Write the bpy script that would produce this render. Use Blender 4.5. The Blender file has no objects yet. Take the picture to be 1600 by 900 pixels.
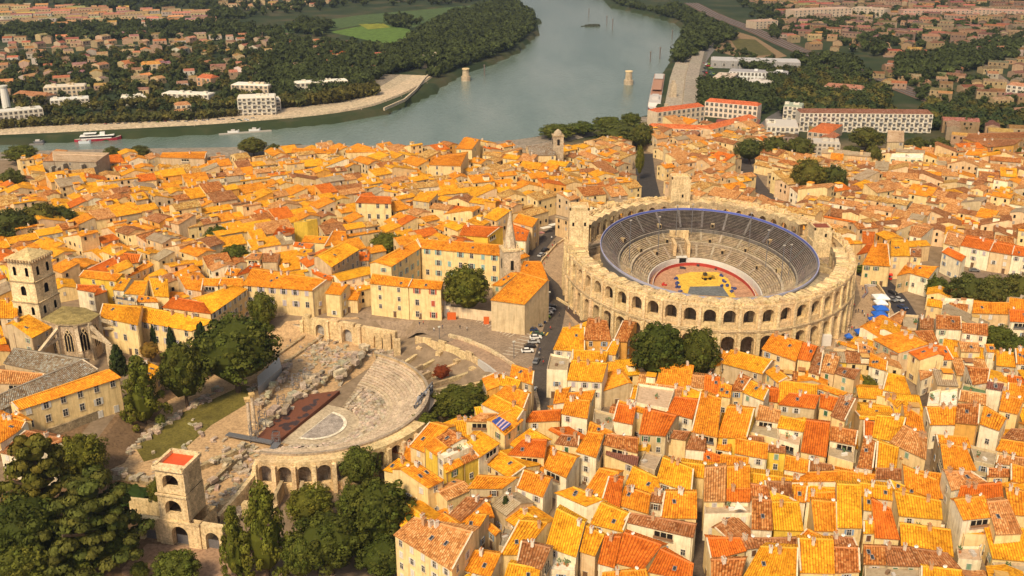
import bpy, math, random
import numpy as np
from mathutils import Vector, Matrix
R = random.Random(7)
sc = bpy.context.scene
# ---------------------------------------------------------------- camera, world, sun, exposure
TH = math.radians(20.93); CH = 145.5; F = 1600.0
cam_d = bpy.data.cameras.new('camera'); cam = bpy.data.objects.new('camera', cam_d)
sc.collection.objects.link(cam); sc.camera = cam
cam.location = (0, 0, CH); cam.rotation_euler = (math.pi/2 - TH, 0, 0)
cam_d.sensor_width = 36; cam_d.lens = 36*F/1600; cam_d.clip_start = 1; cam_d.clip_end = 40000
SUN_AZ, SUN_EL = math.radians(204), math.radians(48)     # compass-like bearing from +Y, clockwise
sdir = Vector((math.sin(SUN_AZ)*math.cos(SUN_EL), math.cos(SUN_AZ)*math.cos(SUN_EL), math.sin(SUN_EL)))
w = bpy.data.worlds.new('World'); sc.world = w; w.use_nodes = True
nt = w.node_tree; bg = nt.nodes['Background']
sky = nt.nodes.new('ShaderNodeTexSky'); sky.sky_type = 'NISHITA'; sky.sun_disc = False
sky.sun_elevation = SUN_EL; sky.sun_rotation = SUN_AZ; sky.dust_density = 4.0; sky.air_density = 1.0; sky.ozone_density = 1.0
hs = nt.nodes.new('ShaderNodeHueSaturation'); hs.inputs['Saturation'].default_value = 0.12   # a milky, overcast sky
nt.links.new(sky.outputs[0], hs.inputs['Color']); nt.links.new(hs.outputs[0], bg.inputs['Color'])
bg.inputs['Strength'].default_value = 0.1
sd = bpy.data.lights.new('sun', 'SUN'); sd.energy = 3.6; sd.angle = math.radians(9); sd.color = (1.0, 0.78, 0.46)
so = bpy.data.objects.new('sun', sd); sc.collection.objects.link(so)
so.rotation_euler = (-sdir).to_track_quat('-Z', 'Y').to_euler(); so.location = (0, 0, 400)
vs = sc.view_settings; vs.view_transform = 'Standard'; vs.look = 'None'; vs.gamma = 1; vs.exposure = 0.24
HAZE = 0.00008
# ---------------------------------------------------------------- pixel -> place
def P(u, v, z=0.0):
    a = (u-800)/F; b = -(v-450)/F; c, s = math.cos(TH), math.sin(TH)
    dz = -s+b*c; t = (z-CH)/dz
    return Vector((a*t, (c+b*s)*t, z))
def sst(a, b, x):
    t = min(1, max(0, (x-a)/(b-a))); return t*t*(3-2*t)
TC = Vector((-59.5, 276.0))                       # centre of the ancient theatre
AC = Vector((75.0, 376.0))                        # centre of the arena
def zg(x, y):                                     # height of the ground
    if y > 760: return -6.0
    z = -6*sst(470, 640, y)
    if y < 356 and x < 10:
        def box(x0, x1, y0, y1): return max(x0-x, x-x1, y0-y, y-y1)
        d = min(math.hypot(x-TC.x, y-TC.y)-50-11*sst(0, 20, y-TC.y), box(-135, -24, 100, 250), box(-118, -34, 225, 348))
        z -= 5*sst(1, -4, d)
    return z
def PG(u, v, dz=0.0):                             # pixel on the ground
    z = 0.0
    for i in range(5): p = P(u, v, z+dz); z = zg(p.x, p.y)
    return P(u, v, z+dz)
def PH(u, v, h): return PG(u, v, h)
# ---------------------------------------------------------------- materials
def new_mat(name):
    m = bpy.data.materials.new(name); m.use_nodes = True; n = m.node_tree
    return m, n, n.nodes['Principled BSDF']
def N(n, t, **k):
    o = n.nodes.new(t)
    for a, b in k.items():
        if a in o.inputs: o.inputs[a].default_value = b
        else: setattr(o, a, b)
    return o
def mul(n, a, b, fac=1.0):
    m = N(n, 'ShaderNodeMixRGB', blend_type='MULTIPLY'); m.inputs[0].default_value = fac
    n.links.new(a, m.inputs[1]); n.links.new(b, m.inputs[2]); return m.outputs[0]
def ramp(n, src, stops):
    r = N(n, 'ShaderNodeValToRGB'); e = r.color_ramp.elements
    while len(e) < len(stops): e.new(0.5)
    for q, (p, c) in zip(e, stops): q.position = p; q.color = (*c, 1) if len(c) == 3 else c
    n.links.new(src, r.inputs[0]); return r.outputs[0]
def gray(v): return (v, v, v)
def pos(n): return N(n, 'ShaderNodeNewGeometry').outputs['Position']
def noise(n, scale, detail=4, rough=.6, vec=None):
    o = N(n, 'ShaderNodeTexNoise', Scale=scale, Detail=detail, Roughness=rough)
    n.links.new(vec if vec is not None else pos(n), o.inputs['Vector']); return o.outputs['Fac']
def bump(n, b, h, strength, dist=0.1):
    o = N(n, 'ShaderNodeBump', Strength=strength, Distance=dist)
    n.links.new(h, o.inputs['Height']); n.links.new(o.outputs[0], b.inputs['Normal'])
def mat_col(name, rough=.85, lo=.7, hi=1.2, scale=.35, scale2=None, bs=.3, bd=.1, streak=False, spec=.2, col=None):
    """surface whose own colour comes from the Col attribute (or col), with weathering"""
    m, n, b = new_mat(name); b.inputs['Roughness'].default_value = rough; b.inputs['Specular IOR Level'].default_value = spec
    if col is None: base = N(n, 'ShaderNodeAttribute', attribute_name='Col').outputs['Color']
    else:
        base = N(n, 'ShaderNodeRGB'); base.outputs[0].default_value = (*col, 1); base = base.outputs[0]
    f = noise(n, scale, 6, .65)
    c = mul(n, base, ramp(n, f, [(.3, gray(lo)), (.7, gray(hi))]))
    if scale2:
        f2 = noise(n, scale2, 3, .7); c = mul(n, c, ramp(n, f2, [(.3, (.58, .56, .54)), (.55, gray(1)), (.7, gray(1.15))]))
    if streak:
        mp = N(n, 'ShaderNodeMapping'); mp.inputs['Scale'].default_value = (1.3, 1.3, .12); n.links.new(pos(n), mp.inputs[0])
        f3 = noise(n, 1.0, 4, .7, mp.outputs[0]); c = mul(n, c, ramp(n, f3, [(.33, (.80, .74, .68)), (.52, gray(1.04))]))
    n.links.new(c, b.inputs['Base Color'])
    bump(n, b, noise(n, scale2 or scale*5, 3), bs, bd)
    return m
def mat_roof():
    m, n, b = new_mat('canal_tiles'); b.inputs['Roughness'].default_value = .8; b.inputs['Specular IOR Level'].default_value = .15
    base = N(n, 'ShaderNodeAttribute', attribute_name='Col').outputs['Color']
    rough_a = N(n, 'ShaderNodeAttribute', attribute_name='Col').outputs['Alpha']
    uv = N(n, 'ShaderNodeUVMap', uv_map='UVMap').outputs[0]
    # one colour per tile: cells 0.45 x 0.5 m in roof coordinates
    mp = N(n, 'ShaderNodeMapping'); mp.inputs['Scale'].default_value = (1/.6, 1/.55, 1); n.links.new(uv, mp.inputs[0])
    fl = N(n, 'ShaderNodeVectorMath', operation='FLOOR'); n.links.new(mp.outputs[0], fl.inputs[0])
    wn = N(n, 'ShaderNodeTexWhiteNoise', noise_dimensions='2D'); n.links.new(fl.outputs[0], wn.inputs['Vector'])
    t = ramp(n, wn.outputs['Value'], [(0, (.48, .40, .34)), (.25, (.85, .72, .6)), (.6, (1.05, 1.0, .95)), (.85, (1.15, 1.3, 1.45)), (1, (1.3, 1.65, 2.2))])
    mx = N(n, 'ShaderNodeMixRGB'); n.links.new(rough_a, mx.inputs[0]); mx.inputs[1].default_value = (1, 1, 1, 1); n.links.new(t, mx.inputs[2])
    c = mul(n, base, mx.outputs[0])
    c = mul(n, c, ramp(n, noise(n, .35, 5, .65), [(.28, (.62, .50, .40)), (.48, (.95, .95, .92)), (.6, gray(1)), (.75, (1.12, 1.28, 1.5))]))
    mx2 = mul(n, c, ramp(n, noise(n, 1.6, 4, .7), [(.34, (.42, .34, .28)), (.46, gray(1))]), .75)
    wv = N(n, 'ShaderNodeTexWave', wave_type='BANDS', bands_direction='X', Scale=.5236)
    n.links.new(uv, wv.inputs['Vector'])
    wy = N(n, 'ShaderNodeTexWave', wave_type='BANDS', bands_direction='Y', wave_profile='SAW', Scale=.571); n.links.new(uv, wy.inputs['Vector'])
    mx2 = mul(n, mx2, ramp(n, wv.outputs['Fac'], [(.05, (.50, .42, .36)), (.45, gray(1.04))]), .8)   # groove shade painted into the colour of the channel tiles
    n.links.new(mx2, b.inputs['Base Color'])
    ad = N(n, 'ShaderNodeMath', operation='MULTIPLY_ADD'); n.links.new(wy.outputs['Fac'], ad.inputs[0]); ad.inputs[1].default_value = .4; n.links.new(wv.outputs['Fac'], ad.inputs[2])
    bump(n, b, ad.outputs[0], .55, .12)
    return m
def mat_leaf():
    m, n, b = new_mat('leaves'); b.inputs['Roughness'].default_value = .75; b.inputs['Specular IOR Level'].default_value = .1
    base = N(n, 'ShaderNodeAttribute', attribute_name='Col').outputs['Color']
    oi = N(n, 'ShaderNodeObjectInfo').outputs['Random']
    c = mul(n, base, ramp(n, oi, [(0, (.75, .85, .9)), (.5, (1, 1, 1)), (1, (1.35, 1.15, .9))]))
    n.links.new(c, b.inputs['Base Color']); return m
def mat_plain(name, col, rough=.6, metal=0, spec=.4):
    m, n, b = new_mat(name); b.inputs['Roughness'].default_value = rough; b.inputs['Metallic'].default_value = metal
    b.inputs['Specular IOR Level'].default_value = spec
    rgb = N(n, 'ShaderNodeRGB'); rgb.outputs[0].default_value = (*col, 1)
    n.links.new(mul(n, rgb.outputs[0], ramp(n, noise(n, 2.5, 3), [(.3, gray(.8)), (.7, gray(1.15))])), b.inputs['Base Color'])
    return m
M = {}
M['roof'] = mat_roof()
M['wall'] = mat_col('plaster_wall', .9, .8, 1.12, .5, None, .15, .05, True)
M['stone'] = mat_col('weathered_limestone', .95, .74, 1.22, .28, 1.5, .9, .25, True)
M['rubble'] = mat_col('rough_stone', .95, .5, 1.3, .5, 2.5, 1.0, .3)
M['paint'] = mat_col('painted', .5, .9, 1.06, 1.5, None, .1, .02, False, .4)
M['leaf'] = mat_leaf()
M['bark'] = mat_plain('bark', (.09, .06, .04), .9, 0, .1)
M['glass'] = mat_plain('window_glass', (.035, .035, .04), .15, 0, .6)
M['dark'] = mat_plain('dark_void', (.02, .016, .014), .9, 0, .1)
M['metal'] = mat_plain('grey_metal', (.22, .22, .24), .45, .5)
M['rust'] = mat_plain('rust_deck', (.16, .06, .035), .8, 0, .2)
M['carpaint'] = mat_col('car_paint', .25, .97, 1.03, 2, None, 0, .01, False, .5)
# ---------------------------------------------------------------- mesh builder
def link(o, parent=None):
    sc.collection.objects.link(o)
    if parent is not None: o.parent = parent
    return o
class MB:
    def __init__(s): s.v = []; s.f = []; s.m = []; s.c = []; s.uv = []; s.sm = []
    def poly(s, pts, mat=0, col=(.5, .5, .5, 0), uv=None, smooth=False):
        b = len(s.v); s.v += [tuple(p) for p in pts]; k = len(pts); s.f.append(tuple(range(b, b+k))); s.m.append(mat)
        if len(col) == 3: col = (*col, 0)
        s.c += [col]*k; s.uv += (uv if uv else [(0, 0)]*k); s.sm.append(smooth)
    def box(s, c, size, rot=0, mat=0, col=(.5, .5, .5), bottom=False, taper=1.0):
        cx, cy, cz = c; x, y, z = size[0]/2, size[1]/2, size[2]; cr, sr = math.cos(rot), math.sin(rot)
        def q(a, b_, h):
            t = taper if h else 1; a, b_ = a*t, b_*t
            return (cx+a*cr-b_*sr, cy+a*sr+b_*cr, cz+h)
        B = [q(-x, -y, 0), q(x, -y, 0), q(x, y, 0), q(-x, y, 0)]; T = [q(-x, -y, z), q(x, -y, z), q(x, y, z), q(-x, y, z)]
        for i in range(4): j = (i+1) % 4; s.poly([B[i], B[j], T[j], T[i]], mat, col)
        s.poly(T, mat, col)
        if bottom: s.poly(B[::-1], mat, col)
    def beam(s, a, b_, wd, ht=None, mat=0, col=(.5, .5, .5)):
        a = Vector(a); b_ = Vector(b_); ht = ht or wd; d = (b_-a)
        if d.length < 1e-6: return
        d.normalize(); up = Vector((0, 0, 1)) if abs(d.z) < .95 else Vector((1, 0, 0))
        sd_ = d.cross(up).normalized(); u2 = sd_.cross(d).normalized(); h = ht/2; x = wd/2
        c4 = [(-x, -h), (x, -h), (x, h), (-x, h)]
        A = [a+sd_*p+u2*q for p, q in c4]; B = [b_+sd_*p+u2*q for p, q in c4]
        for i in range(4): j = (i+1) % 4; s.poly([A[i], A[j], B[j], B[i]], mat, col)
        s.poly(A[::-1], mat, col); s.poly(B, mat, col)
    def cyl(s, c, r, h, n=10, mat=0, col=(.5, .5, .5), r2=None, cap=True, smooth=True):
        r2 = r if r2 is None else r2
        a = [(c[0]+r*math.cos(i*2*math.pi/n), c[1]+r*math.sin(i*2*math.pi/n), c[2]) for i in range(n)]
        b_ = [(c[0]+r2*math.cos(i*2*math.pi/n), c[1]+r2*math.sin(i*2*math.pi/n), c[2]+h) for i in range(n)]
        for i in range(n): j = (i+1) % n; s.poly([a[i], a[j], b_[j], b_[i]], mat, col, None, smooth)
        if cap and r2 > .01: s.poly(b_, mat, col)
    def prism(s, pts, z0, z1, mat=0, col=(.5, .5, .5), top=True, topmat=None, topcol=None):
        pts = [(p[0], p[1]) for p in pts]
        ar = sum(pts[i][0]*pts[(i+1) % len(pts)][1]-pts[(i+1) % len(pts)][0]*pts[i][1] for i in range(len(pts)))
        if ar < 0: pts = pts[::-1]
        n = len(pts)
        for i in range(n):
            j = (i+1) % n; a, b_ = pts[i], pts[j]; s.poly([(*a, z0), (*b_, z0), (*b_, z1), (*a, z1)], mat, col)
        if top: s.poly([(*p, z1) for p in pts], mat if topmat is None else topmat, topcol or col)
    def data(s, name, mats, org=(0, 0, 0)):
        me = bpy.data.meshes.new(name); v = np.array(s.v, dtype=np.float64).reshape(-1, 3)-np.array(org)
        me.from_pydata(v.tolist(), [], s.f)
        for m in mats: me.materials.append(M[m] if isinstance(m, str) else m)
        me.polygons.foreach_set('material_index', s.m); me.polygons.foreach_set('use_smooth', s.sm)
        a = me.color_attributes.new('Col', 'FLOAT_COLOR', 'CORNER'); a.data.foreach_set('color', np.array(s.c, dtype=np.float32).ravel())
        u = me.uv_layers.new(name='UVMap'); u.data.foreach_set('uv', np.array(s.uv, dtype=np.float32).ravel())
        me.update(); return me
    def obj(s, name, mats, parent=None, org=None):
        if org is None: org = parent.location if parent is not None else (0, 0, 0)
        o = bpy.data.objects.new(name, s.data(name, mats, org))
        if parent is None: o.location = org
        return link(o, parent)
    def sub(s, name, mats, part, org): # sub-part of a part that sits at the thing's origin
        o = bpy.data.objects.new(name, s.data(name, mats, org)); return link(o, part)
def thing(name, label, cat, loc, group=None, rz=0):
    o = bpy.data.objects.new(name, None); o.empty_display_size = .5; o.location = loc; o.rotation_euler = (0, 0, rz)
    o['label'] = label; o['category'] = cat
    if group: o['group'] = group
    return link(o)
def tag(o, label, cat, group=None):
    o['label'] = label; o['category'] = cat
    if group: o['group'] = group
    return o
def kind(o, k, label=None):
    o['kind'] = k
    if label: o['label'] = label
    return o
def inst(name, me, parent, loc, rz=0, sc_=(1, 1, 1)):
    o = bpy.data.objects.new(name, me); o.location = loc; o.rotation_euler = (0, 0, rz); o.scale = sc_; return link(o, parent)
def jit(c, a=.08):
    k = 1+R.uniform(-a, a); return tuple(max(0, x*k*(1+R.uniform(-a, a)*.3)) for x in c)
# one bay of an arcade: F(s,z,d) maps along / up / outward to the world
def arch_bay(mb, Fn, W, z0, H, ow, sill, sp, T, mat=0, col=(.5, .4, .3), n=8, top=True, ends=True, rise=None):
    r = ow/2; rise = r if rise is None else rise; h = W/2
    arc = [(-r*math.cos(math.pi*i/n), sp+rise*math.sin(math.pi*i/n)) for i in range(n+1)]
    for d, fl in ((T, 0), (0, 1)):
        def q(pts):
            p = [Fn(x, z0+z, d) for x, z in pts]; mb.poly(p[::-1] if fl else p, mat, col)
        q([(-h, 0), (-r, 0), (-r, sp), (-r, H), (-h, H)]); q([(r, 0), (h, 0), (h, H), (r, H), (r, sp)])
        if sill > 0: q([(-r, 0), (r, 0), (r, sill), (-r, sill)])
        for i in range(n): a, b_ = arc[i], arc[i+1]; q([a, b_, (b_[0], H), (a[0], H)])
    path = [(-r, sill)]+arc+[(r, sill)]
    for i in range(len(path)-1):
        a, b_ = path[i], path[i+1]
        mb.poly([Fn(a[0], z0+a[1], 0), Fn(b_[0], z0+b_[1], 0), Fn(b_[0], z0+b_[1], T), Fn(a[0], z0+a[1], T)][::-1], mat, col)
    if sill > 0: mb.poly([Fn(-r, z0+sill, 0), Fn(-r, z0+sill, T), Fn(r, z0+sill, T), Fn(r, z0+sill, 0)][::-1], mat, col)
    if top: mb.poly([Fn(-h, z0+H, T), Fn(h, z0+H, T), Fn(h, z0+H, 0), Fn(-h, z0+H, 0)], mat, col)
    if ends:
        for e in (-h, h): mb.poly([Fn(e, z0, 0), Fn(e, z0, T), Fn(e, z0+H, T), Fn(e, z0+H, 0)], mat, col)
# ---------------------------------------------------------------- the setting: ground, river, banks, streets
WZ = -10.0
near_px = [(-160, 258), (0, 250), (120, 246), (240, 244), (380, 242), (450, 238), (600, 240), (720, 238), (830, 228), (880, 216), (960, 200), (1006, 193), (1036, 184), (1042, 152), (1048, 122), (1062, 88), (1068, 62), (1076, 48), (1060, 36), (1000, 20), (960, 12)]
far_px = [(-160, 230), (0, 224), (110, 219), (230, 212), (330, 207), (440, 198), (520, 190), (590, 178), (628, 164), (664, 148), (690, 128), (720, 112), (765, 98), (800, 82), (830, 56), (836, 34), (822, 20), (806, 8), (790, -8)]
near_w = [P(u, v, WZ) for u, v in near_px]; far_w = [P(u, v, WZ) for u, v in far_px]
near_w += [Vector((150, 1800, WZ)), Vector((-120, 2500, WZ))]; far_w += [Vector((-180, 2300, WZ))]
riv = [(p.x, p.y) for p in far_w]+[(p.x, p.y) for p in near_w[::-1]]
def inpoly(x, y, poly):
    x = np.asarray(x, float); y = np.asarray(y, float); r = np.zeros(x.shape, bool); n = len(poly)
    for i in range(n):
        x1, y1 = poly[i][:2]; x2, y2 = poly[(i+1) % n][:2]
        if y1 == y2: continue
        cnd = ((y1 > y) != (y2 > y)) & (x < (x2-x1)*(y-y1)/(y2-y1)+x1); r ^= cnd
    return r
def segdist(x, y, pl, closed=True):
    d = np.full(np.shape(x), 1e9); n = len(pl)
    for i in range(n if closed else n-1):
        ax, ay = pl[i][:2]; bx, by = pl[(i+1) % n][:2]; L = (bx-ax)**2+(by-ay)**2+1e-9
        t = np.clip(((x-ax)*(bx-ax)+(y-ay)*(by-ay))/L, 0, 1); d = np.minimum(d, np.hypot(x-ax-t*(bx-ax), y-ay-t*(by-ay)))
    return d
xs = np.concatenate([np.linspace(-9000, -1250, 12), np.linspace(-1200, -420, 66), np.arange(-408, 420, 6.0), np.linspace(430, 1400, 80), np.linspace(1500, 9000, 12)])
ys = np.concatenate([np.linspace(-600, 120, 8), np.arange(132, 900, 6.0), np.linspace(908, 2500, 130), np.linspace(2600, 12000, 14)])
X, Y = np.meshgrid(xs, ys)
Z = np.array([[zg(x, y) for x in xs] for y in ys])
ins = inpoly(X, Y, riv); D = segdist(X, Y, riv); Z[ins & (D > 7)] = -13.5
def grid_obj(name, X, Y, Z, mat):
    h, wd = X.shape; v = np.stack([X.ravel(), Y.ravel(), Z.ravel()], 1)
    i = np.arange(h*wd).reshape(h, wd); f = np.stack([i[:-1, :-1].ravel(), i[:-1, 1:].ravel(), i[1:, 1:].ravel(), i[1:, :-1].ravel()], 1)
    me = bpy.data.meshes.new(name); me.from_pydata(v.tolist(), [], f.tolist()); me.materials.append(mat)
    me.polygons.foreach_set('use_smooth', [True]*len(f))
    o = bpy.data.objects.new(name, me); link(o); kind(o, 'structure'); return o
def mat_ground():
    m, n, b = new_mat('ground'); b.inputs['Roughness'].default_value = .95; b.inputs['Specular IOR Level'].default_value = .1
    sp = N(n, 'ShaderNodeSeparateXYZ'); n.links.new(pos(n), sp.inputs[0])
    f = noise(n, .02, 6, .65); g = noise(n, .3, 5, .7)
    town = ramp(n, g, [(.3, (.16, .115, .075)), (.7, (.30, .22, .15))])
    land = ramp(n, f, [(.3, (.018, .030, .014)), (.5, (.035, .048, .020)), (.62, (.065, .062, .032)), (.75, (.10, .08, .05))])
    # beyond the river and north-east of the old town the ground is planted
    mr = N(n, 'ShaderNodeMapRange'); mr.inputs['From Min'].default_value = 640; mr.inputs['From Max'].default_value = 680
    n.links.new(sp.outputs['Y'], mr.inputs['Value'])
    mx = N(n, 'ShaderNodeMixRGB'); n.links.new(mr.outputs[0], mx.inputs[0]); n.links.new(town, mx.inputs[1]); n.links.new(land, mx.inputs[2])
    n.links.new(mx.outputs[0], b.inputs['Base Color']); bump(n, b, g, .5, .3); return m
grid_obj('ground', X, Y, Z, mat_ground())
def mat_water():
    m, n, b = new_mat('river_water'); b.inputs['Roughness'].default_value = .12; b.inputs['IOR'].default_value = 1.33
    mq = N(n, 'ShaderNodeMapping'); mq.inputs['Scale'].default_value = (1, .22, 1); mq.inputs['Rotation'].default_value = (0, 0, -.25); n.links.new(pos(n), mq.inputs[0]); c = ramp(n, noise(n, .016, 6, .62, mq.outputs[0]), [(.32, (.09, .135, .115)), (.5, (.135, .18, .16)), (.68, (.18, .215, .195))]); n.links.new(c, b.inputs['Base Color'])
    mp = N(n, 'ShaderNodeMapping'); mp.inputs['Scale'].default_value = (.35, .12, 1); mp.inputs['Rotation'].default_value = (0, 0, .3); n.links.new(pos(n), mp.inputs[0])
    a = noise(n, 1.2, 5, .65, mp.outputs[0]); bump(n, b, a, .6, .8); return m
mb = MB(); mb.poly([(-9000, 560, WZ), (1200, 560, WZ), (1200, 2600, WZ), (-9000, 2600, WZ)], 0)
kind(mb.obj('river', [mat_water()]), 'structure')
def resample(pl, step):
    out = []
    for i in range(len(pl)-1):
        a, b_ = Vector(pl[i]), Vector(pl[i+1]); k = max(1, int((b_-a).length/step))
        for j in range(k): out.append(a.lerp(b_, j/k))
    out.append(Vector(pl[-1])); return out
def smooth(pl, it=2):
    pl = [Vector(p) for p in pl]
    for _ in range(it):
        q = [pl[0]]
        for a, b_ in zip(pl[:-1], pl[1:]): q += [a.lerp(b_, .25), a.lerp(b_, .75)]
        q.append(pl[-1]); pl = q
    return pl
def normals2(pl):
    out = []
    for i in range(len(pl)):
        a = pl[max(0, i-1)]; b_ = pl[min(len(pl)-1, i+1)]; t = (b_-a); t.z = 0; t.normalize(); out.append(Vector((-t.y, t.x, 0)))
    return out
def strip(name, pl, prof, mat, cols, side=1, kd='structure', label=None):
    """sweep profile [(offset outward, z)] along polyline"""
    mb = MB(); nn = normals2(pl)
    rows = [[Vector((p.x+n.x*o*side, p.y+n.y*o*side, z)) for o, z in prof] for p, n in zip(pl, nn)]
    for i in range(len(pl)-1):
        for j in range(len(prof)-1):
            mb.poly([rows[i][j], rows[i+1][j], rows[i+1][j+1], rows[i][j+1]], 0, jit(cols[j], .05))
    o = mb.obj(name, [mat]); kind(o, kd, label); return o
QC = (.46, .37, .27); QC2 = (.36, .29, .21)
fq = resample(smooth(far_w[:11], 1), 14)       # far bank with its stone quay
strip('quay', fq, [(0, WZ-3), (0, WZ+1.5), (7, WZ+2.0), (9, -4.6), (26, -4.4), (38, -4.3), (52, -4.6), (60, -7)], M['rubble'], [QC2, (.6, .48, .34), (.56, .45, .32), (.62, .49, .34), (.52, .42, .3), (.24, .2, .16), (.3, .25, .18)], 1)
fb = resample(smooth(far_w[10:], 1), 20)
strip('river_bank', fb, [(-3, WZ-3), (4, -8), (16, -5.7), (30, -7)], M['rubble'], [(.06, .07, .04), (.05, .065, .03), (.05, .07, .03)], 1)
nq = resample(smooth(near_w[:12], 1), 12)
strip('quay', nq, [(0, WZ-3), (0, -4.9), (16, -4.9), (26, -7.5)], M['rubble'], [QC2, (.3, .25, .2), (.3, .25, .2)], -1)
nq2 = resample(smooth(near_w[11:16], 1), 14)
strip('quay', nq2, [(0, WZ-3), (0, -5.6), (13, -5.5), (14, -3.6), (25, -3.9), (31, -7)], M['rubble'], [QC2, (.42, .36, .29), QC, (.36, .31, .26), (.2, .18, .15)], -1)
nb = resample(smooth(near_w[15:], 1), 22)
strip('river_bank', nb, [(-3, WZ-3), (4, -8), (16, -5.6), (32, -7)], M['rubble'], [(.06, .07, .04)]*3, -1)
# ------- flat sheets lying on the ground (roads, squares, fields)
SHEET = [0]
def sheet(name, pts, mat, col=(.3, .3, .3), dz=.03, px=True, sub=8.0, kd='structure', label=None):
    """polygon draped on the terrain: clipped grid of cells"""
    pl = [PG(*p) for p in pts] if px else [Vector((p[0], p[1], 0)) for p in pts]
    SHEET[0] += .006; dz += SHEET[0]
    mb = MB(); poly = [(p.x, p.y) for p in pl]
    x0 = min(p[0] for p in poly); x1 = max(p[0] for p in poly); y0 = min(p[1] for p in poly); y1 = max(p[1] for p in poly)
    def clip(ps, ax, lim, sgn):
        out = []
        for i in range(len(ps)):
            a, b_ = ps[i-1], ps[i]; ia = (a[ax]-lim)*sgn >= 0; ib = (b_[ax]-lim)*sgn >= 0
            if ia != ib: t = (lim-a[ax])/(b_[ax]-a[ax]); out.append((a[0]+(b_[0]-a[0])*t, a[1]+(b_[1]-a[1])*t))
            if ib: out.append(b_)
        return out
    nx = max(1, int((x1-x0)/sub)); ny = max(1, int((y1-y0)/sub))
    for i in range(nx):
        colp = clip(clip(poly, 0, x0+(x1-x0)*i/nx, 1), 0, x0+(x1-x0)*(i+1)/nx, -1)
        if len(colp) < 3: continue
        for j in range(ny):
            c = clip(clip(colp, 1, y0+(y1-y0)*j/ny, 1), 1, y0+(y1-y0)*(j+1)/ny, -1)
            if len(c) > 2: mb.poly([(a, b_, zg(a, b_)+dz) for a, b_ in c], 0, col)
    return kind(mb.obj(name, [mat]), kd, label)
def road(name, pl, wd, mat, col, dz=.05, kd='structure', px=True, label=None, s=1):
    pts = [PG(*p) for p in pl] if px else [Vector((p[0], p[1], 0)) for p in pl]
    pts = resample(smooth(pts, s), 6); nn = normals2(pts); SHEET[0] += .006; dz += SHEET[0]
    mb = MB(); r = [[Vector((p.x+n.x*wd*k, p.y+n.y*wd*k, zg(p.x+n.x*wd*k, p.y+n.y*wd*k)+dz)) for k in (-.5, 0, .5)] for p, n in zip(pts, nn)]
    for i in range(len(pts)-1):
        for j in (0, 1): mb.poly([r[i][j+1], r[i+1][j+1], r[i+1][j], r[i][j]], 0, col)
    kind(mb.obj(name, [mat]), kd, label); return pts
M['asphalt'] = mat_col('asphalt', .9, .75, 1.2, .4, 2.0, .3, .03, False, .2)
M['sand'] = mat_col('packed_sand', .95, .78, 1.15, .25, 1.2, .4, .05)
M['grass'] = mat_col('short_grass', .95, .6, 1.3, .15, 1.5, .5, .1)
ASP = (.085, .07, .062)
sheet('square', [(560, 480), (700, 486), (800, 478), (868, 462), (900, 470), (930, 505), (862, 520), (838, 560), (838, 606), (800, 602), (776, 580), (720, 540), (660, 520), (560, 500)], M['sand'], (.30, .22, .155))
road('street', [(1026, 340), (1010, 290), (1006, 240)], 11, M['asphalt'], (.05, .045, .045))
road('street', [(1228, 334), (1190, 300), (1165, 262), (1160, 240)], 8, M['asphalt'], (.08, .065, .06))
sheet('arena_forecourt', [(868, 380), (905, 370), (960, 470), (1180, 570), (1290, 545), (1345, 470), (1335, 425), (1400, 450), (1428, 500), (1360, 530), (1300, 565), (1180, 600), (900, 510), (850, 440), (846, 400)], M['sand'], (.42, .29, .18))
road('street', [(885, 345), (858, 368), (832, 400), (838, 425), (868, 452), (872, 478), (862, 520), (846, 570), (843, 620), (838, 660), (822, 700)], 6.5, M['asphalt'], ASP)
road('street', [(1330, 420), (1372, 436), (1398, 462), (1420, 500), (1440, 540)], 8, M['asphalt'], (.05, .045, .05))
sheet('terrace_deck', [(868, 470), (905, 460), (960, 500), (985, 520), (930, 530)], M['asphalt'], (.10, .065, .05))
road('street', [(1428, 560), (1440, 600), (1458, 660), (1474, 730), (1488, 800), (1500, 850)], 4.5, M['asphalt'], (.12, .085, .06))
road('street', [(1090, 800), (1092, 850), (1092, 900), (1092, 980)], 4, M['asphalt'], (.10, .075, .06))
sheet('garden_soil', [(-30, 1000), (-30, 700), (120, 640), (200, 620), (260, 560), (300, 520), (420, 500), (400, 560), (380, 600), (250, 720), (210, 800), (300, 870), (640, 1000)], M['sand'], (.20, .125, .07))
sheet('theatre_ground', [(170, 720), (200, 660), (330, 590), (420, 520), (560, 500), (600, 560), (480, 640), (420, 760), (360, 800), (250, 800)], M['sand'], (.50, .33, .18))
sheet('lawn', [(212, 700), (250, 660), (320, 630), (380, 602), (398, 606), (385, 632), (330, 665), (285, 705), (225, 722)], M['grass'], (.15, .125, .028))
sheet('gravel_path', [(190, 890), (230, 850), (345, 856), (420, 870), (430, 990), (200, 990)], M['sand'], (.36, .23, .15))
sheet('car_park', [(1490, 424), (1600, 428), (1600, 446), (1480, 446)], M['asphalt'], (.22, .16, .12))
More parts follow.
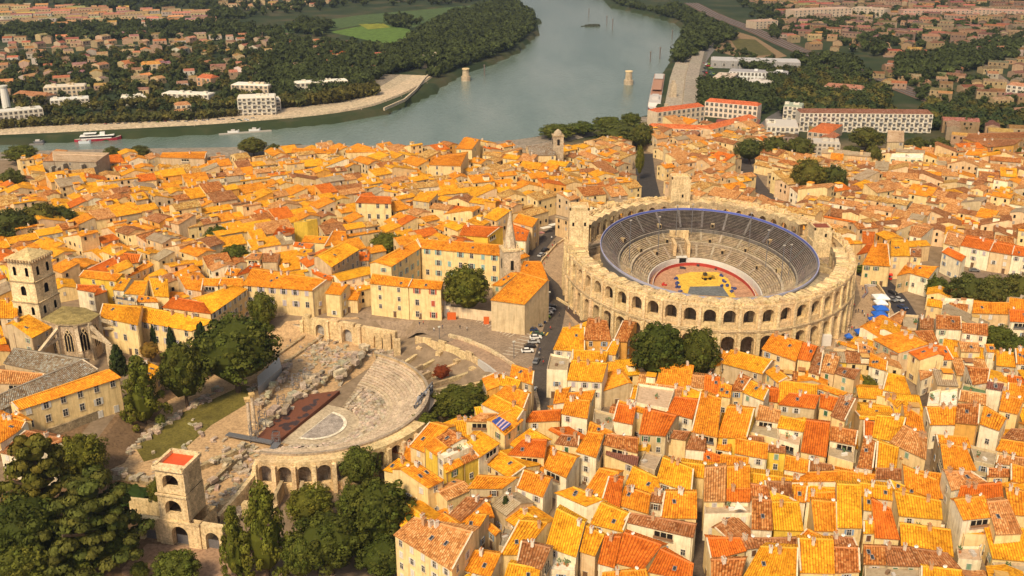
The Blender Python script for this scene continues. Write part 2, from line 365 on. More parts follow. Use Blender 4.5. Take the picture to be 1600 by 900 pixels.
# fields and bare ground far off (single sheets)
sheet('field', [(515, 50), (590, 36), (640, 46), (645, 60), (620, 73), (560, 60)], M['grass'], (.10, .17, .03), sub=60)
sheet('field', [(350, 50), (480, 36), (560, 24), (740, 8), (775, 12), (700, 30), (640, 44), (590, 35), (500, 50), (440, 52)], M['grass'], (.07, .11, .035), sub=80)
sheet('field', [(560, 38), (600, 37), (610, 43), (575, 46)], M['grass'], (.22, .23, .03), dz=.1, sub=60)
sheet('field', [(300, 108), (345, 102), (350, 112), (310, 116)], M['grass'], (.08, .12, .03), sub=60)
sheet('field', [(1120, 40), (1180, 58), (1230, 88), (1180, 98), (1120, 80), (1088, 60)], M['sand'], (.24, .16, .09), sub=40)
sheet('field', [(1140, 60), (1180, 62), (1210, 85), (1160, 90)], M['grass'], (.10, .09, .03), dz=.1, sub=60)
rail = [(1080, 5), (1120, 26), (1180, 48), (1240, 76), (1320, 105), (1400, 135), (1480, 165), (1620, 196)]
road('railway', rail, 22, M['asphalt'], (.15, .10, .075), dz=.2)
for k in (-7, -2.5, 2.5, 7):
    pts = [PG(*p) for p in rail]; nn = normals2(pts); mb = MB()
    for i in range(len(pts)-1): mb.beam(pts[i]+nn[i]*k+Vector((0, 0, .6)), pts[i+1]+nn[i+1]*k+Vector((0, 0, .6)), .8, .3, 0, (.08, .06, .05))
    kind(mb.obj('railway_track', [M['metal']]), 'structure')
road('avenue', [(1240, 170), (1205, 190), (1185, 225)], 14, M['asphalt'], (.13, .12, .12), dz=.1)
road('avenue', [(1070, 180), (1074, 130), (1090, 95), (1120, 60)], 16, M['asphalt'], (.17, .155, .15), dz=.12)
road('avenue', [(1390, 90), (1382, 70), (1365, 50), (1330, 40)], 12, M['asphalt'], (.28, .19, .14), dz=.1)
for rp, rw in (([(0, 152), (120, 141), (300, 122), (420, 112)], 7), ([(150, 58), (200, 95), (262, 150)], 6), ([(0, 78), (180, 70), (400, 74)], 7), ([(60, 100), (160, 92), (330, 96)], 6), ([(1420, 124), (1500, 104), (1610, 88)], 8), ([(1230, 30), (1330, 62), (1440, 92)], 8), ([(1480, 40), (1520, 90), (1600, 150)], 8)): road('suburb_road', rp, rw, M['asphalt'], (.20, .16, .13), dz=.15)
# occupancy map of the old town, 1 m cells
OX0, OY0, OW, OH = -480, 140, 1100, 620
OCC = np.zeros((OH, OW), bool); gx, gy = np.meshgrid(np.arange(OW)+OX0+.5, np.arange(OH)+OY0+.5)
def occ_poly(pl):
    x0 = int(min(p[0] for p in pl)-OX0)-1; x1 = int(max(p[0] for p in pl)-OX0)+2; y0 = int(min(p[1] for p in pl)-OY0)-1; y1 = int(max(p[1] for p in pl)-OY0)+2
    x0, x1, y0, y1 = max(0, x0), min(OW, x1), max(0, y0), min(OH, y1)
    if x1 <= x0 or y1 <= y0: return
    OCC[y0:y1, x0:x1] |= inpoly(gx[y0:y1, x0:x1], gy[y0:y1, x0:x1], pl)
def occ_px(pts): occ_poly([(p.x, p.y) for p in (PG(*q) for q in pts)])
def occ_line(pts, wd, px=True):
    pl = [PG(*q) for q in pts] if px else pts; pl = [(p[0], p[1]) for p in pl]
    global OCC; OCC |= segdist(gx, gy, pl, False) < wd/2
# ---------------------------------------------------------------- the Roman arena
ST = (.68, .505, .28); STD = (.47, .35, .205); STP = (.75, .57, .33)
def zfor(x, y, v):                      # height at which place x,y shows on image row v
    lo, hi = -15, 140
    c, s = math.cos(TH), math.sin(TH)
    for _ in range(40):
        z = (lo+hi)/2; d = y*c-(z-CH)*s; u = y*s+(z-CH)*c
        if 450-F*u/d > v: lo = z
        else: hi = z
    return z
arena = thing('roman_arena', 'huge oval stone arena with two tiers of arches and stepped seating', 'amphitheatre', (AC.x, AC.y, 0))
NB = 58; BROKEN = {10, 11, 12, 13, 14, 45, 46, 47}
def ell(a, b, t): return Vector((AC.x+b*math.sin(t), AC.y+a*math.cos(t), 0))
def arclen(a, b, n=2400):
    ts = [2*math.pi*i/n for i in range(n+1)]; L = [0]
    for i in range(n): L.append(L[-1]+(ell(a, b, ts[i+1])-ell(a, b, ts[i])).length)
    return ts, L
ts_, L_ = arclen(62.5, 52)
def t_at(l):
    l %= L_[-1]; return float(np.interp(l, L_, ts_))
def en(a, b, t): n = Vector((math.sin(t)*a, math.cos(t)*b, 0)); return n.normalized()
W_ = L_[-1]/NB
def wall_map(lc, aoff):
    def Fn(s, z, d):
        t = t_at(lc+s); p = ell(62.5, 52, t); n = en(62.5, 52, t); p = p+n*(d+aoff); p.z = z; return p
    return Fn
gap_bays = set()
for i in range(NB):
    lc = (i+.5)*W_; t = t_at(lc); south = math.cos(t) < -.2
    ragged = [0, .8, -.6, .4, 1.1, -.3][R.randrange(6)]
    col = jit(ST, .07)
    mb = MB(); Fn = wall_map(lc, 0); Fi = wall_map(lc, -4.6)
    arch_bay(mb, Fn, W_, -1, 12.2, 4.3, 0, 8.1, 2.4, 0, col, 8, False, False)
    for (z0, z1, d) in ((10.6, 11.2, 2.9), (11.2, 11.6, 3.2)):      # entablature between the tiers
        mb.poly([Fn(-W_/2, z0, d), Fn(W_/2, z0, d), Fn(W_/2, z1, d), Fn(-W_/2, z1, d)], 0, jit(STP, .05))
        mb.poly([Fn(-W_/2, z1, d), Fn(W_/2, z1, d), Fn(W_/2, z1, 2.2), Fn(-W_/2, z1, 2.2)], 0, jit(STD, .05))
        mb.poly([Fn(-W_/2, z0, 2.2), Fn(W_/2, z0, 2.2), Fn(W_/2, z0, d), Fn(-W_/2, z0, d)], 0, STD)
    mb.obj('arcade_bay', ['stone'], arena)
    mb = MB(); TZ = 20.3
    arch_bay(mb, Fn, W_, 11.2, 9.1, 3.9, 2.1, 5.3, 2.2, 0, col, 10, False, False)
    mb.poly([Fn(-W_/2, TZ-.9, 2.45), Fn(W_/2, TZ-.9, 2.45), Fn(W_/2, TZ, 2.45), Fn(-W_/2, TZ, 2.45)], 0, jit(STP, .05)); mb.poly([Fn(-W_/2, TZ-.9, 2.2), Fn(W_/2, TZ-.9, 2.2), Fn(W_/2, TZ-.9, 2.45), Fn(-W_/2, TZ-.9, 2.45)], 0, STD)
    mb.poly([Fn(-W_/2, TZ, 2.45), Fn(W_/2, TZ, 2.45), Fn(W_/2, TZ, -.2), Fn(-W_/2, TZ, -.2)], 0, jit(ST, .1))
    if i in BROKEN: pass
    else:
        arch_bay(mb, Fi, W_, 9, 10.4, 3.6, 1.5, 7.4, .9, 0, jit(STD, .1), 8, False, False)
        n_ = 6; vz = lambda k: 19.6+.8*math.sin(math.pi*k/n_); jv = [R.uniform(-.15, .15) for _ in range(n_+1)]
        for k in range(n_):
            s0, s1 = -W_/2+W_*k/n_, -W_/2+W_*(k+1)/n_; mb.poly([Fn(s0, vz(k)+jv[k], -.2), Fn(s1, vz(k+1)+jv[k+1], -.2), Fi(s1, vz(k+1)+jv[k], 0), Fi(s0, vz(k)+jv[k+1], 0)], 0, jit(ST, .12))
            mb.poly([Fi(s0, 19.2, 0), Fi(s1, 19.2, 0), Fi(s1, vz(k+1)+jv[k], 0), Fi(s0, vz(k)+jv[k+1], 0)], 0, jit(STD, .1))
    k = 6; amp = .35 if math.cos(t) < -.3 else .8
    for j in range(k):                 # broken crest: loose courses of different height
        s0 = -W_/2+W_*j/k; hh = max(.12, .35+amp*(.6+ragged*.5)+R.uniform(-.4, .4)); d0, d1 = R.uniform(-.1, .9), R.uniform(1.5, 2.4)
        q = [Fn(s0+.05, TZ, d0), Fn(s0+W_/k-.05, TZ, d0), Fn(s0+W_/k-.05, TZ, d1), Fn(s0+.05, TZ, d1)]
        T = [p+Vector((0, 0, hh)) for p in q]; cc = jit(ST, .12)
        for a in range(4): b_ = (a+1) % 4; mb.poly([q[a], q[b_], T[b_], T[a]], 0, cc)
        mb.poly(T, 0, cc)
    mb.obj('arcade_bay', ['stone'], arena)
    F2 = wall_map(i*W_, 0)             # engaged pier outside
    for z0, z1, wd, d in ((-1, 10.4, 1.25, 3.3), (11.6, 19.4, .95, 2.85)):
        mb = MB(); A = [F2(-wd/2, z0, 2.15), F2(-wd/2, z0, d), F2(wd/2, z0, d), F2(wd/2, z0, 2.15)]; T = [Vector((p.x, p.y, z1)) for p in A]
        cc = jit(STP, .1)
        for a in range(3): mb.poly([A[a], A[a+1], T[a+1], T[a]], 0, cc)
        mb.poly(T, 0, cc); mb.obj('pier', ['stone'], arena)
CY = [AC.y]
def ell2(a, b, t, z): return Vector((AC.x+b*math.sin(t), CY[0]+a*math.cos(t), z))
def ring(name, prof, mat, cols, seg=96, t0=0, t1=2*math.pi, parent=None, each=False, colf=None):
    """prof: [(a,b,z)]"""
    mbs = [MB() for _ in prof] if each else [MB()]
    for i in range(seg):
        ta, tb = t0+(t1-t0)*i/seg, t0+(t1-t0)*(i+1)/seg
        for j in range(len(prof)-1):
            m_ = mbs[j] if each else mbs[0]
            q0, q1 = prof[j], prof[j+1]; m_.poly([ell2(q0[0], q0[1], ta, q0[2]), ell2(q0[0], q0[1], tb, q0[2]), ell2(q1[0], q1[1], tb, q1[2]), ell2(q1[0], q1[1], ta, q1[2])], 0, jit(cols[j % len(cols)], .06) if not colf else colf(j, ta))
    return [m_.obj(name, [mat], parent or arena) for m_ in mbs if m_.f]
AI, BI = 33.5, 20.5
ZB = zfor(AC.x, 374+53.7, 322); ZF = zfor(AC.x, 374-53.7, 466); print('stand height', ZB, ZF)
ZR = (ZB+ZF)/2
# gallery between facade and seating: outer corridor floor, vault crowns, radial walls
ring('gallery_floor', [(62.4, 51.9, 12.4), (57.5, 47.0, 12.0), (57.5, 47.0, 7.5)], 'rubble', [(.36, .27, .185), (.36, .27, .185)])
ring('ground_gallery', [(62.5, 52, .1), (56, 46, .1)], 'sand', [(.25, .18, .12)])
# inner wall of the gallery seen through the arches
ring('gallery_wall', [(57.2, 46.7, -1), (57.2, 46.7, 11.0), (56.4, 45.9, 11.0), (56.4, 45.9, 8)], 'rubble', [(.40, .30, .20), (.36, .28, .19)], 120)
nrad = NB
for i in range(nrad):
    l = (i)*W_; t = t_at(l); p0 = ell(62.5, 52, t); n = en(62.5, 52, t)
    mb = MB(); h = R.choice([11.5, 12.5, 13.5, 14.5]) if i % 2 else R.choice([11, 12, 13]); dlt = -11.5
    a = p0+n*(-5.2); b_ = p0+n*dlt; tx = Vector((-n.y, n.x, 0))*.7; c = jit(STD, .12)
    q = [a+tx, a-tx, b_-tx, b_+tx]; z1 = [h, h, h+2.0, h+2.0]
    A = [Vector((p.x, p.y, 5)) for p in q]; T = [Vector((p.x, p.y, z)) for p, z in zip(q, z1)]
    for a_ in range(4): b2 = (a_+1) % 4; mb.poly([A[a_], A[b2], T[b2], T[a_]], 0, c)
    mb.poly(T, 0, c); mb.obj('radial_wall', ['rubble'], arena)
for i in range(60):
    mb = MB(); ta, tb = 2*math.pi*i/60, 2*math.pi*(i+1)/60; tz = lambda t: 11.8+(ZR-2.6-11.8)*sst(.1, .7, -math.cos(t)); c = jit((.42, .33, .225), .12)
    mb.poly([ell2(57.4, 46.9, ta, tz(ta)), ell2(57.4, 46.9, tb, tz(tb)), ell2(51.6, 39.9, tb, tz(tb)+1.0), ell2(51.6, 39.9, ta, tz(ta)+1.0)], 0, c); mb.poly([ell2(57.4, 46.9, ta, tz(ta)), ell2(57.4, 46.9, tb, tz(tb)), ell2(57.4, 46.9, tb, 5), ell2(57.4, 46.9, ta, 5)], 0, c); mb.obj('gallery_terrace', ['rubble'], arena)
# seating
CY[0] = 374.0
def off(o, z): return (AI+o, BI+o, z)
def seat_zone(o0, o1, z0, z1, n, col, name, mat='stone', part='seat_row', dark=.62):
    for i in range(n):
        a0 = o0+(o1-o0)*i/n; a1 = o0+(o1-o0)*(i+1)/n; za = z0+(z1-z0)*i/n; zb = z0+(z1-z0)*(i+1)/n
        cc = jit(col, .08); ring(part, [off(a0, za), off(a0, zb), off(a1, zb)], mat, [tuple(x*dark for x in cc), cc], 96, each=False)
ring('arena_wall', [off(-1.2, .2), off(-1.2, 1.6), off(-1.0, 1.6), off(-1.0, 0)], 'paint', [(.42, .05, .035), (.7, .65, .58)], 96)      # red fence of the ring
ring('arena_wall', [off(.6, 0), off(.6, 3.0), off(1.2, 3.0)], 'paint', [(.72, .69, .64), (.6, .55, .5)], 96)
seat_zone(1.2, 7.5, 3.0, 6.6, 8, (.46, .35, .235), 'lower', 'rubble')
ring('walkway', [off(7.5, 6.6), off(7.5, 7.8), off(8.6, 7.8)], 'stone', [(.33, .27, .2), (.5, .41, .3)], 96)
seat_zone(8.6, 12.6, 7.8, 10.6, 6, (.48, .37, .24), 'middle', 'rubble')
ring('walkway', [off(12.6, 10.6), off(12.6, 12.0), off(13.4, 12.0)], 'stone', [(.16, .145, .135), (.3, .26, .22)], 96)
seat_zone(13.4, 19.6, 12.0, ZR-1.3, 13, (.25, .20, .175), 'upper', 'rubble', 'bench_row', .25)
ring('stand_rim', [off(19.6, ZR-1.3), off(20.2, ZR-1.3), off(20.2, 9.5)], 'metal', [(.2, .2, .22), (.1, .09, .09)], 96)
ring('blue_fence', [off(20.3, ZR-1.3), off(20.3, ZR-.5), off(20.0, ZR-.5), off(20.0, ZR-1.3)], 'paint', [(.42, .42, .52), (.34, .34, .56), (.10, .13, .45)], 120)
# radial stairs as sloping strips, vomitories
def on_slope(o):
    P_ = [(1.2, 3.0), (7.5, 6.6), (7.51, 7.8), (8.6, 7.8), (12.6, 10.6), (12.61, 12.0), (13.4, 12), (19.6, ZR-1.3)]
    return float(np.interp(o, [p[0] for p in P_], [p[1] for p in P_]))
for k in range(24):
    t = 2*math.pi*(k+.5)/24
    for o0, o1, cc in ((1.4, 7.4, (.36, .29, .215)), (8.8, 12.5, (.34, .275, .2)), (13.6, 19.4, (.15, .135, .13))):
        mb = MB(); tt = t+(.06 if o0 > 8 else 0); a = ell2(AI+o0, BI+o0, tt, on_slope(o0)+.35); b_ = ell2(AI+o1, BI+o1, tt, on_slope(o1)+.3)
        mb.beam(a, b_, .9, .25, 0, jit(cc, .1)); mb.obj('stair', ['stone'], arena)
for k, (t, o) in enumerate([(x, 9.0) for x in (-.32, .32, .85, -.85, 1.5, 2.1, -1.5)]+[(x, 14.5) for x in (-.35, .02+.3, 1.05, -1.0)]+[(x, 5.5) for x in (.55, -.6, 1.2)]):
    p = ell2(AI+o, BI+o, t, on_slope(o)-.3); mb = MB(); n = Vector((p.x-AC.x, p.y-374, 0)).normalized(); a = math.atan2(n.y, n.x)+math.pi/2
    mb.box((p.x, p.y, p.z), (1.5, 1.9, 1.7), a, 0, jit(STD, .1)); q = p-n*.98; mb.box((q.x, q.y, p.z+.2), (1.1, .06, 1.3), a, 1); mb.obj('vomitory', ['stone', 'dark'], arena)
# the north gate tunnel through the seating
mb = MB(); g = Vector((AC.x-3.5, AC.y, 0)); ya = 374+AI+1; yb = 374+AI+9.5
for sx in (-1, 1): mb.box((g.x+sx*2.9, (ya+yb)/2, 0), (1.3, yb-ya+.5, 9.2), 0, 0, jit(ST, .08))
Fg = lambda s, z, d: Vector((g.x+s, yb+d, z))
arch_bay(mb, Fg, 8.2, 0, 12.0, 4.4, 0, 7.0, 1.4, 0, jit(ST, .05), 10)
mb.box((g.x, yb+1.6, 0), (4.6, .1, 10), 0, 1); mb.box((g.x, (ya+yb)/2, .2), (4.4, yb-ya, .15), 0, 1)
mb.box((g.x, ya+.2, 3.2), (4.6, 2.6, .5), 0, 2, (.62, .6, .56)); mb.box((g.x, ya-1.15, .3), (3.6, .1, 2.9), 0, 1); mb.obj('gate', ['stone', 'dark', 'paint'], arena)
# sand
mb = MB(); mb.poly([ell2(AI+.6, BI+.6, 2*math.pi*i/64, .22) for i in range(64)], 0, (.50, .27, .16)); kind(mb.obj('arena_sand', ['sand'], arena), 'structure')
tow = []
def tower_at(cx, cy, vtop, wx, wy, name, label, rot=0, windows=((0, .7),)):
    zt = zfor(cx, cy, vtop); mb = MB(); c = jit(STP, .03)
    mb.box((cx, cy, 10), (wx+.5, wy+.5, 8.5), rot, 0, c); mb.box((cx, cy, 18.5), (wx, wy, zt-18.5), rot, 0, c)
    t = mb.obj(name, ['stone'], arena); t['label'] = label
    mb = MB()
    for sx, sy, lx, ly in ((0, -1, wx, .5), (0, 1, wx, .5), (-1, 0, .5, wy), (1, 0, .5, wy)):
        mb.box((cx+sx*(wx/2-.25), cy+sy*(wy/2-.25), zt), (lx+.06, ly+.06, .9), rot, 0, jit(ST, .1))
    mb.obj('parapet', ['stone'], t, org=(AC.x, AC.y, 0))
    for dx, fz in windows:
        mb = MB(); mb.box((cx+dx*wx/2, cy-wy/2-.03, 18.5+(zt-18.5)*fz), (.8, .1, 1.4), rot, 0); mb.obj('window', ['dark'], t, org=(AC.x, AC.y, 0))
    return zt
print('towers', tower_at(AC.x-49.5, AC.y, 324, 7.4, 8.5, 'tower', 'pale square tower on the left rim of the arena', 0, ((-.6, .62), (.6, .62))),
      tower_at(AC.x-1, AC.y+61.5, 277, 8.5, 7, 'tower', 'square tower on the far rim of the arena', 0, ((.2, .3),)),
      tower_at(AC.x+47.2, AC.y+11, 355, 7.0, 8.0, 'tower', 'square tower with red roof on the right rim of the arena', 0, ((.3, .4),)))
zt = zfor(AC.x+47.2, AC.y+11, 355); mb = MB(); mb.box((AC.x+47.2, AC.y+11, zt+.25), (5.8, 6.8, .25), 0, 0, (.42, .13, .09)); mb.obj('tower_roof', ['roof'], arena)
# lamp masts in the arena
LI = list(range(8)); LMP = ['leftmost of all, tall', 'second from the left', 'left one of the pair behind the gate', 'right one of the pair behind the gate', 'first right of the gate pair', 'third from the right', 'rightmost but one', 'rightmost of all']
for u, v, h in ((983, 410, 17), (1028, 395, 15), (1056, 368, 13), (1080, 366, 13), (1170, 385, 14), (1196, 418, 15), (1220, 440, 14), (1232, 430, 12)):
    z = 11.5; b_ = P(u, v, z); m_ = thing('lamp_mast', f'lamp mast on the arena seating, {LMP[LI.pop(0)]}', 'lamp mast', tuple(b_), 'lamp masts around the arena seating')
    mb = MB(); mb.cyl((b_.x, b_.y, b_.z), .16, h, 6, 0); mb.obj('pole', ['metal'], m_)
    mb = MB(); mb.box((b_.x, b_.y, b_.z+h), (.9, .4, .4), 0, 0, (.4, .36, .32)); mb.obj('lamp', ['paint'], m_)
# work in the ring
def onsand(u, v, z=.25): return P(u, v, z)
mb = MB(); q = [onsand(*x) for x in ((1056, 430), (1080, 425), (1122, 425), (1138, 436), (1150, 466), (1070, 458), (1060, 448))]; mb.poly([(p.x, p.y, .27) for p in q], 0, (.78, .48, .07))
tag(mb.obj('yellow_mat', ['sand']), 'yellow floor sheet spread over the middle of the arena sand', 'floor sheet')
mb = MB(); q = [onsand(*x) for x in ((1078, 448), (1128, 447), (1140, 464), (1074, 460))]; mb.poly([(p.x, p.y, .29) for p in q], 0, (.16, .17, .18))
tag(mb.obj('grey_mat', ['sand']), 'grey floor sheet at the front of the arena sand', 'floor sheet')
lo = onsand(1104, 436); ld = thing('loader', 'small yellow wheel loader parked on the yellow sheet', 'loader', tuple(lo))
mb = MB(); mb.box((lo.x, lo.y, .9), (3.4, 1.7, 1.0), .3, 0, (.55, .33, .03)); mb.box((lo.x-.8, lo.y-.2, 1.9), (1.4, 1.4, 1.1), .3, 1); mb.obj('body', ['paint', 'glass'], ld)
mb = MB(); mb.box((lo.x+2.6, lo.y+.8, .5), (.9, 2.1, .9), .3, 0, (.3, .2, .03)); mb.beam((lo.x+1, lo.y+.3, 1.4), (lo.x+2.5, lo.y+.8, .9), .4, .3, 0, (.4, .25, .03)); mb.obj('bucket', ['paint'], ld)
for sx in (-1.1, 1.1):
    for sy in (-.9, .9):
        mb = MB(); c, s = math.cos(.3), math.sin(.3); x = lo.x+sx*c-sy*s; y = lo.y+sx*s+sy*c; mb.cyl((x, y, .25), .6, .9, 8, 0); mb.obj('wheel', ['dark'], ld)
for k, (u, v, cc) in enumerate([(1057, 436, 0), (1059, 444, 0), (1060, 450, 0), (1063, 457, 0), (1068, 420, 1), (1091, 416, 1), (1129, 432, 0), (1133, 440, 0), (1137, 448, 0), (1141, 456, 0), (1120, 420, 1), (1146, 452, 0), (1037, 446, 2), (1128, 447, 0)]):
    p = onsand(u, v); mb = MB(); a = R.uniform(0, 3)
    for j in range(3): mb.box((p.x+R.uniform(-.8, .8), p.y+R.uniform(-1, 1), .3), (R.uniform(.6, 1.6), R.uniform(.5, .9), R.uniform(.4, .9)), a+j*.4, 0, [(.05, .07, .22), (.05, .05, .06), (.5, .04, .03)][cc])
    tag(mb.obj('crate_pile', ['paint']), ['pile of blue crates ', 'black equipment cases ', 'red crates '][cc]+['topmost on the left edge of the yellow sheet', 'second down on the left edge of the yellow sheet', 'third down on the left edge of the yellow sheet', 'lowest on the left edge of the yellow sheet', 'at the left of the ring near the gate', 'in front of the ring gate', 'topmost on the right edge of the yellow sheet', 'second down on the right edge of the yellow sheet', 'third down on the right edge of the yellow sheet', 'lowest on the right edge of the yellow sheet', 'at the right of the ring near the gate', 'apart on the sand at the far right', 'apart on the sand at the far left', 'between the loader and the right edge'][k], 'crates', 'crates and cases stacked in the ring')
occ_poly([(ell(77, 62, 2*math.pi*i/40).x, ell(77, 62, 2*math.pi*i/40).y) for i in range(40)])
# ---------------------------------------------------------------- the ancient theatre
th = thing('ancient_theatre', 'ruined stone theatre with fan of stepped seats and arcaded outer wall', 'theatre', (TC.x, TC.y, -5))
ZT = -5.0; AX = math.atan2(-.40, .915)           # direction the seating opens away from the stage
def pol(r, a, z): return Vector((TC.x+r*math.cos(AX+a), TC.y+r*math.sin(AX+a), z))
H2 = math.pi/2
def tring(name, prof, mat, cols, a0=-H2, a1=H2, seg=40, j_=.06, parent=None):
    mb = MB()
    for i in range(seg):
        x, y = a0+(a1-a0)*i/seg, a0+(a1-a0)*(i+1)/seg
        for j in range(len(prof)-1):
            (r0, z0), (r1, z1) = prof[j], prof[j+1]; mb.poly([pol(r0, x, z0), pol(r0, y, z0), pol(r1, y, z1), pol(r1, x, z1)], 0, jit(cols[j % len(cols)], j_))
    return mb.obj(name, [mat], parent or th)
SE = (.55, .43, .31)
for i in range(22):                                   # seat rows; the lower ones are broken
    r0 = 13+i*.94; z0 = ZT+.6+i*.40
    if i < 9:
        seg = 34
        for k in range(1):
            mb = MB()
            for q in range(seg):
                if R.random() < .12: continue
                x, y = -1.45+2.9*q/seg, -1.45+2.9*(q+R.uniform(.6, .98))/seg; zz = z0+.4+R.uniform(-.25, .2); rr = r0+R.uniform(-.2, .2); c = jit((.58, .47, .36), .2)
                a, b_, c2, d = pol(rr, x, zz), pol(rr, y, zz), pol(rr+.9, y, zz), pol(rr+.9, x, zz); dn = Vector((0, 0, -.9))
                mb.poly([a, b_, c2, d], 0, c); mb.poly([a+dn, b_+dn, b_, a], 0, c); mb.poly([a, d, d+dn, a+dn], 0, c); mb.poly([b_, c2, c2+dn, b_+dn], 0, c)
            kind(mb.obj('broken_seats', ['rubble'], th), 'stuff')
        tring('seat_bed', [(r0, z0), (r0+.94, z0+.1)], 'rubble', [(.42, .32, .22)], -1.5, 1.5, 30, .15)
    else:
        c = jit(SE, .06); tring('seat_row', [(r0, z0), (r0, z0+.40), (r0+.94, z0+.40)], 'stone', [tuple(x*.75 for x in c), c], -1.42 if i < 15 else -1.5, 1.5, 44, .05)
ZS = ZT+.6+22*.40
tring('rim_wall', [(33.7, ZS), (33.7, ZS+.9), (34.6, ZS+.9), (34.6, ZT-1)], 'stone', [STD, (.36, .29, .22), (.4, .31, .22)], -1.42, 1.55, 50)
mb = MB(); wpts = [pol(36.4, -1.41, ZS-.3), P(395, 742, 1.0), P(368, 775, -1.5), P(340, 806, -3.2)]
for i in range(3):
    a, b_ = wpts[i], wpts[i+1]; n = Vector((b_.y-a.y, a.x-b_.x, 0)).normalized()*.6
    mb.poly([a-n, b_-n, b_+n, a+n], 0, jit(ST)); mb.poly([(a.x-n.x, a.y-n.y, -7), (b_.x-n.x, b_.y-n.y, -7), b_-n, a-n], 0, jit(ST)); mb.poly([(a.x+n.x, a.y+n.y, -7), (b_.x+n.x, b_.y+n.y, -7), b_+n, a+n], 0, jit(ST))
mb.obj('sloping_wall', ['stone'], th)
# orchestra: pale arc and grey marble
mb = MB()
for i in range(26):
    a0, a1 = -H2+math.pi*i/26, -H2+math.pi*(i+1)/26
    mb.poly([pol(8.2, a0, ZT+.42), pol(8.2, a1, ZT+.42), pol(9.2, a1, ZT+.42), pol(9.2, a0, ZT+.42)], 0, (.82, .74, .6))
mb.poly([pol(9.1, -H2, ZT+.31), pol(9.1, H2, ZT+.31), pol(9.1, H2, ZT+.31)+Vector((-.5, -.2, 0)), pol(9.1, -H2, ZT+.31)+Vector((-.5, -.2, 0))], 0, (.66, .58, .46)); mb.obj('orchestra_kerb', ['stone'], th)
mb = MB(); mb.poly([pol(8.3*1.0, -H2+math.pi*i/16, ZT+.26) for i in range(17)], 0, (.42, .36, .32)); mb.obj('marble_floor', ['rubble'], th)
mb = MB(); mb.poly([pol(13, -H2+math.pi*i/20, ZT+.2) for i in range(21)]+[pol(13, H2, ZT+.2)+Vector((-4, 1.6, 0)), pol(13, -H2, ZT+.2)+Vector((-4, 1.6, 0))], 0, (.50, .40, .28)); mb.obj('orchestra_floor', ['sand'], th)
# stage deck
sA, sB, sC, sD = [P(u, v, ZT+1.3) for u, v in ((401, 684), (432, 691), (531, 610), (462, 619))]
st = thing('stage_deck', 'rust brown wooden stage deck stained with dark patches in front of the theatre seats', 'stage', tuple(sA))
mb = MB(); mb.prism([sA, sB, sC, sD], ZT, ZT+1.3, 0, (.17, .065, .04)); mb.obj('deck', ['rust'], st)
for k in range(26):
    a, b_ = R.uniform(.08, .9), R.uniform(.08, .92); p = (sA.lerp(sB, a)).lerp(sD.lerp(sC, a), b_); mb = MB(); n = 9; rx, ry = R.uniform(.6, 1.9), R.uniform(.5, 1.3); ro = R.uniform(0, 3)
    pts = []
    for i in range(n): an = 2*math.pi*i/n; k2 = R.uniform(.7, 1.15); x, y = rx*k2*math.cos(an), ry*k2*math.sin(an); pts.append((p.x+x*math.cos(ro)-y*math.sin(ro), p.y+x*math.sin(ro)+y*math.cos(ro), ZT+1.31+k*.0015))
    mb.poly(pts, 0, (.05, .03, .03)); mb.obj('stain', ['paint'], st)
mb = MB(); mb.beam(sB+Vector((.3, -.2, 0)), P(392, 752, ZT+1.2), 2.2, .3, 0, (.2, .19, .19)); mb.beam(sB+Vector((-1, -.2, 0)), P(355, 678, ZT+1.2), 2.0, .3, 0, (.2, .19, .19)); mb.obj('ramp', ['metal'], st)
for k, (u, v, h) in enumerate([(463, 612, 6), (440, 640, 5), (412, 672, 7), (398, 690, 6), (432, 696, 4), (480, 600, 5)]):
    p = P(u, v, ZT); t = thing('scaffold_tower', 'thin grey scaffold tower '+['at the top corner of the brown stage', 'halfway along the back of the stage', 'nearest behind the marble columns', 'at the lower left corner of the stage', 'at the front corner by the ramp', 'farthest, beyond the stage end'][k], 'scaffold', tuple(p), 'scaffold towers around the stage'); mb = MB(); c = [(-1, -1), (1, -1), (1, 1), (-1, 1)]
    for x, y in c: mb.beam((p.x+x, p.y+y, ZT), (p.x+x, p.y+y, ZT+h), .14, .14)
    mb.obj('post', ['metal'], t); mb = MB()
    for z in range(1, int(h)+1):
        for i in range(4): a, b_ = c[i], c[(i+1) % 4]; mb.beam((p.x+a[0], p.y+a[1], ZT+z), (p.x+b_[0], p.y+b_[1], ZT+z-(1 if z % 2 else 0)), .1, .1)
    mb.obj('brace', ['metal'], t)
# outer arcade on the south side of the seating
NA = 10; a_s, a_e = -1.40, -.02; rA = 36.6
for i in range(NA):
    ac = a_s+(a_e-a_s)*(i+.5)/NA; wb = rA*(a_e-a_s)/NA
    def Fn(s, z, d, ac=ac): return pol(rA+d, ac+s/rA, z)
    mb = MB(); c = jit(ST, .08); arch_bay(mb, Fn, wb, ZS-7.3, 7.6, wb*.70, .7, 4.6, 1.6, 0, c, 10, True, False)
    mb.poly([Fn(-wb/2, ZS+.3, -2.2), Fn(wb/2, ZS+.3, -2.2), Fn(wb/2, ZS+.3, 0), Fn(-wb/2, ZS+.3, 0)], 0, c)
    mb.poly([Fn(-wb/2, ZT-1, 1.6), Fn(wb/2, ZT-1, 1.6), Fn(wb/2, ZS-7.3, 1.6), Fn(-wb/2, ZS-7.3, 1.6)], 0, jit(ST, .08))
    mb.obj('arcade_bay', ['stone'], th)
    mb = MB(); p = pol(rA+2.0, a_s+(a_e-a_s)*i/NA, ZT-2); mb.box((p.x, p.y, ZT-2), (1.1, 1.3, ZS-.6-ZT+2), AX+a_s+(a_e-a_s)*i/NA+H2, 0, jit(STP, .08)); mb.obj('pier', ['stone'], th)
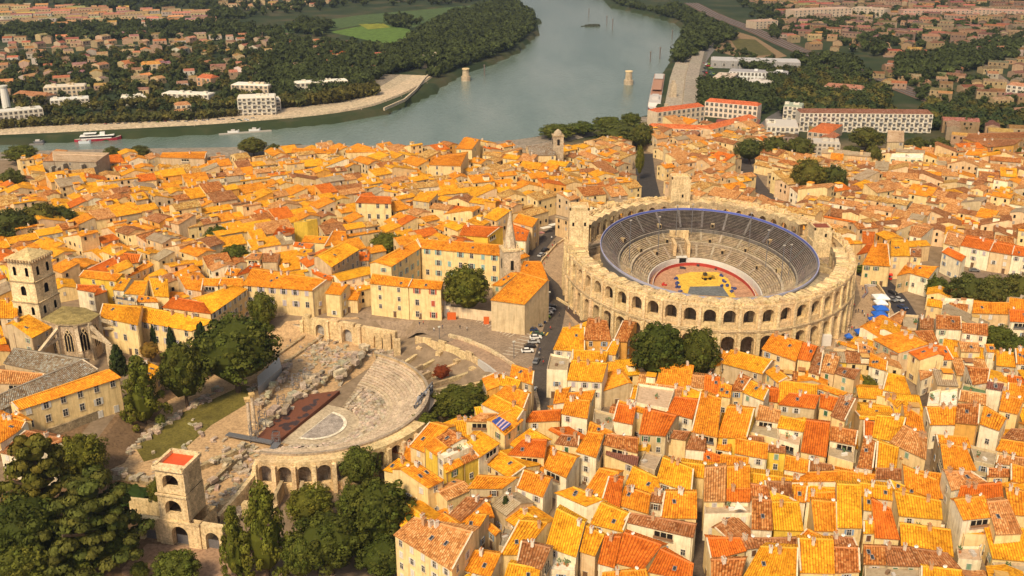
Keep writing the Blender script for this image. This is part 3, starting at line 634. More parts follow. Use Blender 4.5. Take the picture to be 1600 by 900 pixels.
# radial walls (fans) beyond the seating, both sides
for i in range(22):
    a = -1.50+3.0*i/21; mb = MB(); h0 = ZT+R.uniform(2, 4.5) if a < 0 else ZT+R.uniform(1.2, 2.6)
    r0, r1 = (38.4, 48.5) if a < 0 else (37, 58.5)
    p0, p1 = pol(r0, a, ZT), pol(r1, a, ZT); m_ = p0.lerp(p1, R.uniform(.4, .7))
    mb.beam((p0.x, p0.y, ZT+(h0-ZT)/2), (m_.x, m_.y, ZT+(h0-ZT)/2), 1.0, h0-ZT, 0, jit(STD, .12)); mb.beam((m_.x, m_.y, ZT+.6), (p1.x, p1.y, ZT+.6), 1.1, 1.6+R.uniform(-.4, .6), 0, jit(ST, .12)); mb.box((p1.x, p1.y, ZT), (1.9, 1.9, R.uniform(2.2, 3.6)), a+AX, 0, jit(ST, .1)); mb.obj('radial_wall', ['rubble'], th)
# pale boarded retaining wall and the curved road on the north-east
A0, A1 = .25, 1.55
for i in range(24):
    x, y = A0+(A1-A0)*i/24, A0+(A1-A0)*(i+1)/24; mb = MB(); c = (.48, .45, .42) if i < 15 else jit(ST, .1)
    zz = .25 if i < 15 else R.uniform(.3, 2.0)
    mb.poly([pol(60.3, x, ZT-.5), pol(60.3, y, ZT-.5), pol(60.3, y, zz), pol(60.3, x, zz)], 0, jit(c, .04)); mb.poly([pol(60.3, x, zz), pol(60.3, y, zz), pol(61.0, y, zz), pol(61.0, x, zz)], 0, c); mb.poly([pol(61.0, x, zz), pol(61.0, y, zz), pol(61.0, y, -1), pol(61.0, x, -1)], 0, c)
    mb.obj('wall_panel', ['paint' if i < 15 else 'stone'], th)
mb = MB()
for i in range(30):
    x, y = A0+(A1-.2-A0)*i/30, A0+(A1-.2-A0)*(i+1)/30
    mb.poly([pol(61.0, x, .22), pol(61.0, y, .22), pol(67, y, .22), pol(67, x, .22)], 0, (.36, .24, .16))
kind(mb.obj('curved_road', ['sand']), 'structure')
for i in range(22):
    x, y = A0+(A1-.15-A0)*i/22, A0+(A1-.15-A0)*(i+.97)/22; mb = MB(); c = jit((.62, .48, .31), .1); h = R.uniform(.9, 1.4)
    q = [pol(67, x, 0), pol(67, y, 0), pol(68.1, y, 0), pol(68.1, x, 0)]; T = [p+Vector((0, 0, h)) for p in q]
    for a in range(4): mb.poly([q[a], q[(a+1) % 4], T[(a+1) % 4], T[a]], 0, c)
    mb.poly(T, 0, c); mb.obj('parapet_block', ['stone'], th)
# north wall of the theatre with its arches
nw = thing('arched_wall', 'ruined stone wall with three walled-up arches behind the theatre', 'wall', tuple(P(480, 500, -4)))
wa, wb_ = P(478, 520, -4.6), P(622, 545, -4.6)
xd = (wb_-wa); Lw = xd.length; xd.normalize(); nd = Vector((xd.y, -xd.x, 0))
prog = [(0, 4, 0), (4, 10.5, 1), (10.5, 16, 0), (16, 21.5, 1), (21.5, 24.5, 0), (24.5, Lw, 1)]
for s0, s1, k in prog:
    c_ = (s0+s1)/2
    def Fn(s, z, d, c_=c_): p = wa+xd*(c_+s)+nd*d; return Vector((p.x, p.y, z))
    mb = MB(); H_ = R.uniform(7.2, 8.6)
    if k: arch_bay(mb, Fn, s1-s0, -5.5, H_, 3.6, 0, 4.2, 1.8, 0, jit(ST, .06), 8, True, True); mb.poly([Fn(-1.8, -5.5, .3), Fn(1.8, -5.5, .3), Fn(1.8, .7, .3), Fn(-1.8, .7, .3)], 0, (.44, .41, .38))
    else:
        p = wa+xd*c_+nd*.9; mb.box((p.x, p.y, -5.5), (s1-s0, 1.9, H_-R.uniform(0, 1)), math.atan2(xd.y, xd.x), 0, jit(ST, .08)); mb.box((p.x, p.y, -5.5+H_-1), ((s1-s0)*.6, 1.5, 1.6), math.atan2(xd.y, xd.x), 0, jit(ST, .08))
    mb.obj('wall_bay', ['stone'], nw)
for s in (0, 10.8, 16.2, 24): p = wa+xd*s+nd*2.0; mb = MB(); mb.box((p.x, p.y, -5.5), (1.3, 1.3, R.uniform(6, 8.5)), math.atan2(xd.y, xd.x), 0, jit(STP, .08)); mb.obj('buttress', ['stone'], nw)
for k, (u, v) in enumerate([(577, 521), (592, 528), (606, 533), (621, 540)]):
    p = P(u, v+16, ZT); mb = MB(); mb.box((p.x, p.y, ZT), (2.4, 2.0, R.uniform(5.5, 7)), .1, 0, jit(ST, .08)); tag(mb.obj('stone_pier', ['stone']), ['leftmost', 'second', 'third', 'rightmost'][k]+' of the thick ruined stone piers above the theatre seats', 'pier', 'stone piers beside the theatre seats')
# two standing columns with their lintel
for k, (u, v, h) in enumerate([(392, 683, 12.0), (398, 668, 10.5)]):
    p = P(u, v, ZT); t = thing('marble_column', ['taller broken marble column rising from the stage ruins', 'shorter marble column just behind the taller one'][k], 'column', tuple(p), 'two standing columns')
    mb = MB(); mb.cyl((p.x, p.y, ZT+1.2), .62, h-1.2, 10, 0, (.62, .49, .35), .52); mb.obj('shaft', ['stone'], t)
    mb = MB(); mb.box((p.x, p.y, ZT), (2, 2, 1.2), .4, 0, jit(ST)); mb.obj('base', ['stone'], t)
    mb = MB(); mb.box((p.x, p.y, ZT+h), (1.5, 1.5, 1.0), .4, 0, (.66, .45, .2), taper=1.15); mb.obj('capital', ['stone'], t)
# Roland tower with its arcade
rl = P(258, 843, ZT); rr_ = P(345, 857, ZT); rt = thing('ruined_tower', 'tall three-storey ruined stone tower with red-lined open top', 'tower', (rl.x, rl.y, ZT))
xd = (rr_-rl); xd.z = 0; Lr = xd.length; xd.normalize(); nd = Vector((xd.y, -xd.x, 0)); back = -nd; ang = math.atan2(xd.y, xd.x)
Wt = P(262, 815, ZT).lerp(P(262, 815, ZT), 0); tw = 11.2; s_t = 0.0; tu = 8.2; dT = 6.6
def RF(off_s, dd=0):
    def Fn(s, z, d): p = rl+xd*(off_s+s)+nd*(d+dd); return Vector((p.x, p.y, z))
    return Fn
zt_r = zfor((rl+xd*4).x, (rl+xd*4).y, 726); print('roland top', zt_r)
Hs = (zt_r-ZT)/3
cc = jit(STP, .02)
for lev in range(3):
    z0 = ZT-1 if lev == 0 else ZT+Hs*lev; hh = Hs+(1 if lev == 0 else 0); ins_ = lev*.2; tw = 11.2 if lev == 0 else tu; s_t = 0 if lev == 0 else .5
    mb = MB(); arch_bay(mb, RF(s_t+tw/2, -ins_), tw-ins_*1.2, z0, hh, 4.4 if lev < 2 else 4.3, 0 if lev == 0 else 1.5, 4.6 if lev == 0 else 3.4, 1.7, 0, cc, 10, lev == 2, True, rise=None if lev < 2 else 1.9); mb.obj('arched_storey', ['stone'], rt)
    mb = MB(); q = lambda s, t: rl+xd*(s_t+s)+back*t
    a, b_, c_, d_ = q(ins_, 0), q(tw-ins_, 0), q(tw-ins_, dT), q(ins_, dT)
    for p0, p1 in ((b_, c_), (c_, d_), (d_, a)): mb.poly([Vector((p0.x, p0.y, z0)), Vector((p1.x, p1.y, z0)), Vector((p1.x, p1.y, z0+hh)), Vector((p0.x, p0.y, z0+hh))], 0, jit(ST, .05))
    mb.poly([(a.x, a.y, z0+.3), (b_.x, b_.y, z0+.3), (c_.x, c_.y, z0+.3), (d_.x, d_.y, z0+.3)], 0, (.2, .15, .1))
    mb.obj('tower_walls', ['rubble'], rt)
    mb = MB(); p = q(tw/2, -1.75); mb.box((p.x, p.y, z0+hh-.5), (tw+.3, .5, .5), ang, 0, jit(STP, .05)); mb.obj('cornice', ['stone'], rt)
tw = tu; s_t = .5; q = lambda s, t: rl+xd*(s_t+s)+back*t
mb = MB(); a, b_, c_, d_ = q(.6, -.8), q(tw-.6, -.8), q(tw-.6, dT-.4), q(.6, dT-.4); mb.poly([(p.x, p.y, zt_r-.7) for p in (a, b_, c_, d_)], 0, (.62, .085, .02)); mb.obj('red_deck', ['paint'], rt)
mb = MB()
for (s0, t0, s1, t1) in ((0, -1.7, tw, -1.7), (0, dT, tw, dT), (0.2, -1.7, .2, dT), (tw-.2, -1.7, tw-.2, dT)):
    a, b_ = q(s0, t0), q(s1, t1); mb.beam((a.x, a.y, zt_r-.2), (b_.x, b_.y, zt_r-.2), .8, .95, 0, jit(STP, .06))
mb.obj('parapet', ['stone'], rt)
# arcade either side of the tower
for k, (s0, wbay, h) in enumerate([(-3.2, 6.4, 7.4), (11.2+3.0, 6.0, 8.0)]):
    mb = MB(); arch_bay(mb, RF(s0+(-.0 if k == 0 else 0), -.3), wbay, ZT-1, h, 3.6, 0, 4.4, 1.6, 0, jit(STP, .05), 8); mb.obj('side_arch', ['stone'], rt)
for k, s in enumerate((-3.2, 5.6, 14.2)):
    mb = MB(); a = rl+xd*(s-1.7)+nd*.4; b_ = rl+xd*(s+1.7)+nd*.4; mb.poly([(a.x, a.y, ZT), (b_.x, b_.y, ZT), (b_.x, b_.y, ZT+2.6), (a.x, a.y, ZT+2.6)], 0, (.3, .3, .3)); mb.obj('iron_gate', ['metal'], rt)
# loose blocks and wall stubs over the ruins
def rubble(px0, px1, n, spread, size, label, zb=None, wall=False):
    """a line of tumbled stone blocks between two pixels"""
    zb = ZT if zb is None else zb; a, b_ = P(*px0, zb), P(*px1, zb); t = thing('stone_row', label, 'stones', (a.x, a.y, zb), 'rows of ancient stone blocks')
    if wall: mb = MB(); mb.beam((a.x, a.y, zb+size*.5), (b_.x, b_.y, zb+size*.5), spread, size*1.1, 0, jit(STD, .1)); mb.obj('wall_stub', ['rubble'], t)
    for i in range(n):
        p = a.lerp(b_, R.random()); mb = MB(); s = size*R.uniform(.5, 1.2)
        mb.box((p.x+R.gauss(0, spread/2), p.y+R.gauss(0, spread/2), zb-.1+(size*.9 if wall and R.random() < .5 else 0)), (s*R.uniform(.8, 2), s*R.uniform(.6, 1.1), s*R.uniform(.5, .9)), R.uniform(0, 3), 0, jit((.50, .41, .31), .25)); mb.obj('block', ['rubble'], t)
rubble((188, 715), (262, 660), 46, 1.6, 1.5, 'long row of tumbled blocks left of the lawn')
rubble((262, 660), (345, 608), 46, 1.6, 1.4, 'row of tumbled blocks below the garden cypresses')
rubble((300, 655), (330, 690), 10, 2, 1.4, 'few loose blocks on the bare ground right of the lawn')
rubble((405, 640), (452, 580), 34, 1.6, 1.6, 'low ruined wall line left of the stage', wall=True)
rubble((418, 668), (500, 590), 44, 1.8, 2.0, 'higher ruined wall running behind the brown stage', wall=True)
rubble((395, 610), (452, 565), 26, 1.8, 1.2, 'loose blocks along the path at the upper left of the ruins')
rubble((480, 540), (560, 560), 60, 6, 1.1, 'spread of pale blocks north of the stage')
rubble((495, 560), (540, 575), 50, 5, 1.0, 'scatter of white stones left of the seat rows')
rubble((530, 600), (572, 552), 24, 1.6, 2.4, 'thick ruined wall at the left end of the seat rows', wall=True)
rubble((330, 800), (420, 715), 60, 4, 1.3, 'rubble strip between the tower and the stage')
rubble((370, 790), (440, 720), 12, 1.2, 1.6, 'thin ruined wall below the stage ramp', wall=True)
rubble((300, 740), (390, 700), 20, 1.5, 1.5, 'wall footing above the ruined tower', wall=True)
rubble((175, 745), (240, 760), 16, 1.2, 1.7, 'short ruined wall left of the ruined tower', wall=True)
rubble((600, 560), (680, 590), 14, 5, 1.0, 'few blocks in the trench behind the seats')
rubble((300, 790), (400, 700), 70, 3.5, 1.1, 'dense rubble strip left of the stage ramp')
rubble((320, 770), (385, 712), 8, .8, 1.8, 'straight low wall between rubble strips', wall=True)
rubble((440, 610), (520, 545), 60, 4, 1.0, 'scatter of stones behind the stage')
rubble((450, 640), (540, 575), 30, 1.4, 1.8, 'second ruined wall close behind the stage', wall=True)
rubble((470, 560), (520, 525), 50, 3.5, .9, 'pale stones below the arched wall')
rubble((430, 560), (500, 510), 10, .9, .9, 'long kerb of flat stones beside the path', wall=True)
rubble((445, 570), (515, 520), 10, .9, .9, 'second long kerb of flat stones', wall=True)
rubble((210, 740), (330, 690), 24, 6, 1.0, 'sparse stones on the bare ground above the tower')
rubble((540, 560), (640, 548), 40, 3, 1.2, 'stones along the foot of the piers')
rubble((345, 835), (375, 800), 18, 2, 1.6, 'fallen blocks at the right foot of the tower')
# grandstand lighting rig and its pale shed on the right rim
p = P(652, 652, 0); t = thing('lighting_rig', 'dark scaffold rig of stage lamps on the right rim of the theatre', 'lighting rig', tuple(p))
a, b_ = P(650, 640, 3.5), P(676, 606, 3.5)
mb = MB()
for k in range(5):
    q0 = a.lerp(b_, k/4); mb.beam((q0.x, q0.y, ZT+3), (q0.x, q0.y, 5.5), .3, .3)
for z in (2.5, 4, 5.5): mb.beam((a.x, a.y, z), (b_.x, b_.y, z), .35, .35)
mb.obj('scaffold', ['metal'], t)
for k in range(16):
    q0 = a.lerp(b_, R.random()); mb = MB(); mb.box((q0.x+R.uniform(-1.2, .4), q0.y+R.uniform(-.6, .6), R.uniform(2.6, 5.2)), (.8, .8, .7), R.uniform(0, 2), 0, R.choice([(.05, .05, .06), (.3, .3, .32)])); mb.obj('stage_lamp', ['paint'], t)
q4 = [P(u, v, 1.8) for u, v in ((659, 638), (670, 642), (690, 616), (680, 611))]
mb = MB(); mb.prism(q4, -4, 1.8, 0, (.10, .06, .045), topcol=(.66, .5, .36)); tag(mb.obj('equipment_shed', ['paint']), 'narrow curved shed with pale roof beside the lighting rig', 'shed')
q4 = [P(u, v, -2.2) for u, v in ((403, 606), (440, 573), (436, 558), (402, 588))]
mb = MB(); mb.prism(q4, -5, -2.2, 0, (.42, .40, .38)); tag(mb.obj('storage_shed', ['paint']), 'long low grey storage shed right of the big garden pines', 'shed')
# ---------------------------------------------------------------- houses
RC = {'y': ((.78, .355, .02), .45, 'golden yellow'), 'Y': ((.78, .38, .02), .35, 'bright yellow'), 'o': ((.75, .285, .022), .5, 'orange'),
      'r': ((.64, .165, .018), .4, 'red-orange'), 'b': ((.36, .155, .06), .8, 'weathered brown'), 'p': ((.58, .28, .10), .7, 'pale salmon'),
      'k': ((.46, .18, .05), 1.0, 'dark mottled'), 'g': ((.13, .19, .09), .1, 'green'), 'G': ((.30, .25, .19), .9, 'old grey stone'), 's': ((.40, .31, .21), .1, 'stone grey'),
      'w': ((.72, .66, .56), .1, 'white'), 'c': ((.55, .40, .27), .1, 'beige'), 'u': ((.24, .10, .07), .2, 'purplish brown'), 'm': ((.10, .10, .12), .1, 'dark grey'), 't': ((.55, .32, .10), .9, 'faded tan')}
WC = {'c': ((.78, .585, .29), 'cream'), 'w': ((.82, .72, .52), 'white'), 'y': ((.78, .52, .07), 'yellow'), 's': ((.56, .43, .26), 'bare stone'), 'o': ((.70, .36, .08), 'ochre'),
      'p': ((.72, .51, .30), 'pinkish'), 't': ((.66, .47, .25), 'tan'), 'G': ((.36, .29, .22), 'grey stone')}
# shared part meshes
def shared_window(wd=1.0, h=1.5):
    mb = MB(); fr = (.62, .56, .48)
    mb.box((0, -.03, 0), (wd, .04, h), 0, 1, (.03, .03, .035))
    for x in (-wd/2-.06, wd/2+.06): mb.box((x, -.05, -.06), (.14, .1, h+.12), 0, 0, fr)
    mb.box((0, -.05, h), (wd+.26, .1, .14), 0, 0, fr); mb.box((0, -.09, -.12), (wd+.4, .2, .12), 0, 0, (.55, .45, .34))
    mb.box((0, -.06, 0), (.08, .05, h), 0, 0, fr); mb.box((0, -.06, h*.6), (wd, .05, .07), 0, 0, fr)
    return mb.data('window', ['paint', 'glass'])
def shared_shutter(col, wd=1.0, h=1.5, closed=False):
    mb = MB()
    if closed: mb.box((0, -.1, 0), (wd, .06, h), 0, 0, col); mb.box((0, -.14, 0), (.05, .03, h), 0, 0, tuple(c*.5 for c in col))
    else:
        for s in (1,):
            x = 0; mb.box((x, -.05, 0), (wd*.5, .07, h), 0, 0, col)
            for k in range(5): mb.box((x, -.095, h*(k+.5)/5), (wd*.42, .02, .06), 0, 0, tuple(c*.7 for c in col))
    return mb.data('shutter', ['paint'])
SHC = {'blue': (.22, .32, .48), 'grey': (.42, .38, .38), 'green': (.05, .14, .07), 'sage': (.22, .34, .24), 'lilac': (.48, .42, .46), 'brown': (.14, .07, .04), 'white': (.68, .64, .58), 'teal': (.25, .42, .40), 'red': (.48, .10, .05)}
ME_WIN = shared_window(); ME_BIG = shared_window(1.3, 2.1)
ME_SH = {k: (shared_shutter(c), shared_shutter(c, closed=True)) for k, c in SHC.items()}
ME_SHB = {k: (shared_shutter(c, 1.3, 2.1), shared_shutter(c, 1.3, 2.1, True)) for k, c in SHC.items()}
def m_chim(k):
    mb = MB(); c = [(.62, .50, .38), (.70, .62, .52), (.5, .3, .16)][k]
    mb.box((0, 0, -.8), (.7, 1.0, 2.1), 0, 0, c); mb.box((0, 0, 1.3), (.9, 1.2, .14), 0, 0, tuple(x*.8 for x in c))
    for y in (-.28, .28): mb.cyl((0, y, 1.44), .14, .38, 6, 0, (.5, .2, .08))
    return mb.data('chimney', ['paint'])
ME_CH = [m_chim(k) for k in range(3)]
mb = MB(); mb.box((0, 0, .02), (.85, 1.25, .1), 0, 0, (.30, .28, .27)); mb.box((0, 0, .12), (.65, 1.05, .02), 0, 1); ME_SKY = mb.data('skylight', ['paint', 'glass'])
mb = MB(); mb.cyl((0, 0, -.4), .04, 1.3, 5, 1)
n = 12; cxx = [(0.46*math.cos(2*math.pi*i/n), -.12-.16, .75+.46*math.sin(2*math.pi*i/n)) for i in range(n)]
for i in range(n): mb.poly([(0, -.02, .75), cxx[i], cxx[(i+1) % n]], 0, (.80, .77, .72), None, True)
mb.beam((0, -.02, .75), (0, -.55, .8), .04, .04, 1); ME_DISH = mb.data('satellite_dish', ['paint', 'metal'])
mb = MB(); mb.box((0, -.03, 0), (1.15, .1, 2.3), 0, 0, (.16, .09, .05)); mb.box((0, -.05, 2.3), (1.5, .14, .18), 0, 0, (.5, .42, .32)); ME_DOOR = mb.data('door', ['paint'])
HOUSES = []; STUFF = MB(); NSTUFF = [0]
def roof_face(mb, A, B, C, D, col, al, corr, ov=.35, sv=.12, uo=None):
    """tiled plane, eave A-B, top D-C"""
    A, B, C, D = [Vector(p) for p in (A, B, C, D)]
    e = (B-A).normalized(); sA = (A-D); sB = (B-C)
    la, lb = max(sA.length, .1), max(sB.length, .1)
    A2 = A+sA/la*ov-e*sv; B2 = B+sB/lb*ov+e*sv; C2 = C+e*sv; D2 = D-e*sv
    L = (B2-A2).length; W_ = (la+lb)/2+ov; u0 = .6*int(R.uniform(0, 60))+.15; v0 = R.uniform(0, 40); c = (*col, al)
    nrm = (B2-A2).cross(D2-A2).normalized()
    if nrm.z < 0: nrm = -nrm
    if corr:
        n = max(2, int(L/.6)); sg = R.uniform(0, .22); 
        P0 = []; P1 = []
        for i in range(2*n+1):
            t = i/(2*n); o = nrm*(.15 if i % 2 else -.04); sz = Vector((0, 0, -4*t*(1-t)*sg)); P0.append(A2.lerp(B2, t)+o+sz*.4); P1.append(D2.lerp(C2, t)+o+sz)
        for i in range(2*n):
            u1, u2 = u0+L*i/(2*n), u0+L*(i+1)/(2*n)
            mb.poly([P0[i], P0[i+1], P1[i+1], P1[i]], 0, c, [(u1, v0), (u2, v0), (u2, v0+W_), (u1, v0+W_)], False)
    else: mb.poly([A2, B2, C2, D2], 0, c, [(u0, v0), (u0+L, v0), (u0+L, v0+W_), (u0, v0+W_)])
    dn = Vector((0, 0, -.16)); d = tuple(x*.7 for x in col)
    mb.poly([A2, B2, B2+dn, A2+dn], 1, d); mb.poly([A2, D2, D2+dn, A2+dn], 1, d); mb.poly([B2, C2, C2+dn, B2+dn], 1, d)
def facade(root, a, b_, ztop, zbot, style, stories=None, big=False, dens=3.1, skip=.2, wh=3.0, first=2.3):
    """windows on the wall a->b (a left when seen from outside)"""
    d = Vector((b_[0]-a[0], b_[1]-a[1], 0)); L = d.length
    if L < 2.2: return
    d.normalize(); rz = math.atan2(d.y, d.x); n = max(1, int(L/dens)); z = ztop-first; k = 0; loc0 = root.location
    if L > 4.5 and not big and R.random() < .16:          # covered loggia under the eave
        w_l = min(L*.6, 4.5); s = L*R.uniform(.4, .6); p = Vector((a[0], a[1], 0))+d*s; mb = MB(); q = (p.x-loc0[0], p.y-loc0[1], z-.2-loc0[2]); mb.box((0, -.02, 0), (w_l, .08, 1.7), 0, 1)
        for x in (-.5, -.17, .17, .5): mb.box((x*w_l, -.1, 0), (.16, .16, 1.75), 0, 0, (.66, .55, .38))
        mb.box((0, -.3, -.1), (w_l+.3, .5, .12), 0, 0, (.5, .4, .3)); mb.box((0, -.52, .0), (w_l+.2, .05, .75), 0, 0, R.choice([(.6, .5, .36), (.25, .14, .08), (.1, .1, .1)]))
        inst('loggia', mb.data('loggia', ['paint', 'dark']), root, q, rz); z -= wh+.3
    if R.random() < .5:
        p = Vector((a[0], a[1], 0))+d*R.choice([.25, L-.25]); mb = MB(); mb.beam((0, -.1, 0), (0, -.1, ztop-zbot-.3), .13, .13, 0, (.34, .24, .16)); inst('drainpipe', mb.data('drainpipe', ['paint']), root, (p.x-loc0[0], p.y-loc0[1], 0), rz)
    while z > zbot+.6 and (stories is None or k < stories):
        for i in range(n):
            if R.random() < skip: continue
            p = Vector((a[0], a[1], 0))+d*(L*(i+.5)/n)
            w_ = inst('window', ME_BIG if big else ME_WIN, root, (p.x-loc0[0], p.y-loc0[1], z-loc0[2]), rz)
            if style and R.random() < .8:
                q = (ME_SHB if big else ME_SH)[style]; xo = (1.3 if big else 1.0)*.77+.06
                if R.random() < .45: inst('shutter', q[1], w_, (0, 0, 0))
                else:
                    for s_ in (-xo, xo): inst('shutter', q[0], w_, (s_, 0, 0))
        z -= wh; k += 1
    if z < zbot+1.2 and R.random() < .5:
        p = Vector((a[0], a[1], 0))+d*(L*R.uniform(.2, .8)); inst('door', ME_DOOR, root, (p.x-loc0[0], p.y-loc0[1], zbot-loc0[2]), rz)
def house(A, B, C, D, rc, wc, label=None, name=None, near=True, backk=.35, flat=False, chim=None, style=None, group=True, occ=True, sky=None, wins=True, cat='house', big=False, dens=3.3, skip=.42, wh=3.0, parapet=.7, zb=None, extra=''):
    A, B, C, D = [Vector(p) for p in (A, B, C, D)]
    zb = min(zg(p.x, p.y) for p in (A, B, C, D)) if zb is None else zb
    rcol = jit(RC[rc][0], .07); al = RC[rc][1]; wcol = jit(WC[wc][0], .06)
    ctr = (A+B+C+D)/4
    if flat: E_, F_ = C, D
    else:
        E_ = C+(C-B)*backk; F_ = D+(D-A)*backk; E_.z = C.z-(C.z-B.z)*backk; F_.z = D.z-(D.z-A.z)*backk
    if occ: occ_poly([(p.x, p.y) for p in (A, B, E_, F_)])
    mbw = MB(); low = zb-2.5; dz = Vector((0, 0, -.1)); g = lambda p: Vector((p.x, p.y, low))
    ins_ = lambda p: p+(ctr-p)*.012
    a, b_, c, d, e, f = [Vector((ins_(q).x, ins_(q).y, q.z-.06)) for q in (A, B, C, D, E_, F_)]
    if flat:
        for q0, q1 in ((a, b_), (b_, c), (c, d), (d, a)): mbw.poly([g(q0), g(q1), q1+Vector((0, 0, parapet)), q0+Vector((0, 0, parapet))], 1, wcol)
    else:
        mbw.poly([g(a), g(b_), b_, a], 1, wcol); mbw.poly([g(b_), g(e), e, c, b_], 1, wcol); mbw.poly([g(e), g(f), f, e], 1, wcol); mbw.poly([g(f), g(a), a, d, f], 1, wcol)
    mbr = mbw if not near else MB()
    if flat:
        q = [a, b_, c, d]; mbr.poly(q, 1, rcol)
        i4 = [p+(ctr-p)*.05 for p in q]
        for k in range(4):
            p0, p1, r0, r1 = q[k], q[(k+1) % 4], i4[k], i4[(k+1) % 4]; up = Vector((0, 0, parapet)); mbr.poly([p0+up, p1+up, r1+up, r0+up], 1, jit((.60, .48, .34))); mbr.poly([r0, r1, r1+up, r0+up], 1, wcol)
    else:
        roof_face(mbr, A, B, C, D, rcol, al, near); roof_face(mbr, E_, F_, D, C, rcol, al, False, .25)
        cr = tuple(x*.95 for x in rcol)
        if near: mbr.beam(C+Vector((0, 0, .02)), D+Vector((0, 0, .02)), .4, .22, 1, tuple(min(.8, x*1.25+.03) for x in cr))
        if near and R.random() < .45:        # mortared verge
            s0, s1 = (A, D) if R.random() < .5 else (B, C); mbr.beam(s0+Vector((0, 0, .1)), s1+Vector((0, 0, .1)), .35, .3, 1, (.68, .55, .4))
    if not near:
        # openings as shallow dark boxes on the side that faces the viewer
        for (p, q, top) in ((A, B, A.z), (B, E_, min(B.z, E_.z)), (E_, F_, E_.z), (F_, A, min(F_.z, A.z))):
            dd = Vector((q.x-p.x, q.y-p.y, 0)); L = dd.length
            if L > 3:
                dd.normalize(); nn = Vector((dd.y, -dd.x, 0)); k = int(L/3.2)
                if nn.dot(Vector((p.x, p.y, 0)).normalized()) > -.15: continue
                for z in (top-2.3, top-5.2):
                    if z < zb+.5: continue
                    for i in range(k):
                        if R.random() < .35: continue
                        o = p+dd*(L*(i+.5)/k); mbw.box((o.x, o.y, z), (.95, .16, 1.45), math.atan2(dd.y, dd.x), 2 if R.random() < .6 else 1, (.42, .38, .34))
        if R.random() < .35:         # dormer or lean-to
            s, t_ = R.uniform(.25, .75), R.uniform(.2, .6); o = A.lerp(B, s).lerp(D.lerp(C, s), t_); w_ = R.uniform(1.5, 3); yaw = math.atan2((B-A).y, (B-A).x); mbw.box((o.x, o.y, o.z-.8), (w_, w_, R.uniform(1.6, 2.6)), yaw, 1, jit(WC[R.choice('cswt')][0])); 
            mbw.box((o.x, o.y, o.z+R.uniform(1.7, 1.8)), (w_+.3, w_+.3, .18), yaw, 1, jit(RC[R.choice('oybt')][0]))
        if R.random() < .5:
            o = D.lerp(C, R.uniform(.2, .8)); mbw.box((o.x, o.y, o.z-.6), (.7, 1, 1.7), R.uniform(0, 1), 1, (.6, .5, .4))
        return mbw
    # individual house
    base = ((A.x+B.x)/2, (A.y+B.y)/2, zb); root = thing(name or 'house', label or 'house', cat, base)
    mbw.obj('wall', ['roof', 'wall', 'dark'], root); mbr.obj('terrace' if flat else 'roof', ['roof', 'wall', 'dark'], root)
    st = style if style is not None else R.choice(['grey', 'grey', 'blue', 'lilac', 'white', 'sage', 'green', 'brown', 'white'])
    feats = []
    if wins:
        facade(root, a, b_, a.z if not flat else a.z+.4, zb, st, big=big, dens=dens, skip=skip, wh=wh)
        # side walls that face the camera
        if (b_.x) < ctr.x*0+b_.x:
            pass
        for p, q in ((b_, c), (d, a)):
            dd = Vector((q.x-p.x, q.y-p.y, 0)); nn = Vector((dd.y, -dd.x, 0)).normalized(); m_ = (p+q)/2
            if nn.dot(Vector((-m_.x, -m_.y, 0)).normalized()) > .2: facade(root, p, q, min(p.z, q.z), zb, st, dens=dens+.6, skip=skip+.2, wh=wh)
    if not flat:
        n = (B-A).cross(D-A).normalized(); sl = math.atan2(D.z-A.z, (Vector((D.x, D.y, 0))-Vector((A.x, A.y, 0))).length)
        yaw = math.atan2((B-A).y, (B-A).x); ks = (1 if R.random() < .3 else (2 if R.random() < .1 else 0)) if sky is None else sky
        for k in range(ks):
            p = (A.lerp(B, R.uniform(.2, .8))).lerp(D.lerp(C, .5), R.uniform(.3, .65)); s, t = R.uniform(.2, .8), R.uniform(.3, .7); p = A.lerp(B, s).lerp(D.lerp(C, s), t)+n*.12
            o = inst('skylight', ME_SKY, root, tuple(p-Vector(base))); o.rotation_euler = (sl, 0, yaw)
        if ks: feats.append(['', 'one skylight', 'two skylights', 'three skylights'][min(ks, 3)])
        kc = (R.choice([0, 1, 1, 2])) if chim is None else chim
        for k in range(kc):
            p = D.lerp(C, R.uniform(.1, .9)); p = p.lerp(A.lerp(B, .5), R.uniform(0, .15)); inst('chimney', R.choice(ME_CH), root, (p.x-base[0], p.y-base[1], p.z-base[2]-.1), R.uniform(-.3, .3)+yaw)
        if kc: feats.append(['', 'one chimney', 'two chimneys', 'three chimneys'][min(3, kc)])
    else:
        n_ = R.randint(1, 3)
        for k in range(n_):
            p = ctr+Vector((R.uniform(-1.6, 1.6), R.uniform(-1.2, 1.2), 0)); mb = MB()
            if R.random() < .5:
                mb.cyl((p.x, p.y, a.z), .3, .5, 6, 1, (.4, .16, .06)); 
                for q in range(14): o = Vector((R.gauss(0, .35), R.gauss(0, .35), R.uniform(.4, 1.4))); mb.poly([(p.x+o.x, p.y+o.y, a.z+o.z), (p.x+o.x+.35, p.y+o.y+.1, a.z+o.z+.1), (p.x+o.x+.1, p.y+o.y+.3, a.z+o.z+.3)], 1, (.05, .1, .02))
                mb.obj('potted_plant', ['roof', 'paint'], root)
            else: mb.box((p.x, p.y, a.z), (R.uniform(.8, 1.8), R.uniform(.6, 1), .7), R.uniform(0, 2), 1, R.choice([(.5, .45, .4), (.2, .12, .07), (.7, .66, .6)])); mb.obj('terrace_furniture', ['roof', 'paint'], root)
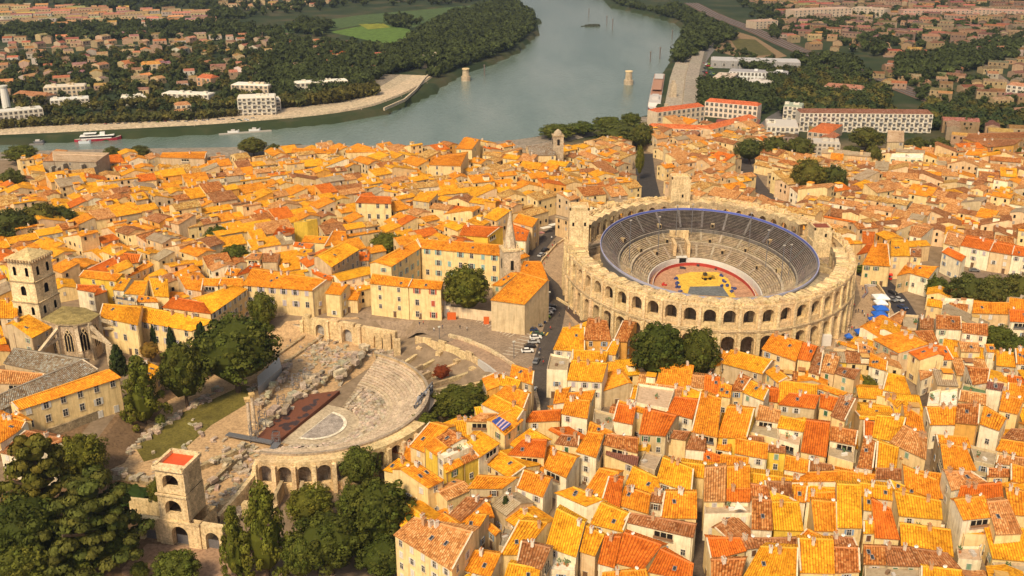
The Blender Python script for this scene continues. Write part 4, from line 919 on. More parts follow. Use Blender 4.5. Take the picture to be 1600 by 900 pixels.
    if R.random() < .38 and label is None:
        p = (D.lerp(C, R.uniform(.1, .9)) if not flat else C); inst('satellite_dish', ME_DISH, root, (p.x-base[0], p.y-base[1], p.z-base[2]+.1), R.uniform(-1.2, .6)); feats.append('a satellite dish')
    if group: root['group'] = 'tiled houses packed in the old town'
    wd = (B-A).length; size = 'small' if wd < 6 else ('long' if wd > 15 else ('wide' if wd > 11 else 'mid-sized'))
    HOUSES.append(dict(o=root, rc=RC[rc][2], wc=WC[wc][1], size=size, flat=flat, feats=feats, ctr=ctr, auto=label is None, style=st)); return root
# tile frames of the reading grid: offset and scale
TT = {'1': (600, 600, 6), '2': (600, 750, 6), '3': (850, 600, 6), '4': (850, 750, 6), '5': (1100, 600, 6), '6': (1100, 750, 6), '7': (1350, 600, 6), '8': (1350, 750, 6),
      'a': (780, 480, 6), 'b': (1100, 480, 6), 'c': (1350, 480, 6), 'd': (1320, 350, 5.357), 'e': (560, 330, 5), 'f': (360, 360, 6), 'g': (120, 400, 5.357), 'h': (0, 370, 3.333), 'i': (0, 620, 3.215)}
def quadw(t, q, h, flat=False, slope=.34):
    ox, oy, s = TT[t]; px = [(ox+q[i]/s, oy+q[i+1]/s) for i in range(0, 8, 2)]
    A = PH(*px[0], h); B = PH(*px[1], h); z = (A.z+B.z)/2; A = P(*px[0], z); B = P(*px[1], z)
    if flat: return A, B, P(*px[2], z), P(*px[3], z)
    e = (B-A).normalized(); zt = z+1.5
    for _ in range(8):
        C, D = P(*px[2], zt), P(*px[3], zt); m_ = (C+D)/2-(A+B)/2; dep = abs(m_.x*e.y-m_.y*e.x); zt = z+min(4.5, slope*dep)
    return A, B, P(*px[2], zt), P(*px[3], zt)
HL = """
1 245 575 400 640 605 405 430 360 10 o c
1 490 500 605 585 735 510 610 425 12 k w
1 380 575 500 665 595 595 480 505 11 o y
1 500 665 560 720 835 600 745 520 11 F w w
1 580 825 740 745 705 700 560 765 10 o y
1 745 745 885 680 850 635 730 690 10 k y
1 890 680 1080 550 905 440 770 560 10 y w
1 1130 475 1300 330 1190 240 1005 345 11 o c
1 770 345 1000 350 1055 280 900 275 10 p c
1 925 185 1250 335 1310 245 1025 100 12 y w
1 1040 105 1305 240 1360 95 1140 10 12 o c
1 70 625 170 650 225 560 125 545 5 b s
1 175 700 255 745 255 590 225 545 6 o c
1 0 800 110 830 240 750 130 700 9 y c
2 410 70 555 -5 330 -150 160 -100 10 o c
2 100 0 290 190 410 75 160 -95 8 o c
2 570 365 700 410 930 180 770 160 7 b s
2 700 400 1030 335 1000 250 930 180 7 o s
2 740 445 885 455 960 330 830 320 8 o s
2 965 440 1050 515 1080 480 990 400 5 o s
2 1075 640 1120 650 1210 465 1130 445 4 F G s
2 1100 690 1300 690 1530 400 1270 380 8 y c
2 1250 760 1480 830 1560 640 1290 575 9 b b
2 740 830 1000 900 1090 700 850 660 7 o c
2 1100 1000 1440 1000 1460 830 1170 780 7 y c
2 795 70 1110 75 1240 -20 870 -40 8 o s
2 1250 60 1490 150 1560 -10 1310 -90 8 o w
2 1195 120 1290 215 1345 160 1240 90 5 y w
1 1165 655 1500 680 1525 530 1300 520 8 r c
2 480 300 560 355 650 290 560 270 5 o c
3 165 270 405 315 430 160 210 140 10 o w
3 210 135 440 160 475 65 230 85 11 o c
3 90 175 195 165 240 35 110 60 11 o w
3 -170 350 150 335 160 240 -110 260 8 r c
3 105 550 320 580 330 490 160 475 9 b c
3 0 775 210 870 305 690 70 620 8 o w
3 305 625 490 680 560 470 410 450 9.5 o w
3 410 455 560 475 640 450 430 360 11 o c
3 560 560 880 640 880 510 590 470 10 k c
3 580 650 875 765 885 690 600 570 8 u c
3 650 335 830 370 860 225 690 185 10 r c
3 895 460 1140 480 1240 300 940 235 10 r s
3 690 190 940 270 950 235 700 155 11 o c
3 1155 255 1390 320 1445 150 1225 120 10 r w
3 845 190 1165 250 1230 60 880 10 10 F c w
3 1140 490 1330 520 1370 450 1200 435 8 b c
3 1385 440 1625 490 1660 140 1470 80 11 o c
3 1330 600 1510 615 1520 510 1380 480 8 b w
3 1055 900 1380 1010 1400 800 1115 690 8 y c
3 770 930 1110 1050 1060 880 830 780 8 y c
3 390 990 560 1060 700 830 520 790 8 o c
3 880 780 1040 830 1110 680 950 640 6 F s s
3 450 430 640 440 660 300 470 250 8 F s s
4 110 115 400 240 540 185 270 65 8 y w
4 545 190 705 270 740 0 610 -30 8 r c
4 705 225 975 305 1000 140 760 60 8 o c
4 990 190 1110 210 1130 130 1010 120 8.5 b w
4 1095 345 1430 350 1430 115 1135 110 9 o c
4 440 400 740 475 800 320 530 215 7.5 y c
4 755 380 1400 530 1425 420 810 310 8.5 b w
4 20 610 300 710 380 400 120 270 8 Y w
4 340 660 480 700 560 520 390 430 7.5 y p
4 510 770 660 810 720 535 570 530 7 r w
4 665 765 930 830 1100 610 750 495 7 r c
4 980 850 1380 930 1400 790 1090 650 7 r c
4 545 960 1000 1000 960 840 550 870 6 o c
4 30 860 290 880 300 710 60 680 5 F w w
5 130 490 400 500 470 235 220 210 10 o y
5 490 325 700 355 720 250 520 200 9.5 p w
5 690 400 930 440 970 350 720 300 9.5 y w
5 400 460 690 540 700 370 480 330 7.5 F s c
5 690 540 890 600 920 450 720 420 7.5 F c c
5 910 625 1145 675 1180 370 960 340 9 r c
5 1180 520 1420 570 1440 440 1190 400 9 k w
5 1160 690 1400 760 1410 590 1180 560 7 F s c
5 365 70 560 150 605 55 440 -30 9 y c
5 250 55 365 60 440 -50 330 -90 9 k c
5 700 185 1040 225 1080 110 800 85 9 r s
5 1085 210 1210 245 1255 135 1095 95 8 r c
5 1190 290 1320 340 1420 140 1270 110 9 b c
5 290 640 590 695 600 565 300 510 8 o w
5 290 530 560 560 560 500 300 470 8.5 b w
5 0 580 250 625 260 540 30 510 7 o w
5 0 760 180 740 175 680 0 620 6 r w
5 755 790 980 830 990 720 770 670 7.5 o w
5 980 800 1210 800 1200 760 980 720 7 b c
5 820 910 1250 900 1250 820 980 830 7.5 o w
5 600 625 765 640 765 590 600 570 8 b y
6 0 190 200 190 210 -130 10 -110 9 p c
6 215 190 430 195 435 80 215 80 8.5 r c
6 220 75 430 75 430 -130 220 -120 10 o c
6 0 340 450 330 440 190 0 200 7 F s c
6 450 450 640 460 630 190 455 180 8 k c
6 445 180 620 180 590 60 440 40 9 k c
6 660 455 930 465 890 210 640 210 8 Y y
6 640 210 880 210 800 165 620 110 9.5 y c
6 590 110 830 160 820 30 570 10 9 b c
6 845 190 950 200 970 60 850 55 10 o w
6 1040 465 1250 470 1240 210 1010 190 8 o c
6 960 190 1230 200 1225 110 965 130 9 o c
6 1255 435 1480 440 1465 50 1250 40 9 y c
6 65 740 395 650 340 545 25 545 8 r c
6 400 640 545 620 540 545 345 545 8 b c
6 545 620 885 650 870 545 545 545 8.3 b c
6 345 950 870 950 880 640 530 625 8.5 y c
6 70 950 340 930 390 740 70 750 7 k c
6 905 855 1220 865 1210 560 885 550 8.5 y c
6 1215 640 1440 635 1400 545 1200 530 8.5 b c
6 1220 860 1460 850 1450 640 1215 630 8 k c
7 180 50 440 100 380 -70 220 -100 9 y c
7 230 150 310 215 375 160 150 110 8 y c
7 80 490 330 540 390 320 115 295 9 y c
7 245 540 580 700 590 510 370 390 9 p c
7 400 400 570 460 545 310 370 200 9 o c
7 -60 770 80 790 110 550 0 510 8 k c
7 110 790 300 800 325 600 130 540 8 y c
7 340 690 510 720 510 640 350 610 6 p c
7 0 490 80 490 90 360 0 345 8 r c
7 110 880 380 890 360 800 120 790 7.5 b c
8 385 60 705 190 680 0 370 -130 9 o c
8 330 325 735 360 720 200 290 110 8.5 y c
8 290 100 600 170 385 60 240 0 8.5 y c
8 340 520 740 545 760 440 340 400 6 F u w
8 105 530 330 545 250 270 75 180 8 r c
8 0 490 100 490 95 390 0 390 8 y c
8 0 270 75 280 70 140 0 130 9 y c
8 0 780 205 785 190 625 0 620 6 k s
8 225 790 520 800 430 640 190 625 6 b s
8 530 800 920 840 790 690 445 640 6 b s
8 540 950 960 950 930 850 540 810 6 y c
8 0 990 530 990 530 810 0 795 5 F s s
8 930 365 1210 335 1130 150 850 190 10 o c
8 1240 500 1480 490 1350 190 1160 210 9 p c
8 870 190 1310 180 1290 30 910 60 10 r c
8 1370 310 1560 330 1560 120 1330 80 9 o c
8 820 90 1150 20 1000 -80 760 -80 10 p c
8 930 530 1230 540 1240 440 930 450 6 F o c
8 1240 900 1560 880 1560 800 1200 790 4 F s s
8 880 760 1100 780 1080 640 860 640 4 F c w
7 755 810 870 790 840 580 720 570 9 o s
7 870 795 1050 800 960 600 840 575 9 o s
7 700 580 1000 590 970 500 680 480 10 o s
7 620 375 860 375 870 220 580 220 8 o w
7 860 355 1070 375 1085 190 880 190 9 k o
7 1090 370 1270 430 1330 320 1125 210 9 o w
7 1270 240 1440 275 1490 150 1305 100 9 o c
7 890 150 1140 190 1145 100 905 60 9 p c
7 910 70 1145 110 1145 60 930 10 9.5 F g s
7 1150 30 1290 55 1310 0 1160 -20 11 u w
7 1300 500 1560 530 1560 430 1380 420 8 b c
7 1240 610 1560 690 1560 560 1300 520 7 o c
7 1030 740 1220 780 1250 650 990 590 6 F s s
7 1240 740 1560 760 1560 700 1260 670 6 p c
7 1160 860 1360 860 1360 800 1160 790 8 k c
7 1380 900 1560 930 1560 800 1380 750 8 o c
7 700 220 870 220 880 60 720 80 9 F w w
7 590 200 700 210 720 60 610 90 8 F w w
c 90 295 330 425 590 345 360 225 9 o s
c 415 410 530 490 700 435 610 350 9 r c
c 700 485 835 485 770 370 640 350 9 r c
c 560 330 700 345 650 220 480 225 8 k s
c 680 195 915 205 905 90 680 75 10 k c
c 925 230 1160 260 1160 160 920 150 10 k c
c 915 410 1090 415 1070 335 890 325 8 p c
c 1155 410 1225 415 1215 350 1140 350 9 o c
c 1245 540 1420 555 1400 430 1245 415 8 y s
c 1430 525 1560 530 1560 395 1420 390 9 o w
c 1020 720 1160 700 1180 580 970 560 8 k c
c 530 680 640 640 700 610 520 605 6 p c
c 135 155 350 150 385 60 330 45 8 p c
c 110 240 350 230 340 180 110 190 8 r c
c 370 210 490 215 510 90 360 80 8 F s s
c 530 195 650 200 650 105 525 105 8 b c
d 1070 740 1380 750 1380 660 1085 655 9 o t
d 820 655 1075 665 1080 640 830 635 10 F w w
d 1385 810 1560 820 1560 730 1380 715 9 r w
c 1350 780 1470 790 1480 720 1355 710 8 o c
c 1350 700 1560 715 1560 660 1350 640 8 r c
c 50 545 210 590 220 510 60 430 8 o w
c -50 440 100 450 80 380 -60 330 8 p c
b 175 520 550 620 640 500 250 400 8 y s
b 575 600 700 705 780 660 650 560 8 y c
b 545 385 860 500 920 330 640 250 10 o c
b 880 480 1000 500 1060 370 930 335 10 r c
b 980 600 1080 630 1120 400 1070 380 9 b c
b 1090 590 1220 620 1270 470 1140 440 9 p t
b 1225 610 1410 670 1460 590 1270 560 9 b t
b 0 820 120 830 150 660 10 640 9 r c
b 130 820 245 840 260 740 150 700 9 o c
b 95 550 150 540 225 440 150 415 8 o c
b 1030 740 1290 830 1340 800 1100 720 7 o c
b 1215 400 1330 415 1340 340 1230 320 8 F s t
a 795 300 1050 305 1010 130 830 110 10 k o
a 1075 310 1200 320 1270 150 1160 130 10 k o
a 640 675 965 695 1010 530 680 500 10 y c
a 445 600 640 610 660 480 480 450 9 F s w
a 510 390 800 410 800 190 600 190 8 y c
a 690 490 1000 500 1020 420 690 400 7 y c
a 1000 430 1090 440 1130 330 1060 320 8 y c
a 100 650 310 720 325 605 120 540 11 o s
a 0 720 170 760 200 690 20 640 10 Y c
f 890 585 1035 600 1100 510 960 490 9 o c
f 1040 640 1190 650 1230 550 1095 530 9 o c
f 590 140 750 165 780 130 600 110 9 r w
f 615 225 745 240 770 180 660 175 9 y c
f 770 400 940 470 960 440 760 365 9 r c
f 300 290 440 290 460 220 310 215 9 b s
f 130 265 270 270 300 215 190 220 9 p c
f 60 420 280 360 290 330 190 320 9 r c
f 0 420 70 410 100 365 0 355 9 o c
f 340 130 600 20 600 -20 440 -20 9 r s
f 670 100 940 120 930 60 700 50 8 o c
f 880 150 1100 100 1080 10 960 10 9 o c
g 400 310 560 320 590 210 480 210 9 y c
g 650 330 770 340 760 200 610 190 10 Y c
g 300 275 390 285 450 190 370 185 9 y w
g 500 380 680 380 660 350 520 330 9 o c
g 20 170 330 205 380 150 60 120 10 o y
g 90 110 260 125 390 65 330 0 9 r c
g 390 65 520 50 540 -10 390 -20 9 r c
g 430 175 640 70 600 40 500 100 9 o c
g 1045 240 1180 245 1200 190 1060 190 10 o c
g 1190 240 1390 250 1390 190 1210 190 10 o s
g 1240 150 1340 160 1370 110 1260 105 9 o c
g 910 270 1040 290 1060 190 850 170 9 o s
g 320 370 490 400 490 355 330 340 10 F m s
g 0 275 150 300 190 250 0 240 8 r w
g 150 330 250 290 230 270 170 270 8 r p
e 1045 575 1120 580 1240 490 1190 480 9 o c
e 1260 485 1480 530 1430 400 1290 390 11 o c
e 665 690 720 690 710 630 690 620 7 o c
e 790 185 1010 200 1100 130 820 115 10 r y
e 1190 220 1310 230 1330 160 1190 110 9 r c
e 1210 80 1360 120 1400 60 1250 20 11 o t
e 0 385 80 380 90 320 0 320 8 r s
d 150 335 380 350 360 170 240 160 9 o c
d 385 265 545 265 530 140 390 135 10 Y c
d 545 265 640 270 640 210 550 205 9 b c
d 100 255 350 200 360 165 180 170 9 r t
d 440 430 560 400 560 350 500 350 8 o t
d 545 405 700 450 770 360 600 345 8 o w
d 815 230 980 310 1010 270 860 195 9 r c
d 965 175 1215 225 1250 150 1010 105 9 r w
d 1215 225 1400 255 1420 185 1240 150 9 r p
d 1400 255 1560 275 1560 210 1420 185 9 r w
d 830 160 960 190 1000 110 860 70 9 p c
d 150 160 240 165 250 85 150 80 8 r c
d 540 90 640 110 720 40 560 10 9 p w
h 165 525 265 470 150 405 60 450 12 y s
h 770 750 835 680 770 650 700 700 9 y c
h 0 420 90 420 90 340 0 330 13 y s
i 0 275 125 305 330 215 130 170 8 b w
i 0 230 110 160 130 125 0 95 9 o c
i -80 160 0 140 60 120 -40 80 9 o c
i 0 160 60 150 130 115 60 85 9 o c
"""
# big buildings built with the same walls and roofs but described by hand
def big(t, q, h, rc, wc, name, label, cat='building', **k):
    A, B, C, D = quadw(t, q, h); return house(A, B, C, D, rc, wc, label=label, name=name, cat=cat, group=False, **k)
big('2', (100, 505, 640, 840, 830, 490, 280, 350), 13.5, 'p', 'c', 'apartment_house', 'large four-storey cream house with wide salmon tiled roof beside the dark trees', 'house', style='white', dens=3.6, skip=.1, sky=2, chim=3)
big('e', (1035, 690, 1300, 725, 1475, 540, 1260, 480), 12, 'o', 's', 'church', 'plain stone church with large golden tiled roof beside the parked cars', 'church', wins=False, backk=.1, sky=0, chim=0)
big('e', (490, 285, 1110, 345, 1110, 265, 460, 215), 14, 'o', 'c', 'convent', 'long three-storey building with sage green shutters behind the round tree', style='teal', dens=4.6, skip=.05, big=True, wh=4.4)
big('e', (255, 430, 485, 285, 450, 225, 130, 395), 14, 'o', 'c', 'convent_wing', 'left wing of the convent with orange hipped roof', style='teal', dens=4.0, skip=.1, big=True, wh=4.4)
big('e', (90, 560, 390, 590, 420, 530, 110, 490), 13, 'o', 'c', 'modern_block', 'modern cream block with banded walls and small dark square windows', style='', dens=5.5, skip=.2, wh=3.6, chim=0)
big('e', (392, 590, 645, 607, 660, 550, 420, 530), 12.5, 'o', 'c', 'town_house', 'town house with red shutters and roof balcony facing the parking square', style='red', dens=4.6, skip=.05, big=True, wh=4.6)
big('f', (120, 510, 770, 562, 900, 465, 200, 360), 13, 'o', 'c', 'mansion', 'grand cream mansion with tall arched windows and wide orange hipped roof', style='lilac', dens=4.3, skip=.05, big=True, wh=4.6, chim=3)
big('f', (945, 340, 1205, 175, 1070, 110, 820, 240), 13, 'y', 's', 'stone_house', 'tall bare stone house with dark windows and golden roof left of convent', style='', dens=3.4, big=True, wh=4.2)
big('g', (1125, 480, 1425, 275, 1300, 245, 1000, 360), 12, 'y', 'c', 'town_hall_wing', 'pale wing with row of white windows and small flags above the dark pines', style='white', dens=3.4, skip=.05, big=True, wh=4.2)
big('g', (720, 425, 1120, 480, 1060, 390, 800, 345), 12, 'r', 'c', 'red_roof_wing', 'wing with red-orange mottled roof and stone bell gable on it')
big('g', (190, 505, 510, 575, 540, 430, 220, 400), 12, 'y', 'c', 'bishop_palace', 'left half of the long golden roofed palace beside the church buttresses', style='lilac', dens=4, big=True, wh=4.5)
big('g', (525, 540, 960, 625, 1150, 545, 540, 425), 12.5, 'y', 'c', 'bishop_palace', 'right half of the long golden roofed palace above the slim cypresses', style='lilac', dens=4.2, big=True, wh=4.5, chim=3)
big('h', (95, 900, 628, 730, 570, 690, 60, 862), 13, 'o', 'c', 'cloister_house', 'long cream house with orange roof and white shutters beside the cloister', style='white', dens=4.6, big=True, wh=4.2, skip=.05, chim=0, sky=0)
big('h', (20, 655, 330, 720, 430, 640, 70, 580), 8.5, 'G', 's', 'cloister_gallery', 'rear gallery of cloister under old grey stone slabs', 'gallery', sky=0, chim=0)
big('h', (0, 900, 510, 692, 430, 640, 0, 820), 9, 'G', 's', 'cloister_gallery', 'right gallery of cloister under old grey stone slabs', 'gallery', sky=0, chim=0)
big('h', (-40, 760, 200, 765, 230, 715, -40, 690), 7, 'p', 's', 'cloister_gallery', 'low front gallery across the cloister yard', 'gallery', sky=0, chim=0)
for ln in HL.strip().splitlines():
    f = ln.split(); t = f[0]; q = [float(x) for x in f[1:9]]; h = float(f[9])+R.uniform(-.15, .15)
    flat = f[10] == 'F'; rc = f[11] if flat else f[10]; wc = f[12] if flat else f[11]; wc = wc if wc in WC else 's'
    wc = 'w' if wc == 'c' and R.random() < .2 else wc
    A, B, C, D = quadw(t, q, h, flat); house(A, B, C, D, rc, wc, flat=flat)
print('hand houses', len(HOUSES))
# ---------------------------------------------------------------- landmarks of the town
TT['j'] = (800, 200, 4); TT['k'] = (0, 200, 4); TT['l'] = (400, 200, 4); TT['m'] = (1200, 200, 4)
big('j', (112, 170, 275, 168, 250, 92, 95, 112), 11, 'G', 'c', 'old_church', 'pale church with grey stone roof beside a small bell tower near the river', 'church', style='', skip=.6, chim=0, sky=0)
big('k', (335, 205, 600, 212, 655, 172, 330, 163), 13, 'c', 'G', 'ruined_baths', 'long grey ruined building with heavy buttresses near the left river bank', 'ruin', style='', dens=5, skip=.3, chim=0, sky=0, backk=.5)
big('k', (265, 205, 335, 205, 400, 150, 330, 145), 12, 'p', 'G', 'ruined_baths_gable', 'grey gabled end of the ruined baths', 'ruin', wins=False, chim=0, sky=0)
big('k', (1000, 182, 1280, 190, 1290, 155, 1012, 158), 10, 'o', 's', 'riverside_building', 'long stone riverside building with row of dark windows under orange roof', style='', dens=4, skip=.05, wh=9)
big('l', (620, 465, 845, 472, 840, 432, 650, 425), 12, 'r', 'c', 'town_palace', 'cream palace with a pediment and two rows of tall windows', style='', dens=4.2, skip=.02, big=True, wh=5.2, chim=0)
big('l', (1080, 228, 1280, 236, 1315, 160, 1110, 180), 12, 'o', 'c', 'gallery_hall', 'big hall with broad orange roof near the river', style='', dens=6, skip=.2)
big('l', (1250, 128, 1350, 132, 1390, 75, 1300, 60), 11, 'o', 'c', 'riverside_house', 'gabled house standing tallest on the near river front')
big('l', (220, 155, 500, 157, 510, 130, 230, 128), 9, 'o', 'c', 'riverside_building', 'long low riverside house under orange roof at centre left')
big('l', (235, 600, 320, 592, 385, 574, 290, 583), 11, 'c', 'y', 'yellow_house', 'tall blank bright yellow wall house among the roofs', 'house', flat=True, wins=False)
big('l', (555, 155, 740, 160, 745, 135, 560, 138), 9, 'o', 'c', 'riverside_building', 'second long low riverside house right of centre left one')
big('m', (1380, 120, 1540, 105, 1580, 75, 1260, 75), 9, 'b', 'o', 'school', 'long ochre building with arches under brown roof at right edge', 'school', style='', dens=4, big=True)
big('m', (1240, 60, 1620, 78, 1620, 30, 1250, 35), 9, 'b', 'o', 'school_wing', 'rear brown roofed wing of the ochre school', 'school', style='')
big('m', (745, 85, 850, 85, 850, 20, 750, 15), 10, 'c', 's', 'stone_block', 'plain beige building between the plane trees at right')
big('m', (760, 190, 970, 195, 975, 165, 770, 165), 8, 'w', 'w', 'white_terrace_house', 'low white building with roof terrace below plane trees', flat=True)
big('m', (1230, 165, 1380, 175, 1370, 130, 1250, 140), 8, 'o', 'w', 'white_gable_house', 'white house with bright orange gable roof near the ochre school')
# baths buttresses
A, B, _, _ = quadw('k', (335, 205, 600, 212, 655, 172, 330, 163), 13)
for k in range(8):
    p = A.lerp(B, k/7); d = (B-A).normalized(); n = Vector((d.y, -d.x, 0)); q = p+n*2.5; mb = MB(); mb.box((q.x, q.y, -5), (1.8, 5, R.uniform(11, 15)), math.atan2(d.y, d.x), 0, jit((.36, .30, .23), .1), taper=.8)
    tag(mb.obj('buttress', ['stone']), 'heavy grey buttress against the ruined baths by the river', 'buttress', 'buttresses of the ruined baths')
# --- cathedral tower
L0, F0, R0 = P(28, 493, 11), P(64.5, 500, 11), P(101, 480, 11); side = ((L0-F0).length+(R0-F0).length)/2*.97
dR = (R0-F0).normalized(); dL = Vector((-dR.y, dR.x, 0)); s_ = 8.6; print('tower side', side); s_ = min(10.5, max(8.6, side))
ct = thing('cathedral_tower', 'tall square stone cathedral tower with arched openings and low pyramid roof', 'tower', (F0.x, F0.y, 0))
ztop = zfor(F0.x, F0.y, 412); zz = [0, 11+(ztop-11)*.30, 11+(ztop-11)*.66, ztop]; cc = jit((.76, .60, .36), .02)
def tp(a, b_, z): p = F0+dR*a+dL*b_; return Vector((p.x, p.y, z))
for lv in range(3):
    i0 = .35*lv; z0, z1 = zz[lv], zz[lv+1]; S = s_-i0*1.2; mb = MB()
    def FA(s, z, d, i0=i0, S=S): return tp(i0+S/2+s, i0-d, z)
    def FB(s, z, d, i0=i0, S=S): return tp(i0-d, i0+S/2+s, z)
    zl = max(z0, 11) if lv == 0 else z0
    for Fx in (FA, FB):
        if lv == 0: mb.poly([Fx(-S/2, 0, 0), Fx(S/2, 0, 0), Fx(S/2, 11, 0), Fx(-S/2, 11, 0)], 0, cc)
        Hh = z1-zl
        if lv == 1: arch_bay(mb, lambda s, z, d: Fx(s, z, d), S, zl, Hh, 2.0, Hh*.3, Hh*.62, .01, 0, cc, 8, False, False)
        else:
            for h_ in (-1, 1): arch_bay(mb, (lambda s, z, d, h_=h_, Fx=Fx, S=S: Fx(s+h_*S/4, z, d)), S/2, zl, Hh, 1.25, Hh*.25, Hh*.62, .01, 0, cc, 8, False, False)
        g = [(-S/2, zl), (S/2, zl), (S/2, z1), (-S/2, z1)]; mb.poly([Fx(x, z, -.9) for x, z in g], 1)
        mb.poly([Fx(-S/2, z1-.35, .35), Fx(S/2, z1-.35, .35), Fx(S/2, z1+.1, .35), Fx(-S/2, z1+.1, .35)], 0, jit(STD)); mb.poly([Fx(-S/2, z1+.1, .35), Fx(S/2, z1+.1, .35), Fx(S/2, z1+.1, -.5), Fx(-S/2, z1+.1, -.5)], 0, STP)
    for p0, p1 in (((S+i0, i0), (S+i0, S+i0)), ((S+i0, S+i0), (i0, S+i0))): mb.poly([tp(*p0, z0), tp(*p1, z0), tp(*p1, z1), tp(*p0, z1)], 0, cc)
    mb.obj('tower_storey', ['stone', 'dark'], ct)
mb = MB(); i0 = -.5; c4 = [tp(i0+.9, i0+.9, ztop+.1), tp(s_-.1, i0+.9, ztop+.1), tp(s_-.1, s_-.1, ztop+.1), tp(i0+.9, s_-.1, ztop+.1)]
c4 = [tp(-.2, -.2, ztop+1.1), tp(s_+.1, -.2, ztop+1.1), tp(s_+.1, s_+.1, ztop+1.1), tp(-.2, s_+.1, ztop+1.1)]; ap = tp(s_/2, s_/2, ztop+3.6)
for k in range(4): a, b_ = c4[k], c4[(k+1) % 4]; mb.poly([a, b_, ap], 0, (.58, .44, .22)); mb.poly([a-Vector((0, 0, 1.0)), b_-Vector((0, 0, 1.0)), b_, a], 0, jit(STP))
mb.obj('pyramid_roof', ['stone'], ct)
for k in range(9):
    for Fx in (lambda t: tp(t, -.45, ztop+.15), lambda t: tp(-.45, t, ztop+.15)): p = Fx(.3+s_*k/9); mb = MB(); mb.box(tuple(p), (.5, .5, .8), math.atan2(dR.y, dR.x), 0, jit(STD)); mb.obj('corbel', ['stone'], ct)
# --- choir with flying buttresses
q = [P(u/3.333, 370+v/3.333, 14) for u, v in ((222, 428), (300, 452), (390, 455), (462, 440), (512, 404), (440, 372), (330, 362))]; cz = sum(q, Vector())/len(q)
ch = thing('cathedral_choir', 'polygonal stone choir with greenish flat roof and flying buttresses', 'church', (cz.x, cz.y, 0)); mb = MB(); mb.prism(q, -1, 14, 0, jit((.50, .38, .26), .02), top=False); mb.obj('wall', ['stone'], ch)
mb = MB(); ap = cz+Vector((0, 0, 1.2))
for k in range(len(q)): a, b_ = q[k], q[(k+1) % len(q)]; a2 = a+(a-cz).normalized()*.5; b2 = b_+(b_-cz).normalized()*.5; mb.poly([a2, b2, ap], 0, (.34, .26, .10)); mb.poly([a2-Vector((0, 0, .6)), b2-Vector((0, 0, .6)), b2, a2], 0, STD)
mb.obj('choir_roof', ['rubble'], ch)
for k in range(4):
    a, b_ = q[k], q[k+1]; m_ = (a+b_)/2; d = (b_-a).normalized(); n = Vector((d.y, -d.x, 0));
    if n.dot(m_-cz) < 0: n = -n
    def Fn(s, z, dd, m_=m_, d=d, n=n): p = m_+d*s+n*dd; return Vector((p.x, p.y, z))
    mb = MB(); wv_ = 1.5; pts = [(-wv_, 4), (wv_, 4), (wv_, 9.5), (wv_*.6, 11.2), (0, 12.2), (-wv_*.6, 11.2), (-wv_, 9.5)]; mb.poly([Fn(x, z, .05) for x, z in pts], 0)
    for x in (-wv_, -.5, .5, wv_): mb.beam(Fn(x, 4, .12), Fn(x, 9.6, .12), .2, .2, 1, STP)
    for x0, z0, x1, z1 in ((-wv_, 9.5, 0, 12.2), (wv_, 9.5, 0, 12.2), (-.5, 9.5, .6, 11.2), (.5, 9.5, -.6, 11.2)): mb.beam(Fn(x0, z0, .12), Fn(x1, z1, .12), .2, .2, 1, STP)
    mb.obj('gothic_window', ['dark', 'stone'], ch)
for k in range(5):
    a = q[k]; n = (a-cz); n.z = 0; n.normalize(); ang = math.atan2(n.y, n.x); mb = MB(); c = jit((.56, .44, .30), .08)
    mb.box((a.x, a.y, 0), (1.3, 1.2, 13.5), ang, 0, c); e = a+n*9; mb.box((e.x, e.y, -1), (3.2, 1.5, 8.5), ang, 0, c, taper=.85)
    m0 = Vector((a.x, a.y, 12.4)); m1 = Vector((e.x, e.y, 7.4)); mb.beam(m0, m1, 1.1, .9, 0, c); mb.beam(Vector((a.x, a.y, 9)), m0.lerp(m1, .75)-Vector((0, 0, .6)), .9, .6, 0, c); mb.obj('flying_buttress', ['stone'], ch)
for k, (u, v, cc_) in enumerate([(395, 590, 'red'), (430, 600, 'pink'), (455, 588, 'red'), (300, 600, 'green'), (475, 570, 'green')]):
    p = P(u/3.333, 370+v/3.333, 0); mb = MB()
    for j in range(50): o = Vector((R.gauss(0, .6), R.gauss(0, .6), R.uniform(.1, 1.2))); a_ = p+o; mb.poly([a_, a_+Vector((.4, .1, .1)), a_+Vector((.1, .3, .35))], 0, {'red': (.4, .06, .03), 'pink': (.5, .2, .15), 'green': (.07, .11, .03)}[cc_])
    tag(mb.obj('flowering_shrub', ['leaf']), f'{cc_} shrub in the small garden below the choir windows, number {k+1} from left' if 0 else f'{cc_} shrub growing in the garden under the choir windows', 'shrub', 'shrubs under the choir windows')
